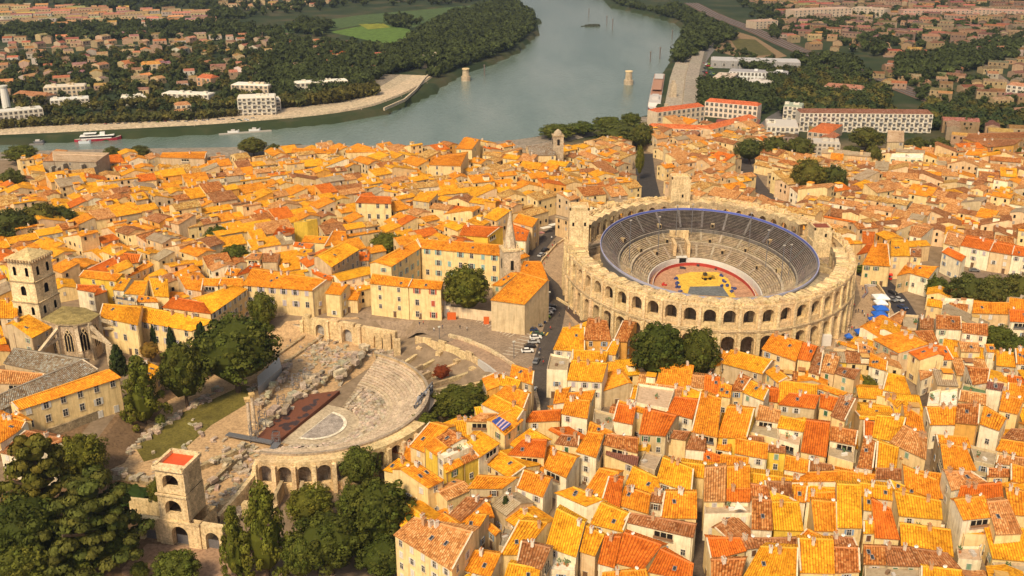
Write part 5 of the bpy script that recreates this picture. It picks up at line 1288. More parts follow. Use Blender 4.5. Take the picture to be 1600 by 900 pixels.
# cloister yard
# --- spire of the convent church
p = P(797, 430, 8); sp_ = thing('church_spire', 'slender pointed stone spire on square belfry beside the convent', 'spire', (p.x, p.y, 0)); zb_ = zfor(p.x, p.y, 389); zs = zfor(p.x, p.y, 330)
mb = MB(); mb.box((p.x, p.y, 0), (6.6, 6.6, zb_), .25, 0, (.60, .48, .33)); mb.box((p.x, p.y, zb_), (7.2, 7.2, .7), .25, 0, STP); mb.obj('belfry', ['stone'], sp_)
mb = MB(); mb.cyl((p.x, p.y, zb_+.7), 2.6, zs-zb_-.7, 8, 0, (.62, .50, .35), .15, smooth=False); mb.obj('spire', ['stone'], sp_)
for k in range(4):
    a = .25+k*math.pi/2; mb = MB(); mb.box((p.x+3.33*math.sin(a), p.y-3.33*math.cos(a), zb_-7.5), (1.2, .1, 3.8), a, 0); mb.obj('belfry_opening', ['dark'], sp_)
    mb = MB(); mb.cyl((p.x+2.9*math.cos(a+.8), p.y+2.9*math.sin(a+.8), zb_+.7), .35, 2.6, 5, 0, STP, .05); mb.obj('pinnacle', ['stone'], sp_)
# --- old church bell tower
p = P(871, 254, 0); bt = thing('bell_tower', 'round-topped stone bell tower of the pale church near the river', 'tower', (p.x, p.y, -3)); z1 = zfor(p.x, p.y, 212)
mb = MB(); mb.box((p.x, p.y, -4), (6, 6, z1+4), .1, 0, (.50, .40, .28)); mb.box((p.x, p.y, z1), (6.6, 6.6, .6), .1, 0, STD); mb.obj('shaft', ['stone'], bt)
mb = MB(); mb.cyl((p.x, p.y, z1+.6), 2.6, 1.6, 10, 0, (.5, .4, .28), 2.2); mb.cyl((p.x, p.y, z1+2.2), 2.2, 1.6, 10, 0, (.5, .4, .28), .5); mb.obj('dome', ['stone'], bt)
for a in (.1, .1-math.pi/2):
    mb = MB(); mb.box((p.x+3.05*math.sin(a), p.y-3.05*math.cos(a), z1-5), (1.5, .1, 3.4), a, 0); mb.obj('bell_opening', ['dark'], bt)
# --- mass produced blocks seen from afar
def block(a, b_, depth, h, floors, nw, wc, rc, label, name='apartment_block', cat='apartment block', z=-6, slope=0, shade=None):
    A, B = P(*a, z), P(*b_, z); d = (B-A); L = d.length; d.normalize(); n = Vector((-d.y, d.x, 0))
    if n.y < 0: n = -n
    root = thing(name, label, cat, tuple((A+B)/2)); mb = MB(); q = [A, B, B+n*depth, A+n*depth]
    occ_poly([(p.x, p.y) for p in q]); mb.prism(q, z-2, z+h, 0, jit(wc, .04), topcol=rc); mb.obj('wall', ['wall'], root)
    if slope:
        r0 = [Vector((p.x, p.y, z+h)) for p in q]; m0, m1 = (r0[0]+r0[3])/2+Vector((0, 0, slope))+d*2, (r0[1]+r0[2])/2+Vector((0, 0, slope))-d*2; mb = MB(); c = (*rc, .6)
        for poly in ([r0[0], r0[1], m1, m0], [m0, m1, r0[2], r0[3]], [r0[0], m0, r0[3]], [r0[1], r0[2], m1]): mb.poly(poly, 0, c, [(p.x, p.y) for p in poly])
        mb.obj('roof', ['roof'], root)
    else:
        mb = MB(); mb.box(tuple(((A+B)/2+n*depth/2).to_2d())+(z+h+.01,), (L*.96, depth*.9, .4), math.atan2(d.y, d.x), 0, tuple(min(.8, x*1.1) for x in rc)); 
        for k in range(3): p = A.lerp(B, R.uniform(.1, .9))+n*depth*.5; mb.box((p.x, p.y, z+h), (3, 3, 1.8), math.atan2(d.y, d.x), 0, wc)
        mb.obj('flat_roof', ['paint'], root)
    rz = math.atan2(d.y, d.x); mats = ME_BIG
    for f in range(floors):
        for i in range(nw):
            p = A.lerp(B, (i+.5)/nw)-n*.02; zz_ = z+h*(f+.3)/floors
            o = inst('window', mats, root, (p.x-root.location.x, p.y-root.location.y, zz_-z), rz, (min(1.6, L/nw*.42), 1, min(1.1, h/floors*.28)))
            if shade and (i+f) % 2 == 0: inst('balcony', ME_BALC, o, (0, 0, 0))
    return root
mb = MB(); mb.box((0, -.7, -.4), (2.0, 1.3, .14), 0, 0, (.6, .57, .52)); mb.box((0, -1.3, -.3), (2.0, .06, .9), 0, 0, (.5, .47, .44)); ME_BALC = mb.data('balcony', ['paint'])
CR = (.62, .50, .36); WH = (.64, .58, .48)
block((70, 155), (135, 152), 14, 9, 3, 9, CR, (.6, .52, .42), 'cream flat-roofed apartment block far left on the opposite bank')
block((80, 172), (141, 168), 12, 7, 3, 9, WH, (.62, .6, .56), 'long low white block in front of the far left cream block')
block((0, 196), (70, 189), 12, 9, 3, 9, WH, (.6, .57, .52), 'white block at the far left behind the quay trees')
block((254, 162), (327, 165), 12, 8, 3, 9, WH, (.66, .62, .55), 'white slab block left of the stepped white building on the opposite bank')
block((190, 165), (230, 163), 12, 6, 2, 6, WH, (.66, .62, .55), 'small white block among trees on the opposite bank')
block((362, 150), (420, 152), 14, 9, 3, 8, CR, (.7, .66, .6), 'rear part of the stepped white building on the opposite bank')
block((373, 184), (432, 182), 16, 14, 5, 8, WH, (.68, .62, .54), 'tall stepped white apartment building with balconies facing the quay', shade=1)
block((408, 178), (440, 176), 14, 10, 4, 4, WH, (.68, .62, .54), 'lower right step of the white balcony building', shade=1)
block((464, 150), (545, 145), 12, 10, 3, 12, WH, (.72, .68, .6), 'long white block standing right of the stepped building')
block((276, 178), (300, 176), 10, 6, 2, 3, CR, (.5, .25, .12), 'small house between quay trees with dark roof', 'quay_house', 'house', slope=2)
block((274, 190), (298, 188), 10, 6, 2, 3, CR, (.5, .25, .12), 'small house right on the quay road with tiled roof', 'quay_house', 'house', slope=2)
block((21, 160), (70, 164), 14, 6, 2, 5, (.5, .38, .28), (.42, .2, .1), 'long low house with brown tiled roof by the white chimney', 'long_house', 'house', slope=2.5)
block((222, 112), (254, 110), 12, 6, 2, 4, CR, (.6, .3, .08), 'wide yellow-roofed villa among trees on the opposite bank', 'villa', 'house', slope=2.5)
block((508, 94), (540, 95), 12, 6, 2, 4, CR, (.6, .15, .05), 'red-roofed villa at the edge of the woods', 'villa', 'house', slope=2.5)
block((308, 134), (330, 136), 12, 7, 2, 3, (.6, .35, .2), (.55, .16, .07), 'orange-red house left of centre on the opposite bank', 'villa', 'house', slope=2.5)
block((1248, 206), (1454, 208), 14, 13, 4, 30, WH, (.26, .12, .08), 'very long white apartment block with brown roof and rows of balconies', shade=1, slope=2)
block((1222, 192), (1250, 194), 16, 12, 4, 4, WH, (.3, .33, .25), 'white block with roof garden at the left end of the very long block', shade=1)
block((1196, 224), (1246, 226), 26, 11, 3, 7, WH, (.5, .45, .4), 'new white stepped building below the roof garden block', shade=1)
block((1260, 222), (1294, 226), 34, 7, 2, 4, (.5, .38, .28), (.62, .17, .05), 'long building with a bright orange roof before the white long block', 'orange_roof_building', 'building', slope=1.5)
block((1268, 254), (1310, 256), 14, 12, 5, 6, (.52, .46, .38), (.45, .4, .35), 'plain grey five-storey block right of the plane row')
OCH = (.70, .50, .30)
block((1026, 200), (1100, 190), 11, 11, 3, 10, CR, (.60, .15, .06), 'front left wing of the curved cream block by the river', slope=2)
block((1100, 182), (1182, 190), 11, 11, 3, 11, (.74, .6, .48), (.60, .15, .06), 'rear wing of the curved cream block by the river', slope=2)
block((1012, 218), (1110, 222), 11, 8, 2, 12, OCH, (.66, .18, .06), 'long low ochre wing with orange roof along the river quarter', slope=2)
block((1110, 224), (1182, 204), 11, 9, 3, 9, OCH, (.66, .18, .06), 'slanting ochre wing with orange roof beside the avenue', slope=2)
block((1110, 106), (1250, 110), 24, 7, 1, 10, (.30, .29, .29), (.42, .40, .40), 'long low grey concrete building below the railway', 'museum_building', 'building')
block((1138, 126), (1230, 130), 16, 8, 2, 16, (.66, .66, .66), (.32, .30, .31), 'long white building with dark window bands beside the wood', 'office_building', 'building')
block((1112, 136), (1142, 138), 30, 8, 2, 4, (.50, .42, .35), (.52, .42, .34), 'beige stepped annexe of the long white building', 'annexe', 'building')
block((1175, 146), (1212, 138), 20, 6, 1, 4, (.5, .46, .42), (.55, .5, .46), 'pale low hall right of the beige annexe', 'annexe', 'building')
block((1286, 150), (1345, 155), 14, 8, 2, 7, (.50, .33, .24), (.42, .2, .14), 'pinkish building with brown roof among the trees right of the wood', 'pink_house', 'house', slope=2)
block((1152, 0), (1200, 2), 30, 8, 2, 10, (.4, .33, .3), (.35, .25, .22), 'long low shed beside the far railway', 'shed', 'building', slope=2)
block((1240, 34), (1330, 30), 20, 14, 4, 14, (.52, .40, .30), (.45, .3, .22), 'tall pinkish apartment slab far behind the railway')
block((1330, 26), (1380, 30), 20, 12, 4, 8, (.52, .42, .33), (.4, .3, .22), 'second pinkish slab right of the tall one behind the railway')
block((1410, 30), (1520, 30), 20, 11, 4, 16, (.46, .32, .24), (.42, .22, .16), 'long brownish apartment row at the far upper right')
block((1520, 28), (1610, 32), 20, 11, 4, 14, (.46, .32, .24), (.42, .22, .16), 'last brownish apartment row at the upper right corner')
block((1180, 46), (1215, 44), 20, 9, 3, 6, (.5, .4, .3), (.4, .25, .18), 'small pale block beside the far railway')
block((1570, 150), (1620, 156), 12, 9, 3, 6, WH, (.5, .25, .15), 'white house at the right edge below the tree row', 'white_house', 'house', slope=2)
# chimney, bridge heads and piers, beacons
p = P(11, 170, -6); t = thing('white_tower', 'slim white water tower rising at the left edge of the opposite bank', 'tower', tuple(p)); zt = zfor(p.x, p.y, 136); mb = MB(); mb.cyl((p.x, p.y, -6), 3.1, zt+6, 12, 0, (.72, .68, .62), 2.6); mb.obj('shaft', ['paint'], t); mb = MB(); mb.cyl((p.x, p.y, zt), 3.2, 1.2, 12, 0, (.6, .57, .5)); mb.obj('cap', ['paint'], t)
for k, (u, v, h, lb) in enumerate([(728, 126, 11, 'round stone pier of a lost bridge standing alone in the river'), (982, 132, 12, 'second stone bridge pier in the river, beside the moored ship')]):
    p = P(u, v, WZ); t = thing('bridge_pier', lb, 'bridge pier', tuple(p)); mb = MB(); mb.cyl((p.x, p.y, WZ-2), 4.2, 6, 10, 0, (.48, .38, .27)); mb.cyl((p.x, p.y, WZ+4), 3.2, h-5, 10, 0, (.5, .4, .28), 2.8); mb.obj('shaft', ['stone'], t); mb = MB(); mb.cyl((p.x, p.y, WZ+h-1), 3.4, 1, 10, 0, STP); mb.obj('cap', ['stone'], t)
for k, (u, v, h) in enumerate([(757, 118, 9), (1016, 96, 9), (1031, 92, 11), (957, 46, 12), (948, 38, 10), (920, 26, 10), (1050, 60, 9)]):
    p = P(u, v, WZ); mb = MB(); mb.cyl((p.x, p.y, WZ-2), .55, h+2, 6, 0, (.16, .13, .12)); mb.cyl((p.x, p.y, WZ+h), .9, .8, 6, 0, (.2, .15, .12)); tag(mb.obj('channel_marker', ['paint']), 'thin dark channel marker post standing in the river', 'marker post', 'marker posts in the river')
for k, (u, v) in enumerate([(662, 104), (680, 100), (650, 96)]):
    p = P(u, v, -5); t = thing('lion_pedestal', ['left stone lion pedestal at the old bridge head on the far bank', 'right stone lion pedestal at the old bridge head on the far bank', 'stone gate block just behind the lion pedestals'][k], 'pedestal', tuple(p)); mb = MB(); mb.box((p.x, p.y, -6), (5, 7, 9 if k < 2 else 6), .3, 0, (.56, .46, .34), taper=.9); mb.obj('pedestal', ['stone'], t)
    if k < 2:
        mb = MB(); mb.box((p.x, p.y, 3), (2, 5, 2.2), .3, 0, (.56, .46, .34)); mb.box((p.x+.5, p.y-2.2, 4.6), (1.6, 1.8, 1.9), .3, 0, (.56, .46, .34)); mb.obj('lion', ['stone'], t)
kk = P(700, 120, -5)
mb = MB(); pl = [P(u, v, -5.2) for u, v in ((600, 172), (632, 158), (650, 142), (664, 124), (680, 108), (690, 100))]; nn = normals2(pl)
for i in range(len(pl)-1): mb.beam(pl[i]+Vector((0, 0, .8)), pl[i+1]+Vector((0, 0, .8)), 1.2, 2.2, 0, (.56, .46, .34))
tag(mb.obj('parapet_wall', ['stone']), 'pale stone parapet wall rising to the old bridge head', 'wall')
p = P(921, 41, WZ); mb = MB()
for k in range(24): a = R.uniform(0, 6.28); mb.box((p.x+12*math.cos(a)*R.random(), p.y+6*math.sin(a)*R.random(), WZ-1), (7, 5, R.uniform(1.6, 4)), a, 0, (.05, .055, .035), taper=.5)
tag(mb.obj('islet', ['rubble']), 'small dark islet out in the wide river', 'islet')
p = P(516, 204, 0)
p = P(1033, 160, -6)
for k, (u, v, h) in enumerate([(1051, 152, 12), (1040, 180, 7)]):
    p = P(u, v, -6); mb = MB(); mb.box((p.x, p.y, -7), (5, 5, h), .2, 0, (.52, .42, .3), taper=.8); mb.box((p.x, p.y, -7+h), (2.4, 2.4, 2.5), .2, 0, (.52, .42, .3)); tag(mb.obj('quay_pedestal', ['stone']), ['stone lion pedestal on the near quay beside the moored ship', 'low stone block at the foot of the near quay ramp'][k], 'pedestal')
# ---------------------------------------------------------------- no-build areas of the old town
OCC |= np.hypot(gx-TC.x, gy-TC.y) < 43
occ_px([(-60, 1120), (-60, 640), (0, 690), (140, 690), (200, 600), (240, 560), (300, 540), (430, 505), (560, 500), (720, 482), (860, 470), (872, 520), (842, 560), (838, 606), (772, 606), (740, 640), (700, 690), (640, 700), (600, 740), (612, 800), (622, 920), (640, 1120)])
occ_px([(868, 380), (905, 370), (960, 470), (1180, 570), (1290, 545), (1345, 440), (1335, 415), (1400, 435), (1428, 500), (1360, 530), (1300, 565), (1180, 590), (900, 510), (850, 440)])
occ_px([(1470, 424), (1610, 424), (1610, 482), (1470, 470)]); occ_px([(695, 420), (765, 425), (775, 490), (690, 490)])
occ_px([(640, 490), (1000, 470), (860, 520), (650, 520)])
occ_px([(-40, 570), (200, 560), (200, 600), (-40, 650)]); occ_px([(20, 475), (110, 470), (200, 490), (215, 600), (60, 600), (20, 520)])
occ_px([(560, 500), (690, 500), (690, 480), (560, 480)]); occ_px([(640, 420), (790, 440), (790, 480), (640, 470)])
for pl, wd in (([(885, 345), (850, 370), (832, 400), (838, 425), (868, 452), (872, 478), (862, 520), (846, 570), (843, 620), (838, 660), (822, 700)], 9), ([(1330, 420), (1372, 436), (1398, 462), (1420, 500), (1440, 540)], 10),
               ([(1428, 560), (1440, 600), (1458, 660), (1474, 730), (1488, 800), (1500, 850)], 6), ([(1090, 800), (1092, 850), (1092, 900), (1092, 980)], 5),
               ([(1026, 340), (1010, 290), (1006, 240)], 13), ([(1228, 334), (1190, 300), (1165, 262), (1160, 240)], 10)): occ_line(pl, wd)
TREE_SPOTS = [  # px of crown centre, crown width in px, kind, label
 ('oak', 728, 450, 78, 72, 'large round dark green tree in the convent courtyard'),
 ('pine', 1030, 548, 92, 92, 'huge dense dark pine in front of the arena, left half'), ('pine', 1092, 552, 62, 84, 'dark pine growing against the right of the huge one before the arena'),
 ('pine', 366, 548, 128, 110, 'largest dark pine above the lawn of the ruins'), ('pine', 286, 580, 74, 92, 'dark pine directly left of the largest one above the lawn'), ('cypress', 316, 545, 30, 74, 'narrow dark cypress rising between two big pines'),
 ('conifer', 220, 614, 58, 96, 'dark conifer standing beside the corner of the long orange-roofed house'), ('oak', 410, 486, 44, 62, 'slender dark tree before the cream mansion'), ('oak', 385, 520, 40, 50, 'leafy tree below the mansion wall'),
 ('cypress', 241, 525, 13, 40, 'left one of the two slim cypresses against the palace wall'), ('cypress', 267, 533, 14, 42, 'right one of the two slim cypresses against the palace wall'), ('cypress', 183, 562, 24, 44, 'small cypress beside the church buttresses'),
 ('olive', 234, 548, 34, 30, 'yellowish tree under the two slim cypresses'), ('bush', 211, 561, 20, 14, 'round clipped bush beside the cloister roof'), ('bush', 564, 524, 28, 20, 'round clipped bush before the arched ruin wall'),
 ('red', 690, 581, 34, 26, 'small dark red tree behind the theatre seats'),
 ('pine', 720, 628, 100, 62, 'broad dark pine behind the houses right of the theatre'), ('oak', 662, 668, 60, 50, 'dark leafy tree at the right foot of the theatre wall'), ('oak', 712, 672, 52, 40, 'leafy tree touching the orange roof with the skylight'), ('oak', 765, 606, 44, 36, 'leafy tree at the top right of the pine group'),
 ('oak', 562, 728, 66, 66, 'round dark tree covering the last theatre arches'), ('oak', 484, 788, 80, 64, 'round dark tree below the three open theatre arches'),
 ('pine', 592, 800, 116, 106, 'great dark pine left of the large cream house'), ('pine', 515, 845, 120, 100, 'great dark pine at the bottom below the theatre'), ('pine', 600, 870, 90, 70, 'dark pine at the bottom edge left of the cream house'), ('oak', 555, 790, 60, 70, 'olive green tree between the great pines'),
 ('conifer', 412, 830, 70, 130, 'tall light green conifer right of the ruined tower'), ('conifer', 366, 850, 44, 100, 'thin light green conifer at the foot of the arcade'), ('oak', 470, 870, 60, 70, 'dark tree at the bottom beside the conifers'),
 ('cedar', 142, 812, 146, 140, 'wide spreading cedar left of the ruined tower'), ('cedar', 60, 750, 120, 130, 'dark cedar near the left edge of the garden'), ('oak', 128, 715, 72, 76, 'dark green tree behind the spreading cedar'), ('pine', 40, 830, 110, 110, 'dark pine in the bottom left corner'), ('oak', 30, 885, 100, 80, 'dark tree along the bottom left edge'), ('oak', 110, 880, 90, 60, 'leafy tree at the bottom edge below the cedar'),
 ('oak', 276, 888, 70, 60, 'round clipped tree at the bottom of the gravel path'), ('oak', 218, 892, 30, 28, 'small bush tree at the bottom edge of the path'), ('oak', 248, 770, 34, 48, 'dark tree just left of the ruined tower'), ('bush', 205, 775, 60, 26, 'low dark hedge behind the garden wall'), ('oak', 170, 850, 80, 70, 'tree in the deep shade under the cedar'),
 ('oak', 340, 368, 40, 32, 'dark tree among the golden roofs, upper one of two'), ('oak', 367, 401, 52, 40, 'round dark tree among the golden roofs, lower one of two'), ('oak', 605, 380, 58, 36, 'dark trees behind the left wing of the convent'), ('oak', 695, 286, 22, 14, 'small tree among roofs above the convent'),
 ('oak', 888, 298, 24, 18, 'small dark tree behind the left arena tower'), ('red', 948, 288, 26, 18, 'reddish brown tree behind the arena'), ('plane', 1263, 276, 60, 54, 'round plane tree behind the arena, left one of the pair'), ('plane', 1304, 281, 44, 46, 'round plane tree behind the arena, right one of the pair'),
 ('plane', 972, 208, 88, 34, 'broad plane tree left of the wide dark street'), ('plane', 1005, 212, 36, 40, 'plane tree at the head of the wide dark street'), ('oak', 1000, 250, 14, 60, 'narrow strip of trees in the dark street'), ('oak', 870, 205, 60, 22, 'trees on the near river bank beside the old church'), ('oak', 910, 200, 50, 22, 'trees on the near river bank, second clump'), ('oak', 950, 192, 50, 22, 'trees on the near river bank, third clump'), ('oak', 986, 186, 36, 20, 'trees on the near river bank, last clump'),
 ('plane', 395, 228, 46, 28, 'round tree on the near bank left of centre'), ('plane', 428, 236, 26, 24, 'small round tree next to the one on the near bank'), ('oak', 32, 240, 50, 26, 'dark round tree at the left end of the near bank'), ('plane', 176, 240, 28, 22, 'tree behind the grey ruined baths'), ('plane', 218, 238, 32, 22, 'second tree behind the grey ruined baths'), ('oak', 55, 268, 26, 20, 'dark tree before the grey ruined baths'),
 ('plane', 18, 282, 40, 34, 'plane tree at the left edge above the old roofs'), ('plane', 20, 352, 66, 50, 'leafy plane row at the left edge, first'), ('plane', 62, 342, 58, 48, 'leafy plane row at the left edge, second'), ('plane', 96, 340, 44, 36, 'leafy plane row at the left edge, third'),
 ('plane', 1355, 216, 54, 34, 'large dark round tree by the white long block'), ('plane', 1330, 240, 34, 26, 'round plane tree below the large dark one'), ('plane', 1364, 242, 28, 30, 'second round plane tree below the large dark one'), ('plane', 1432, 228, 36, 28, 'plane tree by the square, left one'), ('plane', 1468, 230, 36, 30, 'plane tree by the square, right one'),
 ('plane', 1172, 234, 46, 36, 'row of planes behind the right roofs, first'), ('plane', 1211, 232, 48, 38, 'row of planes behind the right roofs, second'), ('plane', 1249, 232, 46, 36, 'row of planes behind the right roofs, third'), ('oak', 1558, 246, 22, 24, 'dark tree at the right by the ochre school'), ('oak', 1598, 240, 20, 20, 'dark tree at the far right by the ochre school'),
 ('plane', 1375, 337, 24, 12, 'small tree between roofs right of the arena'), ('oak', 1369, 312, 16, 14, 'small tree above the red roofs right of arena'), ('oak', 1590, 378, 30, 18, 'small tree at the right edge above the blue-shuttered houses'),
 ('plane', 1510, 455, 60, 54, 'plane tree beside the small car park, leftmost'), ('plane', 1550, 458, 56, 54, 'plane tree beside the small car park, second'), ('plane', 1592, 456, 60, 54, 'plane tree beside the small car park, third'), ('oak', 1465, 450, 36, 34, 'small tree right of the white arched house'), ('oak', 1452, 436, 20, 30, 'thin tree against the white arched house'),
 ('oak', 1560, 528, 50, 40, 'leafy tree behind the mottled roofs on the right'), ('oak', 1590, 545, 50, 40, 'leafy tree at the right edge behind the mottled roofs'), ('oak', 1350, 600, 40, 28, 'dark tree in the shady court on the right'), ('oak', 1208, 617, 22, 24, 'small tree in the court behind the cream gable'), ('oak', 1085, 612, 14, 30, 'small tree right of the roof terrace'), ('cypress', 790, 800, 18, 48, 'dark creeper-like tree in the small court'), ('oak', 812, 812, 16, 14, 'small green bush in the small court'), ('bush', 1345, 418, 44, 12, 'hedge under the stone gable house'), ('oak', 1455, 665, 16, 26, 'dark bush in the narrow street'), ('bush', 1345, 895, 50, 14, 'green bush at the bottom edge'), ('oak', 1250, 808, 0, 0, ''),
]
# ---------------------------------------------------------------- fill the rest of the old town with houses
def town_ok():
    pl = [PG(*q) for q in ((-40, 300), (-40, 262), (90, 266), (160, 262), (390, 262), (450, 246), (590, 247), (700, 246), (850, 246), (1000, 226), (1010, 214), (1100, 200), (1185, 210), (1200, 232), (1330, 262), (1420, 248), (1520, 250), (1640, 262), (1850, 300), (2050, 980), (560, 1080), (-100, 980))]
    return [(p.x, p.y) for p in pl]
TOWN = town_ok()
for k_, u, v, wpx, hpx, lb in TREE_SPOTS:     # keep the ground under the trees free
    if k_ in ('bush',) or wpx < 12: continue
    p = PG(u, v+hpx*.42); r = min(9, .33*wpx*math.hypot(p.x, p.y)/F); OCC |= (np.hypot(gx-p.x, gy-p.y) < r)
zr = random.Random(11); seeds = []
for i in range(34): seeds.append((zr.uniform(-330, 400), zr.uniform(200, 640), math.radians(zr.choice([-58, -50, -38, -25, 12, 28, 38, 45, 55]))))
for (x, y, a) in ((-200, 430, 38), (-120, 480, 35), (-60, 420, 30), (150, 250, -8), (220, 300, -28), (60, 230, -15), (0, 520, 20), (230, 420, -22), (150, 520, 25)): seeds.append((x, y, math.radians(a)))
seeds += [(x, y, math.radians(zr.choice([-40, -20, 15, 35]))) for x in (240, 330, 420) for y in (190, 260, 330, 400, 480, 560)]
def covered(pts):
    n = 0
    for x, y in pts:
        i, j = int(x-OX0), int(y-OY0)
        if not (0 <= i < OW and 0 <= j < OH) or OCC[j, i]: n += 1
    return n/len(pts)
CAND = []
for zi, (sx, sy, sa) in enumerate(seeds):
    ca, sna = math.cos(sa), math.sin(sa); v = -110
    row = 0
    while v < 110:
        dep = zr.uniform(7.5, 10.5); u = -110+zr.uniform(0, 8)
        while u < 110:
            wd = zr.choice([6, 7, 8, 9, 10, 11]) if sy < 330 else zr.choice([6, 7, 8, 9, 10, 12, 15]) if sy < 500 else zr.choice([7, 8, 9, 10, 12, 16])
            cx = sx+(u+wd/2)*ca-(v+dep/2)*sna; cy = sy+(u+wd/2)*sna+(v+dep/2)*ca
            if zr.random() > .06:
                dmin = min(range(len(seeds)), key=lambda i: (seeds[i][0]-cx)**2+(seeds[i][1]-cy)**2)
                if dmin == zi: CAND.append((cx, cy, wd, dep*zr.uniform(.9, 1.0), sa))
            u += wd+(2.8 if zr.random() < .07 else 0)
        v += dep+(3.2 if row % 2 else 0); row += 1
CAND.sort(key=lambda c: math.hypot(c[0], c[1])); print('candidates', len(CAND))
occ_px([(60, 700), (20, 668), (180, 590), (250, 600), (240, 650), (150, 700)])
NIND = max(0, 298-sum(1 for h in HOUSES if h['auto'])); nfill = 0
cin = inpoly([c[0] for c in CAND], [c[1] for c in CAND], TOWN)
for (cx, cy, wd, dp, a), okc in zip(CAND, cin):
    if not okc: continue
    ca, sa = math.cos(a), math.sin(a)
    pts = [(cx+(p*wd)*ca-(q*dp)*sa, cy+(p*wd)*sa+(q*dp)*ca) for p in (-.42, -.2, 0, .2, .42) for q in (-.42, -.15, .15, .42)]
    if covered(pts) > (.3 if cy < 380 else .12): continue
    # direction of the low eave: mostly along the row, gables otherwise
    rot = R.choice([0, 0, 0, 1, 2, 3]); w2, d2 = (wd, dp) if rot % 2 == 0 else (dp, wd); an = a+rot*math.pi/2
    c2, s2 = math.cos(an), math.sin(an); loc = lambda p, q, z: Vector((cx+p*c2-q*s2, cy+p*s2+q*c2, z))
    gab = R.random() < .55; k_r = 1.0 if gab else .12; dd = d2/(1+k_r); z0 = zg(cx, cy); h = z0+(R.choice([4.5, 5.5, 6.5, 7]) if cy < 330 else R.choice([5, 6, 7, 7.5, 8, 9.5]))+R.uniform(-.5, .5)
    if d2*w2 > 170: h += 1
    sl = R.uniform(.24, .34)
    A, B, C, D = loc(-w2/2, -d2/2, h), loc(w2/2, -d2/2, h), loc(w2/2, -d2/2+dd, h+dd*sl), loc(-w2/2, -d2/2+dd, h+dd*sl)
    if cx > 60 and cy > 430: rc = R.choices('popbrkyt', [32, 10, 14, 20, 6, 10, 3, 16])[0]; wc = R.choices('csptw', [32, 28, 16, 18, 8])[0]
    elif cy > 430: rc = R.choices('yYopbrkt', [32, 8, 24, 12, 6, 4, 4, 16])[0]; wc = R.choices('cstpwo', [40, 22, 20, 8, 6, 4])[0]
    elif cx > 180: rc = R.choices('popbrkyt', [18, 18, 14, 14, 9, 10, 10, 12])[0]; wc = R.choices('cstpw', [38, 20, 20, 10, 12])[0]
    else: rc = R.choices('yYopbrk', [34, 12, 30, 6, 6, 6, 6])[0]; wc = R.choices('cstpwoy', [44, 14, 16, 6, 12, 4, 4])[0]
    if R.random() < .05: rc = 's'
    uu = 800+F*cx/(cy*math.cos(TH)+(CH-8)*math.sin(TH)); near = nfill < NIND and -20 < uu < 1620 and cy > 190; nfill += near
    x = house(A, B, C, D, rc, wc, near=near, backk=k_r, occ=False)
    if not near:
        b = len(STUFF.v); STUFF.v += x.v; STUFF.f += [tuple(i+b for i in f) for f in x.f]; STUFF.m += x.m; STUFF.c += x.c; STUFF.uv += x.uv; STUFF.sm += x.sm
print('procedural', nfill, 'individual houses', len(HOUSES))
def add_far_house(x, y, z, w, d, h, an, rc, wc):
    x_ = x
    c2, s2 = math.cos(an), math.sin(an); loc = lambda p, q, zz: Vector((x+p*c2-q*s2, y+p*s2+q*c2, zz)); dd = d/2; sl = .32
    A, B, C, D = loc(-w/2, -d/2, z+h), loc(w/2, -d/2, z+h), loc(w/2, 0, z+h+dd*sl), loc(-w/2, 0, z+h+dd*sl); E_, F_ = loc(w/2, d/2, z+h), loc(-w/2, d/2, z+h)
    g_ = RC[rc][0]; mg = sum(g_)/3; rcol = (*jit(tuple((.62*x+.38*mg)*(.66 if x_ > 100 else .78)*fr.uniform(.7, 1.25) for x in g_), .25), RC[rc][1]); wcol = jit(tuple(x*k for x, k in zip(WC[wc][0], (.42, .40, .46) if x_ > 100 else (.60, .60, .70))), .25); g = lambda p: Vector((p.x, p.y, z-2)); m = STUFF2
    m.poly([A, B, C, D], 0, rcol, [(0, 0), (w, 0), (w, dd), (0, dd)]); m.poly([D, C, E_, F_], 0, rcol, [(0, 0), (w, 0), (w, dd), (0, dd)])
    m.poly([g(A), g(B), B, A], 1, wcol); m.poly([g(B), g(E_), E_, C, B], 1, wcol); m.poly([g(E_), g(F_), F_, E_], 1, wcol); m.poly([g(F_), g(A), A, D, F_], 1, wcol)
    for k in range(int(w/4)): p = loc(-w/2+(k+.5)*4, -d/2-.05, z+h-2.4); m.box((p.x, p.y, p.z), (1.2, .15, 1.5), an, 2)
STUFF2 = MB()
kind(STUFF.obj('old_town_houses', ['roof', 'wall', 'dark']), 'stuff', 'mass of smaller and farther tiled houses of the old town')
# ---------------------------------------------------------------- suburbs: scattered houses and woods far off
fr = random.Random(5)
def region(px): return [(p.x, p.y) for p in (P(u, v, -6) for u, v in px)]
NQ3 = [(p.x, p.y) for p in nq2[:-6]]
FQ2 = [(p.x, p.y) for p in fq]
TR_FAR = []   # x,y,z,height,kind
def scatter(px, n, fn):
    pl = region(px); x0 = min(p[0] for p in pl); x1 = max(p[0] for p in pl); y0 = min(p[1] for p in pl); y1 = max(p[1] for p in pl)
    xs_ = [fr.uniform(x0, x1) for _ in range(n*3)]; ys_ = [fr.uniform(y0, y1) for _ in range(n*3)]; ok = inpoly(xs_, ys_, pl) & ~inpoly(xs_, ys_, riv); k = 0
    for x, y, o in zip(xs_, ys_, ok):
        if o: fn(x, y); k += 1
        if k >= n: break
HO = {}
def free(x, y, r=11):
    key = (int(x//r), int(y//r))
    for i in (-1, 0, 1):
        for j in (-1, 0, 1):
            if (key[0]+i, key[1]+j) in HO: return False
    HO[key] = 1; return True
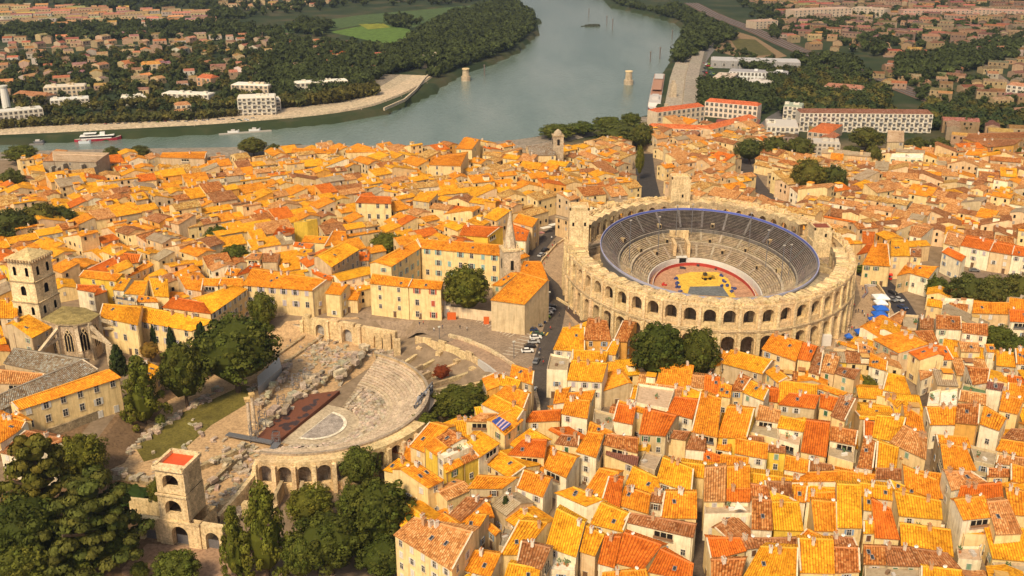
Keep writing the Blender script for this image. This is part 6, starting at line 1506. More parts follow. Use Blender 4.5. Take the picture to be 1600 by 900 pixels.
def fh(angs, ws=(7, 14), cols='popbr', wcs='ctwcp', hs=(3.2, 6.5)):
    def fn(x, y):
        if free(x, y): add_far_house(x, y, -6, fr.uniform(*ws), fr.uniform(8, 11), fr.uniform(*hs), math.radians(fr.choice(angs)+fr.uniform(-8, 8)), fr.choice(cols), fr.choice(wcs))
    return fn
def ft(h=(8, 15), kd=0, r=6):
    def fn(x, y):
        key = ('t', int(x//r), int(y//r))
        if key in HO or (int(x//11), int(y//11)) in HO: return
        if float(segdist(np.array([x]), np.array([y]), FQ2, False)[0]) < 50 or float(segdist(np.array([x]), np.array([y]), NQ3, False)[0]) < 27: return
        HO[key] = 1; TR_FAR.append((x, y, -6, fr.uniform(*h), kd if kd is not None else fr.choice([0, 0, 1]))) 
    return fn
L_ANG = [20, -70, 15, 25, 60]; R_ANG = [-25, 65, -20, 10]
# left bank, nearer suburb
scatter([(0, 62), (150, 60), (400, 55), (440, 66), (330, 92), (250, 110), (0, 115)], 330, fh(L_ANG))
scatter([(0, 10), (330, 20), (330, 36), (160, 44), (0, 40)], 420, fh([15, 20], (12, 30), 'popyp'))
scatter([(0, 62), (420, 58), (440, 80), (250, 92), (0, 92)], 190, fh(L_ANG, cols='ppoyp'))
scatter([(0, 95), (250, 90), (420, 95), (380, 130), (200, 150), (0, 150)], 150, fh(L_ANG, cols='poopb'))
scatter([(420, 60), (560, 70), (540, 120), (400, 120)], 55, fh(L_ANG)); scatter([(340, 0), (520, 4), (500, 14), (330, 16)], 40, fh(L_ANG))
scatter([(560, 88), (620, 95), (600, 130), (540, 130)], 8, fh(L_ANG))
# right side
scatter([(1200, 20), (1600, 30), (1600, 60), (1420, 72), (1260, 62)], 330, fh(R_ANG, (10, 26), 'pbprb', 'tcpss', (4, 9)))
scatter([(1150, -4), (1600, -4), (1600, 30), (1250, 24)], 330, fh(R_ANG, (12, 34), 'pbprb', 'tcps', (5, 12)))
scatter([(1180, 30), (1400, 66), (1460, 96), (1260, 80)], 90, fh(R_ANG, (8, 16), 'pbpro'))
scatter([(1400, 70), (1600, 55), (1600, 160), (1500, 150), (1380, 120)], 150, fh(R_ANG, (9, 20), 'pbprb'))
scatter([(1350, 110), (1440, 100), (1600, 160), (1600, 190), (1400, 140)], 130, fh(R_ANG, (9, 18), 'popbr', 'ctwcp'))
scatter([(1460, 195), (1600, 200), (1600, 255), (1500, 245)], 26, fh(R_ANG, (12, 26), 'pbro', 'ctp', (6, 9)))
scatter([(1020, 205), (1180, 196), (1190, 236), (1030, 232)], 60, fh([-20, 70, 10], (9, 18), 'orop', 'ctw', (5, 9)))
scatter([(1210, 205), (1320, 222), (1320, 256), (1210, 236)], 8, fh(R_ANG, (9, 18), 'popb', 'ctw', (6, 9)))
# woods
scatter([(650, 60), (700, 30), (790, 8), (832, 30), (832, 52), (800, 78), (740, 100), (690, 118), (650, 130), (600, 120), (620, 90)], 1500, ft((10, 17), 0, 5))
scatter([(430, 66), (520, 72), (640, 82), (660, 110), (600, 168), (520, 180), (440, 170), (400, 130)], 900, ft((8, 15), 0, 6))
scatter([(0, 92), (430, 66), (440, 186), (0, 205)], 1000, ft((6, 11), None, 5))
scatter([(0, 40), (340, 36), (450, 50), (430, 66), (0, 64)], 620, ft((8, 13), 0, 7))
scatter([(0, -4), (760, -4), (740, 6), (560, 12), (420, 26), (340, 34), (300, 20), (0, 14)], 700, ft((9, 14), 0, 9))
scatter([(300, 8), (340, 8), (350, 30), (330, 40)], 60, ft((9, 14), 0, 8))
scatter([(450, 50), (470, 36), (520, 44), (500, 58)], 70, ft((10, 16), 0, 6)); scatter([(604, 30), (660, 34), (655, 48), (610, 44)], 60, ft((9, 15), 0, 6))
scatter([(1010, 28), (1060, 14), (1110, 40), (1150, 60), (1070, 96), (1034, 112), (1066, 70)], 340, ft((10, 16), 0, 6))
scatter([(1034, 112), (1060, 90), (1075, 100), (1060, 130), (1040, 128)], 60, ft((9, 14), 0, 5))
scatter([(1066, 128), (1150, 140), (1208, 150), (1200, 178), (1120, 176), (1066, 168)], 420, ft((9, 14), 0, 5.5))
scatter([(1200, 120), (1290, 122), (1390, 150), (1395, 182), (1300, 188), (1215, 182)], 420, ft((9, 14), None, 5.5))
scatter([(1240, 94), (1330, 96), (1355, 128), (1290, 134), (1250, 118)], 260, ft((9, 14), 0, 6))
scatter([(1300, 60), (1385, 60), (1380, 90), (1300, 90)], 120, ft((9, 14), 0, 7))
scatter([(1400, 96), (1560, 72), (1600, 60), (1590, 96), (1480, 120), (1400, 128)], 360, ft((10, 15), 0, 7))
scatter([(1440, 172), (1600, 186), (1600, 212), (1450, 204)], 300, ft((9, 14), None, 6)); scatter([(1150, 0), (1600, 0), (1600, 90), (1200, 60)], 1000, ft((7, 12), 0, 7)); scatter([(1400, 120), (1600, 130), (1600, 180), (1440, 160)], 160, ft((6, 10), 0, 7))
scatter([(1110, 66), (1200, 90), (1230, 104), (1130, 100)], 50, ft((5, 8), 0, 6)); scatter([(1150, 98), (1230, 110), (1240, 125), (1160, 110)], 60, ft((8, 11), 0, 6))
for pl, hh, nn_ in (([(0, 204), (100, 198), (300, 190), (370, 184)], (9, 12), 44), ([(0, 186), (120, 176), (250, 166), (430, 172)], (8, 12), 34), ([(440, 172), (520, 164), (588, 150)], (11, 15), 36), ([(440, 168), (520, 158), (580, 146)], (10, 14), 24)):
    q = [P(u, v, -6) for u, v in pl]; q = resample(q, max(4, sum((q[i+1]-q[i]).length for i in range(len(q)-1))/nn_))
    for p in q: TR_FAR.append((p.x+fr.uniform(-1, 1), p.y+fr.uniform(-1, 1), -6, fr.uniform(*hh), 1))
for pl, n_ in ((fb, 90), (nb, 60)):           # bank trees
    for p in resample(pl, 9): 
        for o in (5, 11): TR_FAR.append((p.x+fr.uniform(-3, 3)+(-o if pl is fb else o), p.y+fr.uniform(-4, 4), -7, fr.uniform(9, 14), 0))
kind(STUFF2.obj('suburb_houses', ['roof', 'wall', 'dark']), 'stuff', 'scattered suburb houses with pale walls beyond the river and railway'); print('far trees', len(TR_FAR))
# ---------------------------------------------------------------- trees
GC = {'oak': (.085, .094, .014), 'pine': (.064, .070, .010), 'cypress': (.030, .042, .011), 'conifer': (.075, .092, .014), 'cedar': (.085, .086, .016), 'olive': (.15, .10, .02), 'bush': (.05, .075, .014), 'red': (.12, .030, .012), 'plane': (.075, .078, .016)}
def clumps(kd, rg):
    out = []
    if kd in ('oak', 'pine', 'bush', 'red', 'olive', 'plane'):
        n = {'oak': 80, 'pine': 105, 'bush': 26, 'red': 30, 'olive': 40, 'plane': 84}[kd]
        cz, rz = (.5, .42) if kd == 'bush' else (.54, .43)
        for i in range(n):
            ph = i*2.39996+rg.uniform(-.3, .3); u = 1-1.55*(i+.5)/n; s = math.sqrt(max(0, 1-u*u)); k = rg.uniform(.66, 1.06)
            out.append((.40*s*math.cos(ph)*k, .40*s*math.sin(ph)*k, cz+rz*.86*u*k, rg.uniform(.055, .108)*(1.0 if kd != 'pine' else .92)))
    elif kd == 'cypress':
        for i in range(34): t = (i+.5)/34; r = .40*math.sin(math.pi*min(1, (1-t)*.62+.06))*1.0; ph = i*2.4; out.append((r*math.cos(ph)*.8, r*math.sin(ph)*.8, .04+.92*t, .16*(1-t)+.07))
    elif kd == 'conifer':
        for i in range(60): t = (i+.5)/60; r = (.46*(1-t)**.8+.03)*rg.uniform(.55, 1.1); ph = i*2.4+rg.uniform(-.4, .4); out.append((r*math.cos(ph), r*math.sin(ph), .08+.90*t-.05*r, rg.uniform(.06, .10)))
    elif kd == 'cedar':
        for lv in range(6):
            z = .28+.125*lv; rr = .46*(1-.62*(lv/5)**1.6); k = int(22-lv*2.2)
            for i in range(k): ph = i*2*math.pi/k+rg.uniform(-.3, .3)+lv; r = rr*rg.uniform(.45, 1.08); out.append((r*math.cos(ph), r*math.sin(ph), z+rg.uniform(-.03, .03)-.07*r, rg.uniform(.05, .095)))
    return out
def crown_arrays(kd, seed, nl, leaf, flat=1.0):
    rg = random.Random(seed); nr = np.random.RandomState(seed); V = []; C = []; F_ = []
    base = np.array(GC[kd])
    for (x, y, z, r) in clumps(kd, rg):
        zs = .42 if kd == 'cedar' else .85; cc = base*rg.uniform(.75, 1.3)*np.array([rg.uniform(.9, 1.15), 1, 1])
        d = nr.normal(size=(nl, 3)); d[:, 2] = d[:, 2]*.9+.25; d /= np.linalg.norm(d, axis=1)[:, None]
        p = d*r*(nr.uniform(.75, 1.12, (nl, 1)))*np.array([1, 1, zs])+np.array([x, y, z])
        a = np.cross(d, nr.normal(size=(nl, 3))); a /= np.linalg.norm(a, axis=1)[:, None]; b_ = np.cross(d, a)+d*nr.uniform(-.5, .5, (nl, 1)); s = leaf*nr.uniform(.6, 1.3, (nl, 1))
        V.append(np.stack([p-a*s, p-b_*s*.7, p+a*s, p+b_*s*.7], 1).reshape(-1, 3)); col = cc*nr.uniform(.7, 1.35, (nl, 1)); C.append(np.repeat(col, 4, 0))
    V = np.concatenate(V); C = np.concatenate(C); n = len(V)//4; return V, C, n
ICO = None
def lump(mb, c, r, rg, col, seg=8, rings=5):
    pts = []
    for j in range(rings+1):
        th_ = math.pi*j/rings
        for i in range(seg): k = rg.uniform(.88, 1.1); pts.append((c[0]+r[0]*k*math.sin(th_)*math.cos(2*math.pi*i/seg), c[1]+r[1]*k*math.sin(th_)*math.sin(2*math.pi*i/seg), c[2]+r[2]*k*math.cos(th_)))
    for j in range(rings):
        for i in range(seg): mb.poly([pts[j*seg+i], pts[j*seg+(i+1) % seg], pts[(j+1)*seg+(i+1) % seg], pts[(j+1)*seg+i]], 0, col, None, True)
def crown_mesh(kd, seed, nl, leaf):
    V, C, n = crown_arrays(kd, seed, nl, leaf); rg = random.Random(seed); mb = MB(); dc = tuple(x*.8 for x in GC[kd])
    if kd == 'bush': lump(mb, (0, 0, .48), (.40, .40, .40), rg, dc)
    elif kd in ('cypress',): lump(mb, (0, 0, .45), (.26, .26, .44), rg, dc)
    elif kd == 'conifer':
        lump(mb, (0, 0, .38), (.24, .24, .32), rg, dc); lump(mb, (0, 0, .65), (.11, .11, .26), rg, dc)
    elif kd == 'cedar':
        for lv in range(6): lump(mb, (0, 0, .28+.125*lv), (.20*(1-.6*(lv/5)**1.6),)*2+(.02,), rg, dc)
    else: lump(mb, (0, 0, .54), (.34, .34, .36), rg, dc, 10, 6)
    b = len(mb.v); mb.v += [tuple(x) for x in V.tolist()]; mb.f += [(b+4*i, b+4*i+1, b+4*i+2, b+4*i+3) for i in range(n)]
    mb.m += [0]*n; mb.sm += [False]*n; mb.c += [(*x, 0) for x in C.tolist()]; mb.uv += [(0, 0)]*(4*n)
    return mb.data('crown', ['leaf'])
def trunk_mesh(kd, seed):
    rg = random.Random(seed); mb = MB(); top = .9 if kd in ('conifer', 'cedar', 'cypress') else .5
    mb.cyl((0, 0, -.08), .035, top+.08, 7, 0, (.1, .07, .05), .012)
    for k in range(7):
        a = k*2.4+rg.uniform(-.4, .4); z = .25+.05*k if kd != 'bush' else .1+.03*k; r = .3*rg.uniform(.7, 1); mb.beam((0, 0, z), (r*math.cos(a), r*math.sin(a), z+.12), .02, .02, 0, (.1, .07, .05))
    return mb.data('trunk', ['bark'])
CM = {}
for kd in GC:
    nv = 3 if kd in ('oak', 'pine', 'plane') else 2
    CM[kd] = [(crown_mesh(kd, 31*k+len(kd), {'oak': 80, 'pine': 70, 'cypress': 80, 'conifer': 100, 'cedar': 130, 'olive': 60, 'bush': 90, 'red': 60, 'plane': 80}[kd], {'cypress': .05, 'bush': .05}.get(kd, .020)), trunk_mesh(kd, k)) for k in range(nv)]
def plant(kd, u, v, wpx, hpx, label, i):
    z = -2.0
    for _ in range(6):
        p = P(u, v, z+6); dist = (p-Vector((0, 0, CH))).length; Wm = wpx*dist/F; dl = math.atan2(CH-z, math.hypot(p.x, p.y)); hv = hpx*dist/F
        Hm = math.sqrt(max((hv*.97)**2-(Wm*.85*math.sin(dl))**2, (.35*Wm)**2))/math.cos(dl)
        Hm = min(Hm, 3.2*Wm+2); total = Hm/(.96 if kd in ('cypress', 'conifer', 'bush') else .88); zc = total*(.5 if kd in ('cypress', 'conifer', 'bush') else .54)
        q = P(u, v, zg(p.x, p.y)+zc); z = zg(q.x, q.y)
        p = P(u, v, z+zc)
    base = (p.x, p.y, z); t = thing({'oak': 'broadleaf_tree', 'pine': 'pine_tree', 'cypress': 'cypress_tree', 'conifer': 'conifer_tree', 'cedar': 'cedar_tree', 'olive': 'olive_tree', 'bush': 'clipped_bush', 'red': 'red_leaved_tree', 'plane': 'plane_tree'}[kd], label, 'bush' if kd == 'bush' else 'tree', base, rz=0)
    c, tr = CM[kd][i % len(CM[kd])]; w_ = Wm*(1.35 if kd == 'conifer' else 1.0 if kd == 'cedar' else 1.08); rz = R.uniform(0, 6.28)
    inst('crown', c, t, (0, 0, 0), rz, (w_, w_, total)); inst('trunk', tr, t, (0, 0, 0), rz, (w_, w_, total))
for i, (k_, u, v, wpx, hpx, lb) in enumerate(TREE_SPOTS):
    if wpx: plant(k_, u, v, wpx, hpx, lb, i)
# far trees: the nearest one by one, the rest as one mass
def far_variant(kd, seed):
    rg = random.Random(seed); nr = np.random.RandomState(seed); V = []; base = np.array([(.036, .050, .016), (.07, .068, .018)][kd]); C = []
    for k in range(9):
        a = k*2.4; r = .26*math.sqrt((k+.5)/9)*1.3; c = np.array([r*math.cos(a), r*math.sin(a), rg.uniform(.5, .78)-r*.5]); rr = rg.uniform(.16, .22); cc = base*rg.uniform(.7, 1.35); nl = 15
        d = nr.normal(size=(nl, 3)); d[:, 2] += .4; d /= np.linalg.norm(d, axis=1)[:, None]; p = c+d*rr; a_ = np.cross(d, nr.normal(size=(nl, 3))); a_ /= np.linalg.norm(a_, axis=1)[:, None]; b_ = np.cross(d, a_)+d*nr.uniform(-.4, .4, (nl, 1)); s = nr.uniform(.07, .13, (nl, 1))
        V.append(np.stack([p-a_*s, p+b_*s, p+a_*s-b_*s*.6], 1).reshape(-1, 3)); C.append(np.repeat(cc*nr.uniform(.75, 1.3, (nl, 1)), 3, 0))
    # core
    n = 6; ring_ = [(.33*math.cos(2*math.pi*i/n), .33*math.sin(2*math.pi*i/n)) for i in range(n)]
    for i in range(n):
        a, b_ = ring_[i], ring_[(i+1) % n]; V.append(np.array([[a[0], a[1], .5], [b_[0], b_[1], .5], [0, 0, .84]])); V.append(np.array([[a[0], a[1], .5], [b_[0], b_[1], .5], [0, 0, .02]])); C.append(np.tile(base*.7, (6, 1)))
    return np.concatenate(V), np.concatenate(C)
FV = [[far_variant(k, s) for s in range(4)] for k in (0, 1)]
def tri_mesh(name, V, C, mat):
    n = len(V)//3; me = bpy.data.meshes.new(name); me.vertices.add(len(V)); me.vertices.foreach_set('co', V.astype(np.float32).ravel())
    me.loops.add(len(V)); me.loops.foreach_set('vertex_index', np.arange(len(V), dtype=np.int32)); me.polygons.add(n); me.polygons.foreach_set('loop_start', np.arange(0, len(V), 3, dtype=np.int32)); me.polygons.foreach_set('loop_total', np.full(n, 3, dtype=np.int32))
    me.materials.append(mat); a = me.color_attributes.new('Col', 'FLOAT_COLOR', 'CORNER'); a.data.foreach_set('color', np.concatenate([C, np.zeros((len(C), 1))], 1).astype(np.float32).ravel()); me.update(); me.validate(); return me
FM = [[tri_mesh('far_tree', v_, c_, M['leaf']) for v_, c_ in kk_] for kk_ in FV]
TR_FAR.sort(key=lambda t: math.hypot(t[0], t[1])); nq_ = [p for p in TR_FAR if math.hypot(p[0], p[1]) > 450]
NI = 190; Vs, Cs = [], []
for i, (x, y, z, h, kd) in enumerate(nq_):
    w_ = h*fr.uniform(.85, 1.15); rz = fr.uniform(0, 6.28)
    if i < NI:
        t = bpy.data.objects.new('tree', FM[kd][i % 4]); t.location = (x, y, z-.5); t.scale = (w_, w_, h); t.rotation_euler = (0, 0, rz); link(t)
        tag(t, ['dark green tree near the river banks, seen small', 'olive plane tree in the rows near the river banks, seen small'][kd], 'tree', 'trees near the river banks' if kd == 0 else 'plane trees near the river banks')
    else:
        v_, c_ = FV[kd][i % 4]; c, s = math.cos(rz), math.sin(rz); q_ = v_*np.array([w_, w_, h]); Vs.append(np.stack([q_[:, 0]*c-q_[:, 1]*s+x, q_[:, 0]*s+q_[:, 1]*c+y, q_[:, 2]+z-.5], 1)); Cs.append(c_*fr.uniform(.75, 1.25))
o = bpy.data.objects.new('woods', tri_mesh('woods', np.concatenate(Vs), np.concatenate(Cs), M['leaf'])); link(o); kind(o, 'stuff', 'far woods and suburb trees beyond the river and railway')
# ---------------------------------------------------------------- cars
def car_meshes(col):
    mb = MB(); prof = [(-2.1, .35), (-2.15, .75), (-1.9, .95), (-.9, 1.0), (1.2, 1.0), (2.0, .85), (2.15, .6), (2.1, .35)]; wd = .86
    for i in range(len(prof)-1): a, b_ = prof[i], prof[i+1]; mb.poly([(a[0], -wd, a[1]), (b_[0], -wd, b_[1]), (b_[0], wd, b_[1]), (a[0], wd, a[1])], 0, col)
    for s in (-wd, wd): mb.poly([(x, s, z) for x, z in prof], 0, col)
    mb.poly([(-1.1, -.66, 1.46), (.45, -.66, 1.46), (.45, .66, 1.46), (-1.1, .66, 1.46)], 0, col); body = mb.data('body', ['carpaint'])
    mb = MB(); lo_ = [(-1.75, -.8, .98), (1.15, -.8, .98), (1.15, .8, .98), (-1.75, .8, .98)]; hi_ = [(-1.12, -.67, 1.45), (.47, -.67, 1.45), (.47, .67, 1.45), (-1.12, .67, 1.45)]
    for i in range(4): j = (i+1) % 4; mb.poly([lo_[i], lo_[j], hi_[j], hi_[i]], 0)
    return body, mb.data('windows', ['glass'])
mb = MB()
for i in range(12):
    a, b_ = 2*math.pi*i/12, 2*math.pi*(i+1)/12; mb.poly([(.33*math.cos(a), -.1, .33*math.sin(a)), (.33*math.cos(b_), -.1, .33*math.sin(b_)), (.33*math.cos(b_), .1, .33*math.sin(b_)), (.33*math.cos(a), .1, .33*math.sin(a))], 0)
for s in (-.1, .1): mb.poly([(.33*math.cos(2*math.pi*i/12), s, .33*math.sin(2*math.pi*i/12)) for i in range(12)], 0)
ME_WH = mb.data('wheel', ['dark'])
mb = MB(); mb.box((0, 0, 0), (.06, .36, .16), 0, 0, (.8, .78, .7)); ME_HL = mb.data('headlight', ['paint'])
CARM = {k: car_meshes(c) for k, c in {'white': (.75, .74, .72), 'dark blue': (.03, .05, .12), 'black': (.02, .02, .025), 'lime green': (.30, .45, .04), 'silver': (.42, .42, .43), 'grey': (.16, .16, .17), 'dark green': (.04, .10, .07), 'red': (.5, .03, .02)}.items()}
def car(u, v, colr, rz, label, h=0.12):
    p = PG(u, v, h); t = thing('parked_car', label, 'car', tuple(p), 'parked cars', rz); b_, g_ = CARM[colr]; inst('body', b_, t, (0, 0, 0)); inst('windows', g_, t, (0, 0, 0))
    for x in (-1.35, 1.35):
        for y in (-.8, .8): inst('wheel', ME_WH, t, (x, y, .33))
    for y in (-.6, .6): inst('headlight', ME_HL, t, (2.12, y, .62))
for u, v, c, rz, lb in [(824, 550, 'white', .1, 'white car at the near end of the row on the square'), (828, 543, 'black', .1, 'black car second in the row on the square'), (834, 536, 'silver', .1, 'silver car third in the row on the square'), (837, 529, 'white', .1, 'white car fourth in the row on the square'), (840, 524, 'dark green', .1, 'dark green car fifth in the row on the square'),
    (831, 517, 'dark blue', .2, 'dark blue car parked below the stone church, nearest'), (838, 510, 'grey', .2, 'grey car parked below the stone church, second'), (844, 505, 'dark blue', .2, 'dark blue car parked below the stone church, third'), (848, 501, 'black', .2, 'black car before the lime green one'), (851, 497, 'lime green', .25, 'lime green car parked by the stone church'), (855, 491, 'white', .3, 'white car just beyond the lime green one'), (859, 486, 'silver', .4, 'silver car near the end of the church row'), (860, 481, 'black', .5, 'black car last in the church row'),
    (1395, 459, 'black', -1.2, 'black car on the road above the blue tents'), (1394, 470, 'grey', -1.2, 'grey car on the road beside the white tent'), (1522, 424, 'grey', -.2, 'grey car in the small car park under the blue-shuttered house'), (1538, 419, 'silver', 1.2, 'silver car against the blue-shuttered house wall'), (1552, 421, 'dark blue', 1.2, 'dark blue car against the blue-shuttered house wall'), (1564, 423, 'dark blue', 1.2, 'second dark blue car against the house wall'), (1588, 427, 'white', 1.2, 'white car near the right edge of the small car park'), (1578, 427, 'silver', 1.2, 'silver car beside the white one near right edge'),
    (1492, 449, 'black', -1, 'black car under the trees of the small car park'), (1497, 460, 'silver', -1, 'silver car under the trees of the small car park'), (1373, 515, 'black', .1, 'black car parked at the arena foot beside the blue tent'), (566, 438+0, 'white', 0, '')]:
    if lb: car(u, v, c, rz, lb)
car(605, 501, 'white', -.15, 'white van parked in front of the banded modern block')
fcols = list(CARM)
for k in range(46): u, v = R.uniform(1078, 1114), R.uniform(98, 130); car(u, v, R.choice(fcols), R.choice([0, .2, 1.5]), 'small parked car in the big car park by the river quay', .3)
for k in range(34): t_ = k/34; car(10+t_*400+R.uniform(-3, 3), 201-t_*14+R.uniform(-1, 1), R.choice(fcols), .05, 'small parked car on the quay road of the opposite bank', .5)
# ---------------------------------------------------------------- tourist train, tents, awning
p = PG(1375, 436); t = thing('red_road_train', 'red and white tourist road train turning on the dark road', 'road train', tuple(p), rz=-.25)
mb = MB(); mb.box((0, 0, .4), (9, 2.2, .9), 0, 0, (.55, .02, .02)); mb.obj('body', ['carpaint'], t, org=(0, 0, 0)); mb = MB(); mb.box((0, 0, 1.3), (8.6, 2.0, .9), 0, 0); mb.obj('windows', ['glass'], t, org=(0, 0, 0)); mb = MB(); mb.box((0, 0, 2.2), (9.2, 2.4, .3), 0, 0, (.7, .02, .02)); mb.obj('roof', ['carpaint'], t, org=(0, 0, 0))
for x in (-4, -2, 2, 4): mb = MB(); mb.box((x, 0, 1.3), (.15, 2.1, .95), 0, 0, (.8, .75, .7)); mb.obj('pillar', ['paint'], t, org=(0, 0, 0))
for x in (-3.3, 3.3):
    for y in (-1, 1): o = inst('wheel', ME_WH, t, (x, y, .35))
def tent(u, v, w_, d_, h_, col, label, rz=0):
    p = PG(u, v); t = thing('market_tent', label, 'tent', tuple(p), rz=rz)
    mb = MB(); z = h_
    c4 = [(-w_/2, -d_/2, z), (w_/2, -d_/2, z), (w_/2, d_/2, z), (-w_/2, d_/2, z)]
    for i in range(4): a, b_ = c4[i], c4[(i+1) % 4]; mb.poly([a, b_, (0, 0, z+1.2)], 0, col); mb.poly([(a[0], a[1], z-.5), (b_[0], b_[1], z-.5), b_, a], 0, col)
    mb.obj('canopy', ['paint'], t, org=(0, 0, 0))
    for x, y, _ in c4: mb = MB(); mb.beam((x, y, 0), (x, y, z), .1, .1, 0); mb.obj('leg', ['metal'], t, org=(0, 0, 0))
BL = (.02, .12, .55)
tent(1375, 474, 5.5, 5, 2.8, (.8, .8, .82), 'white pointed tent at the top of the row on the arena forecourt'); tent(1375, 482, 4.4, 4, 2.6, (.8, .8, .82), 'second white tent just above the blue ones'); tent(1375, 491, 5, 4, 2.6, BL, 'blue market tent directly below the white tents'); tent(1373, 500, 5, 4, 2.6, BL, 'second blue market tent in the row'); tent(1365, 508, 3.6, 3.4, 2.4, BL, 'small blue tent left below the row'); tent(1345, 527, 4.2, 3.4, 2.4, BL, 'blue tent standing apart at the foot of the forecourt'); tent(1325, 533, 2.4, 2, 2.0, BL, 'smallest blue awning near the stone house')
p = PG(1262, 541); mb = MB(); mb.prism([p, p+Vector((8, 0, 0)), p+Vector((8, 1.6, 0)), p+Vector((0, 1.6, 0))], 0, 4, 0, (.66, .62, .58)); tag(mb.obj('white_panel_shed', ['paint']), 'white box shed against the foot of the arena arches', 'shed')
mb = MB(); a, b_, c_, d_ = [P(600+x/6, 750+y/6, z) for x, y, z in ((680, 165, 3.2), (785, 115, 3.2), (740, 45, 5.2), (622, 95, 5.2))]; mb.poly([a, b_, c_, d_], 0, (.80, .50, .02)); mb.poly([a, b_, b_-Vector((0, 0, .4)), a-Vector((0, 0, .4))], 0, (.8, .5, .02)); tag(mb.obj('yellow_awning', ['paint']), 'bright yellow awning on the front of the yellow house', 'awning')
for k, (u, v) in enumerate([(853, 364), (866, 359), (842, 373)]):
    p = PG(u, v, 0); mb = MB(); col = [(.72, .66, .56), (.75, .7, .6), (.6, .25, .2)][k]; mb.box((p.x, p.y, 2.6), (5, 2.6, .15), .6, 0, col); mb.beam((p.x+1, p.y+1, 0), (p.x+1, p.y+1, 2.6), .1, .1, 0); tag(mb.obj('cafe_awning', ['paint']), ['cream cafe awning in the curved street left of the arena', 'white cafe awning farther along the curved street', 'pink cafe awning lowest in the curved street'][k], 'awning')
# solar panel stripes and sail on named roofs
a, b_, c_, d_ = [P(600+x/6, 600+y/6, 12.7) for x, y in ((1115, 440), (1195, 375), (1060, 290), (1008, 350))]
mb = MB(); n_ = 9
for i in range(n_):
    p0, p1 = a.lerp(d_, i/n_), b_.lerp(c_, i/n_); p2, p3 = b_.lerp(c_, (i+.8)/n_), a.lerp(d_, (i+.8)/n_); mb.poly([p0, p1, p2, p3], 0, (.04, .09, .38) if i % 2 == 0 or i > 6 else (.6, .45, .55))
tag(mb.obj('striped_roof_cover', ['paint']), 'blue and white striped cover stretched over an orange roof', 'roof cover')
p0, p1, p2 = P(1100+315/6, 750+200/6, 11), P(1100+275/6, 750+285/6, 8.6), P(1100+405/6, 750+290/6, 8.6); mb = MB(); mb.poly([p0, p1, (p1+p2)/2+Vector((0, 0, .5)), p2], 0, (.78, .72, .62)); tag(mb.obj('sun_sail', ['paint']), 'white triangular sun sail over a roof terrace', 'sun sail')
# ---------------------------------------------------------------- lamp posts and forecourt walls
for k, (u, v, h) in enumerate([(687, 540, 7), (1370, 446, 8), (858, 480, 6), (803, 560, 6)]):
    p = PG(u, v); t = thing('street_lamp', ['dark street lamp standing on the square above the curved road', 'tall pale street lamp beside the red road train', 'street lamp at the corner by the stone church', 'street lamp near the row of cars on the square'][k], 'street lamp', tuple(p)); mb = MB(); mb.cyl((p.x, p.y, p.z), .12, h, 6, 0); mb.obj('pole', ['metal'], t); mb = MB(); mb.box((p.x, p.y, p.z+h), (.9, .5, .4), .4, 0, (.6, .58, .5)); mb.obj('lamp', ['paint'], t)
def lowwall(pts, h, w_, col, label, mat='stone', name='low_wall'):
    q = [PG(*p) for p in pts]; mb = MB()
    for i in range(len(q)-1): mb.beam(q[i]+Vector((0, 0, h/2)), q[i+1]+Vector((0, 0, h/2)), w_, h, 0, jit(col, .05))
    tag(mb.obj(name, [mat]), label, 'wall')
lowwall([(838, 440), (846, 410), (868, 385), (884, 374)], 1.0, .5, ST, 'low curved stone wall between street and arena forecourt'); lowwall([(870, 468), (890, 480), (912, 500)], 1.0, .5, STP, 'low pale wall along the wooden deck before the arena')
lowwall([(1370, 446), (1380, 460), (1390, 480), (1388, 500)], 1.3, .6, ST, 'low stone wall edging the road beside the tents'); lowwall([(1352, 448), (1370, 446)], .8, 1.5, (.5, .46, .44), 'pale stone bench wall at the top of the forecourt'); lowwall([(1352, 448), (1355, 458), (1348, 466)], .8, .8, (.2, .17, .2), 'dark zigzag bench on the forecourt', 'paint', 'bench_wall')
lowwall([(640, 489), (700, 494), (770, 503), (826, 512)], 4.0, .6, (.66, .52, .34), 'long cream garden wall with red doors facing the square', 'wall', 'garden_wall')
for k, (u, v) in enumerate([(706, 499), (760, 506)]): p = PG(u, v); mb = MB(); mb.box((p.x, p.y-.45, 0), (3.2-k*1.2, .1, 3), -.05, 0, (.62, .12, .02)); tag(mb.obj('red_gate', ['paint']), ['wide red gate in the cream garden wall', 'narrow red door in the cream garden wall'][k], 'gate')
lowwall([(30, 700), (110, 672), (190, 640), (205, 628)], 2.8, .7, (.42, .32, .2), 'old terrace wall below the long orange-roofed house', 'rubble', 'terrace_wall'); lowwall([(240, 620), (262, 612), (275, 606)], 2.5, .7, (.5, .37, .22), 'short terrace wall below the small garden house', 'rubble', 'terrace_wall')
lowwall([(205, 800), (258, 806)], 4.4, .8, STP, 'crumbling stone wall joining the ruined tower from the left', 'stone', 'ruined_wall'); lowwall([(415, 500), (480, 506), (500, 508)], 3.5, .6, STP, 'stone wall behind the small ticket house')
lowwall([(1340, 422), (1348, 430)], 1.5, .5, ST, 'short wall end by the road train')
A = [P(u, v, -1.4) for u, v in ((425, 502), (470, 509), (488, 492), (430, 490))]; mb = MB(); mb.prism(A, -6, -1.4, 0, (.62, .50, .36), topcol=(.13, .13, .12)); tk = tag(mb.obj('ticket_house', ['wall']), 'small flat dark-roofed ticket house with three red doors below the mansion', 'house')
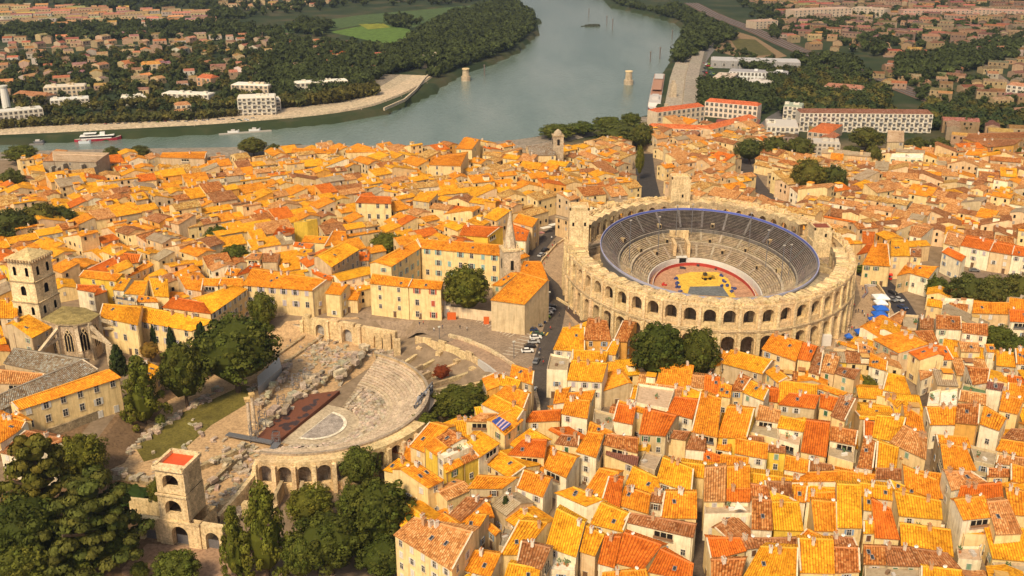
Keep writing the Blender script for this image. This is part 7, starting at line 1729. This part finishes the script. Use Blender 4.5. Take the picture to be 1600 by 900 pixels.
for s in (.15, .5, .85): p = A[0].lerp(A[1], s); mb = MB(); mb.box((p.x, p.y-.08, -5), (1.1, .1, 2.2), math.atan2((A[1]-A[0]).y, (A[1]-A[0]).x), 0, (.3, .03, .02)); mb.obj('door', ['paint'], tk, org=(0, 0, 0))
# painted parking bays and the yellow crossing on the square
for k in range(22):
    a_, b_ = (PG(744+k*4.6, 503+k*2.2), PG(757+k*4.6, 496+k*2.2)) if k < 12 else (PG(786+(k-12)*4.4, 553-(k-12)*4.6), PG(806+(k-12)*3.6, 556-(k-12)*4.6))
    mb = MB(); mb.beam(a_+Vector((0, 0, .12)), b_+Vector((0, 0, .12)), .22, .04, 0, (.62, .56, .46)); kind(mb.obj('parking_line', ['paint']), 'structure')
for k in range(7): a_ = PG(816+k*6.2, 521+k*.6); mb = MB(); mb.beam(a_+Vector((0, 0, .13)), a_+Vector((.8, 2.6, .13)), .5, .04, 0, (.62, .42, .06)); kind(mb.obj('crossing_stripe', ['paint']), 'structure')
# ---------------------------------------------------------------- people
def person_mat(nm, top, leg):
    m, n, b = new_mat(nm); b.inputs['Roughness'].default_value = .8; tc = N(n, 'ShaderNodeTexCoord'); sp = N(n, 'ShaderNodeSeparateXYZ'); n.links.new(tc.outputs['Object'], sp.inputs[0]); mr = N(n, 'ShaderNodeMath', operation='DIVIDE'); mr.inputs[1].default_value = 1.8; n.links.new(sp.outputs['Z'], mr.inputs[0])
    r = N(n, 'ShaderNodeValToRGB'); r.color_ramp.interpolation = 'CONSTANT'; e = r.color_ramp.elements; e.new(.5); e.new(.5)
    for q, (p_, c) in zip(e, [(0, leg), (.5, top), (.83, (.45, .26, .17)), (.95, (.05, .03, .02))][:4]): q.position = p_; q.color = (*c, 1)
    n.links.new(mr.outputs[0], r.inputs[0]); n.links.new(r.outputs[0], b.inputs['Base Color']); return m
def person_mesh(seed, mat):
    rg = random.Random(seed); st_ = rg.uniform(.1, .28); V = [(0, 0, .95), (0, 0, 1.2), (0, 0, 1.42), (0, .0, 1.52), (0, .01, 1.62), (0, 0, 1.74), (.1, 0, .9), (.12, st_*.5, .5), (.12, st_*.2, .08), (.13, st_*.2+.14, .04), (-.1, 0, .9), (-.12, -st_*.4, .5), (-.12, -st_, .08), (-.13, -st_+.14, .04), (.19, 0, 1.4), (.26, -.04, 1.12), (.25, .1, .88), (-.19, 0, 1.4), (-.26, .04, 1.12), (-.25, .12, .9)]
    E = [(0, 1), (1, 2), (2, 3), (3, 4), (4, 5), (0, 6), (6, 7), (7, 8), (8, 9), (0, 10), (10, 11), (11, 12), (12, 13), (2, 14), (14, 15), (15, 16), (2, 17), (17, 18), (18, 19)]
    rad = [.15, .14, .13, .055, .09, .08, .09, .065, .045, .04, .09, .065, .045, .04, .06, .045, .035, .06, .045, .035]
    me = bpy.data.meshes.new('person'); me.from_pydata(V, E, []); me.materials.append(mat); o = bpy.data.objects.new('person', me)
    md = o.modifiers.new('skin', 'SKIN'); o.modifiers.new('sub', 'SUBSURF').levels = 1
    for i, r in enumerate(rad): me.skin_vertices[0].data[i].radius = (r, r*(.75 if i < 3 else 1))
    me.skin_vertices[0].data[0].use_root = True; return o
PC = [('white', (.72, .7, .66)), ('dark blue', (.03, .05, .14)), ('black', (.02, .02, .02)), ('red', (.5, .04, .03))]
PM = {k: person_mat('clothes_'+k.replace(' ', '_'), c, (.04, .045, .07)) for k, c in PC}; pn = 0
PPL = [(1305, 487, 'white', 'upper of two standing near the tents'), (1330, 482, 'white', 'standing left of the white tent'), (1334, 480, 'red', 'standing beside the tent row'), (1347, 490, 'dark blue', 'alone on the open forecourt'), (1337, 489, 'black', 'in the pair near the arena wall'), (1341, 488, 'black', 'other one of the pair near the arena wall'), (1326, 513, 'black', 'left one of the pair at the foot of the arena'), (1329, 512, 'black', 'right one of the pair at the foot of the arena'),
       (454, 536, 'dark blue', 'before the ticket house'), (595, 577, 'black', 'sitting high on the theatre seats'), (626, 569, 'black', 'standing near the top rim of the theatre seats'), (613, 651, 'dark blue', 'low on the right of the theatre seats'), (678, 518, 'white', 'walking on the square near the curved road'), (874, 495, 'black', 'walking up the street by the church'), (918, 487, 'white', 'on the dark deck before the arena'), (860, 516, 'red', 'beside the road near the parked cars'), (883, 483, 'black', 'at the low wall by the deck'), (888, 486, 'white', 'second one at the low wall by the deck'),
       (614, 858, 'red', 'in the dark street left of the large cream house'), (604, 886, 'red', 'at the bottom of the dark street'), (617, 875, 'white', 'between two others in the dark street'), (870, 385, 'dark blue', 'on the curved street left of the arena'), (862, 374, 'white', 'near the cafe awnings'), (822, 665, 'red', 'in the narrow street right of the striped roof')]
for u, v, c, lb in PPL:
    z = 0.3 if not (585 < u < 640 and v > 540) else (1.5 if v < 600 else -1.5)
    if 585 < u < 640 and v < 700 and v > 540: p = P(u, v, z)
    else: p = PG(u, v, .15)
    o = person_mesh(pn, PM[c]); o.location = p; o.rotation_euler = (0, 0, R.uniform(0, 6.28)); link(o); tag(o, f'person in {c} top {lb}', 'person', 'people walking about'); pn += 1
for k in range(34):
    ax_, ay_, bx_, by_ = R.choice([(1345, 470, 1355, 510), (1310, 520, 1345, 515), (880, 478, 925, 500), (640, 506, 760, 520), (868, 376, 845, 420), (840, 545, 850, 570), (1350, 455, 1385, 520)]); t_ = R.random(); p = PG(ax_+(bx_-ax_)*t_+R.uniform(-4, 4), ay_+(by_-ay_)*t_+R.uniform(-2, 2), .15); c = R.choice(['white', 'dark blue', 'black', 'red'])
    o = person_mesh(100+k, PM[c]); o.location = p; o.rotation_euler = (0, 0, R.uniform(0, 6.28)); link(o); tag(o, f'small distant person in {c} top walking across the open squares', 'person', f'passers-by in {c} on the squares')
for k, (u, v, c, rz) in enumerate([(1404, 470, 'silver', -1.1), (1410, 482, 'dark blue', -1.1), (838, 566, 'grey', 1.3), (834, 612, 'white', 1.4), (846, 400, 'silver', 1.0), (852, 392, 'black', .9), (1352, 430, 'grey', -.4)]): car(u, v, c, rz, ['silver car on the dark road below the tents', 'dark blue car lowest on the dark road', 'grey car in the street below the parking bays', 'white car in the narrow street left of the roofs', 'silver car in the curved street left of the arena', 'black car beyond the silver one in the curved street', 'grey car behind the red road train'][k])
# ---------------------------------------------------------------- boats
a, b_ = P(117, 221, WZ), P(190, 217, WZ); L = (b_-a).length; rz = math.atan2((b_-a).y, (b_-a).x); c_ = (a+b_)/2
def boat(name, label, c_, rz, L, wd, hull, parts):
    t = thing(name, label, 'boat', tuple(c_), rz=rz); mb = MB(); n = 12; st = []
    for i in range(n+1):
        x = -L/2+L*i/n; k = min(1, (1-abs(2*i/n-1))*4+.25) if i > n/2 else min(1, (1-abs(2*i/n-1))*6+.6); st.append((x, wd/2*k, 1.7+(.8*max(0, i/n-.8)/.2)))
    for i in range(n):
        (x0, w0, h0), (x1, w1, h1) = st[i], st[i+1]
        for s in (-1, 1): mb.poly([(x0, s*w0*.85, -.6), (x1, s*w1*.85, -.6), (x1, s*w1, h1), (x0, s*w0, h0)], 0, hull)
        mb.poly([(x0, -w0, h0-.15), (x1, -w1, h1-.15), (x1, w1, h1-.15), (x0, w0, h0-.15)], 0, (.45, .40, .36))
    for e in (0, n): x0, w0, h0 = st[e]; mb.poly([(x0, -w0*.85, -.6), (x0, w0*.85, -.6), (x0, w0, h0), (x0, -w0, h0)], 0, hull)
    mb.obj('hull', ['carpaint'], t, org=(0, 0, 0))
    for nm, x0, x1, z0, z1, wk, col, mt in parts: mb = MB(); mb.box((L*(x0+x1)/2, 0, z0), (L*(x1-x0), wd*wk, z1-z0), 0, 0, col, taper=.97); mb.obj(nm, [mt], t, org=(0, 0, 0))
    return t
WB = (.74, .72, .70)
boat('cruise_boat', 'red and white passenger boat moored along the left quay', c_, rz, L, 7, (.38, .02, .04), [('cabin', -.36, .30, 1.5, 2.2, .8, WB, 'paint'), ('windows', -.37, .31, 2.2, 3.4, .8, WB, 'glass'), ('deck', -.38, .36, 3.4, 3.7, .86, WB, 'paint'), ('wheelhouse', .05, .16, 3.7, 5.4, .5, WB, 'paint'), ('sun_deck_roof', -.30, -.02, 5.0, 5.2, .7, WB, 'paint')])
a, b_ = P(1021, 177, WZ), P(1031, 121, WZ); L = (b_-a).length; rz = math.atan2((a-b_).y, (a-b_).x); c_ = (a+b_)/2
WB = (.5, .46, .44); prt = [('cabin', -.46, .40, 1.5, 4.6, .88, WB, 'paint'), ('windows', -.455, .395, 2.6, 3.6, .9, WB, 'glass'), ('sun_deck', -.44, .18, 4.6, 4.8, .84, (.36, .17, .10), 'paint'), ('wheelhouse', .24, .31, 4.6, 7.2, .5, WB, 'paint'), ('canopy', -.2, .1, 6.4, 6.6, .7, (.4, .2, .12), 'paint'), ('rear_canopy', -.40, -.24, 6.0, 6.2, .7, WB, 'paint')]
boat('river_cruise_ship', 'long white river cruise ship with brown decks moored at the near quay', c_, rz, L, 11, (.40, .05, .06), prt)
for k, (u, v, lb) in enumerate([(133, 224, 'small blue and white motor boat beside the passenger boat'), (60, 224, 'small moored work boat at the left quay pontoon'), (365, 208, 'small white boat at the quay pontoon'), (398, 205, 'second small white boat at the quay pontoon')]):
    p = P(u, v, WZ); boat('motor_boat', lb, p, .1, 8, 2.6, [(.55, .6, .66), (.15, .15, .17), (.7, .7, .7), (.7, .7, .7)][k], [('cabin', -.2, .15, 1.5, 2.6, .6, WB, 'paint')])
mb = MB(); a, b_ = P(342, 210, WZ+.3), P(424, 204, WZ+.3); mb.beam(a, b_, 2.5, .8, 0, (.4, .36, .32)); tag(mb.obj('pontoon', ['paint']), 'long floating pontoon along the opposite quay', 'pontoon')
mb = MB(); a, b_ = P(46, 226, WZ+.3), P(68, 225, WZ+.3); mb.beam(a, b_, 2.5, .8, 0, (.2, .18, .17)); tag(mb.obj('pontoon', ['paint']), 'short dark pontoon at the left end of the opposite quay', 'pontoon')
# quay joints: vertical pilasters on the far quay wall
for i in range(0, len(fq)-1, 3):
    p = fq[i]; nn_ = normals2(fq)[i]; mb = MB(); mb.box((p.x+nn_.x*5.6, p.y+nn_.y*5.6, -9), (.8, 1.0, 3.6), 0, 0, (.34, .27, .2)); kind(mb.obj('quay_pilaster', ['stone']), 'structure')
# ---------------------------------------------------------------- labels that single out each house
LM = [('the arena', (1115, 410)), ('the theatre ruins', (520, 640)), ('the stone church', (805, 470)), ('the cream mansion', (440, 440)), ('the huge dark pine', (1040, 550)), ('the large cream house', (680, 850)), ('the narrow street on the right', (1468, 720)), ('the striped roof cover', (783, 665)),
      ('the white sun sail', (1155, 795)), ('the blue tents', (1372, 495)), ('the small car park', (1545, 440)), ('the convent', (720, 400)), ('the cathedral tower', (60, 440)), ('the golden palace', (230, 500)), ('the yellow awning', (715, 768)), ('the red road train', (1375, 432)), ('the dark alley at the bottom', (1090, 870))]
def topx(p):
    c, s = math.cos(TH), math.sin(TH); z = p.z-CH; d = p.y*c-z*s; return 800+F*p.x/d, 450-F*(p.y*s+z*c)/d
groups = {}
for h in HOUSES:
    if not h['auto']: continue
    u, v = topx(h['ctr']); h['uv'] = (u, v); n, (lu, lv) = min(LM, key=lambda q: math.hypot(q[1][0]-u, (q[1][1]-v)*1.6)); dx, dy = u-lu, v-lv
    rel = ('right of' if dx > 0 else 'left of') if abs(dx) > abs(dy)*1.2 else ('below' if dy > 0 else 'above')
    top = f"{h['rc']} {'roof terrace' if h['flat'] else 'roof'}"; ft_ = f" with {h['feats'][0]}" if h['feats'] else ''
    h['base'] = f"{h['size']} {h['wc']} house, {top}{ft_}, {rel} {n}"; h['base'] = h['base'].replace('a satellite dish', 'dish').replace('mid-sized ', '').replace('the narrow street on the right', 'right narrow street').replace('the dark alley at the bottom', 'the bottom alley').replace('dark mottled', 'mottled').replace('the large cream house', 'large cream house').replace('the striped roof cover', 'striped cover').replace(' with ', ', ', 1); groups.setdefault(h['base'], []).append(h)
ORD = ['nearest', 'second nearest', 'third nearest', 'fourth nearest', 'fifth nearest', 'sixth nearest', 'seventh nearest', 'eighth nearest', 'ninth nearest', 'tenth nearest']
for b, hs_ in groups.items():
    if len(hs_) == 1: hs_[0]['o']['label'] = b; continue
    hs_.sort(key=lambda h: -h['uv'][1])
    for k, h in enumerate(hs_): h['o']['label'] = b.replace(', ', ', '+ORD[min(k, 9)]+' such, ', 1) if False else f"{ORD[min(k, 9)]} {b}"
# ---------------------------------------------------------------- haze over the plain
mh = bpy.data.materials.new('haze'); mh.use_nodes = True; n = mh.node_tree; n.nodes.remove(n.nodes['Principled BSDF'])
pv = n.nodes.new('ShaderNodeVolumePrincipled'); pv.inputs['Density'].default_value = HAZE; pv.inputs['Color'].default_value = (.50, .62, .85, 1); pv.inputs['Anisotropy'].default_value = .3
n.links.new(pv.outputs[0], n.nodes['Material Output'].inputs['Volume'])
if HAZE > 0:
    mb = MB(); mb.box((0, 5500, -15), (19000, 13400, 165), 0, 0, bottom=True); o = mb.obj('haze', [mh]); kind(o, 'stuff', 'thin blue haze lying over the plain')
print('objects', len(bpy.data.objects), 'tris', sum(len(o.data.polygons) for o in bpy.data.objects if o.type == 'MESH' and o.data.users == 1))
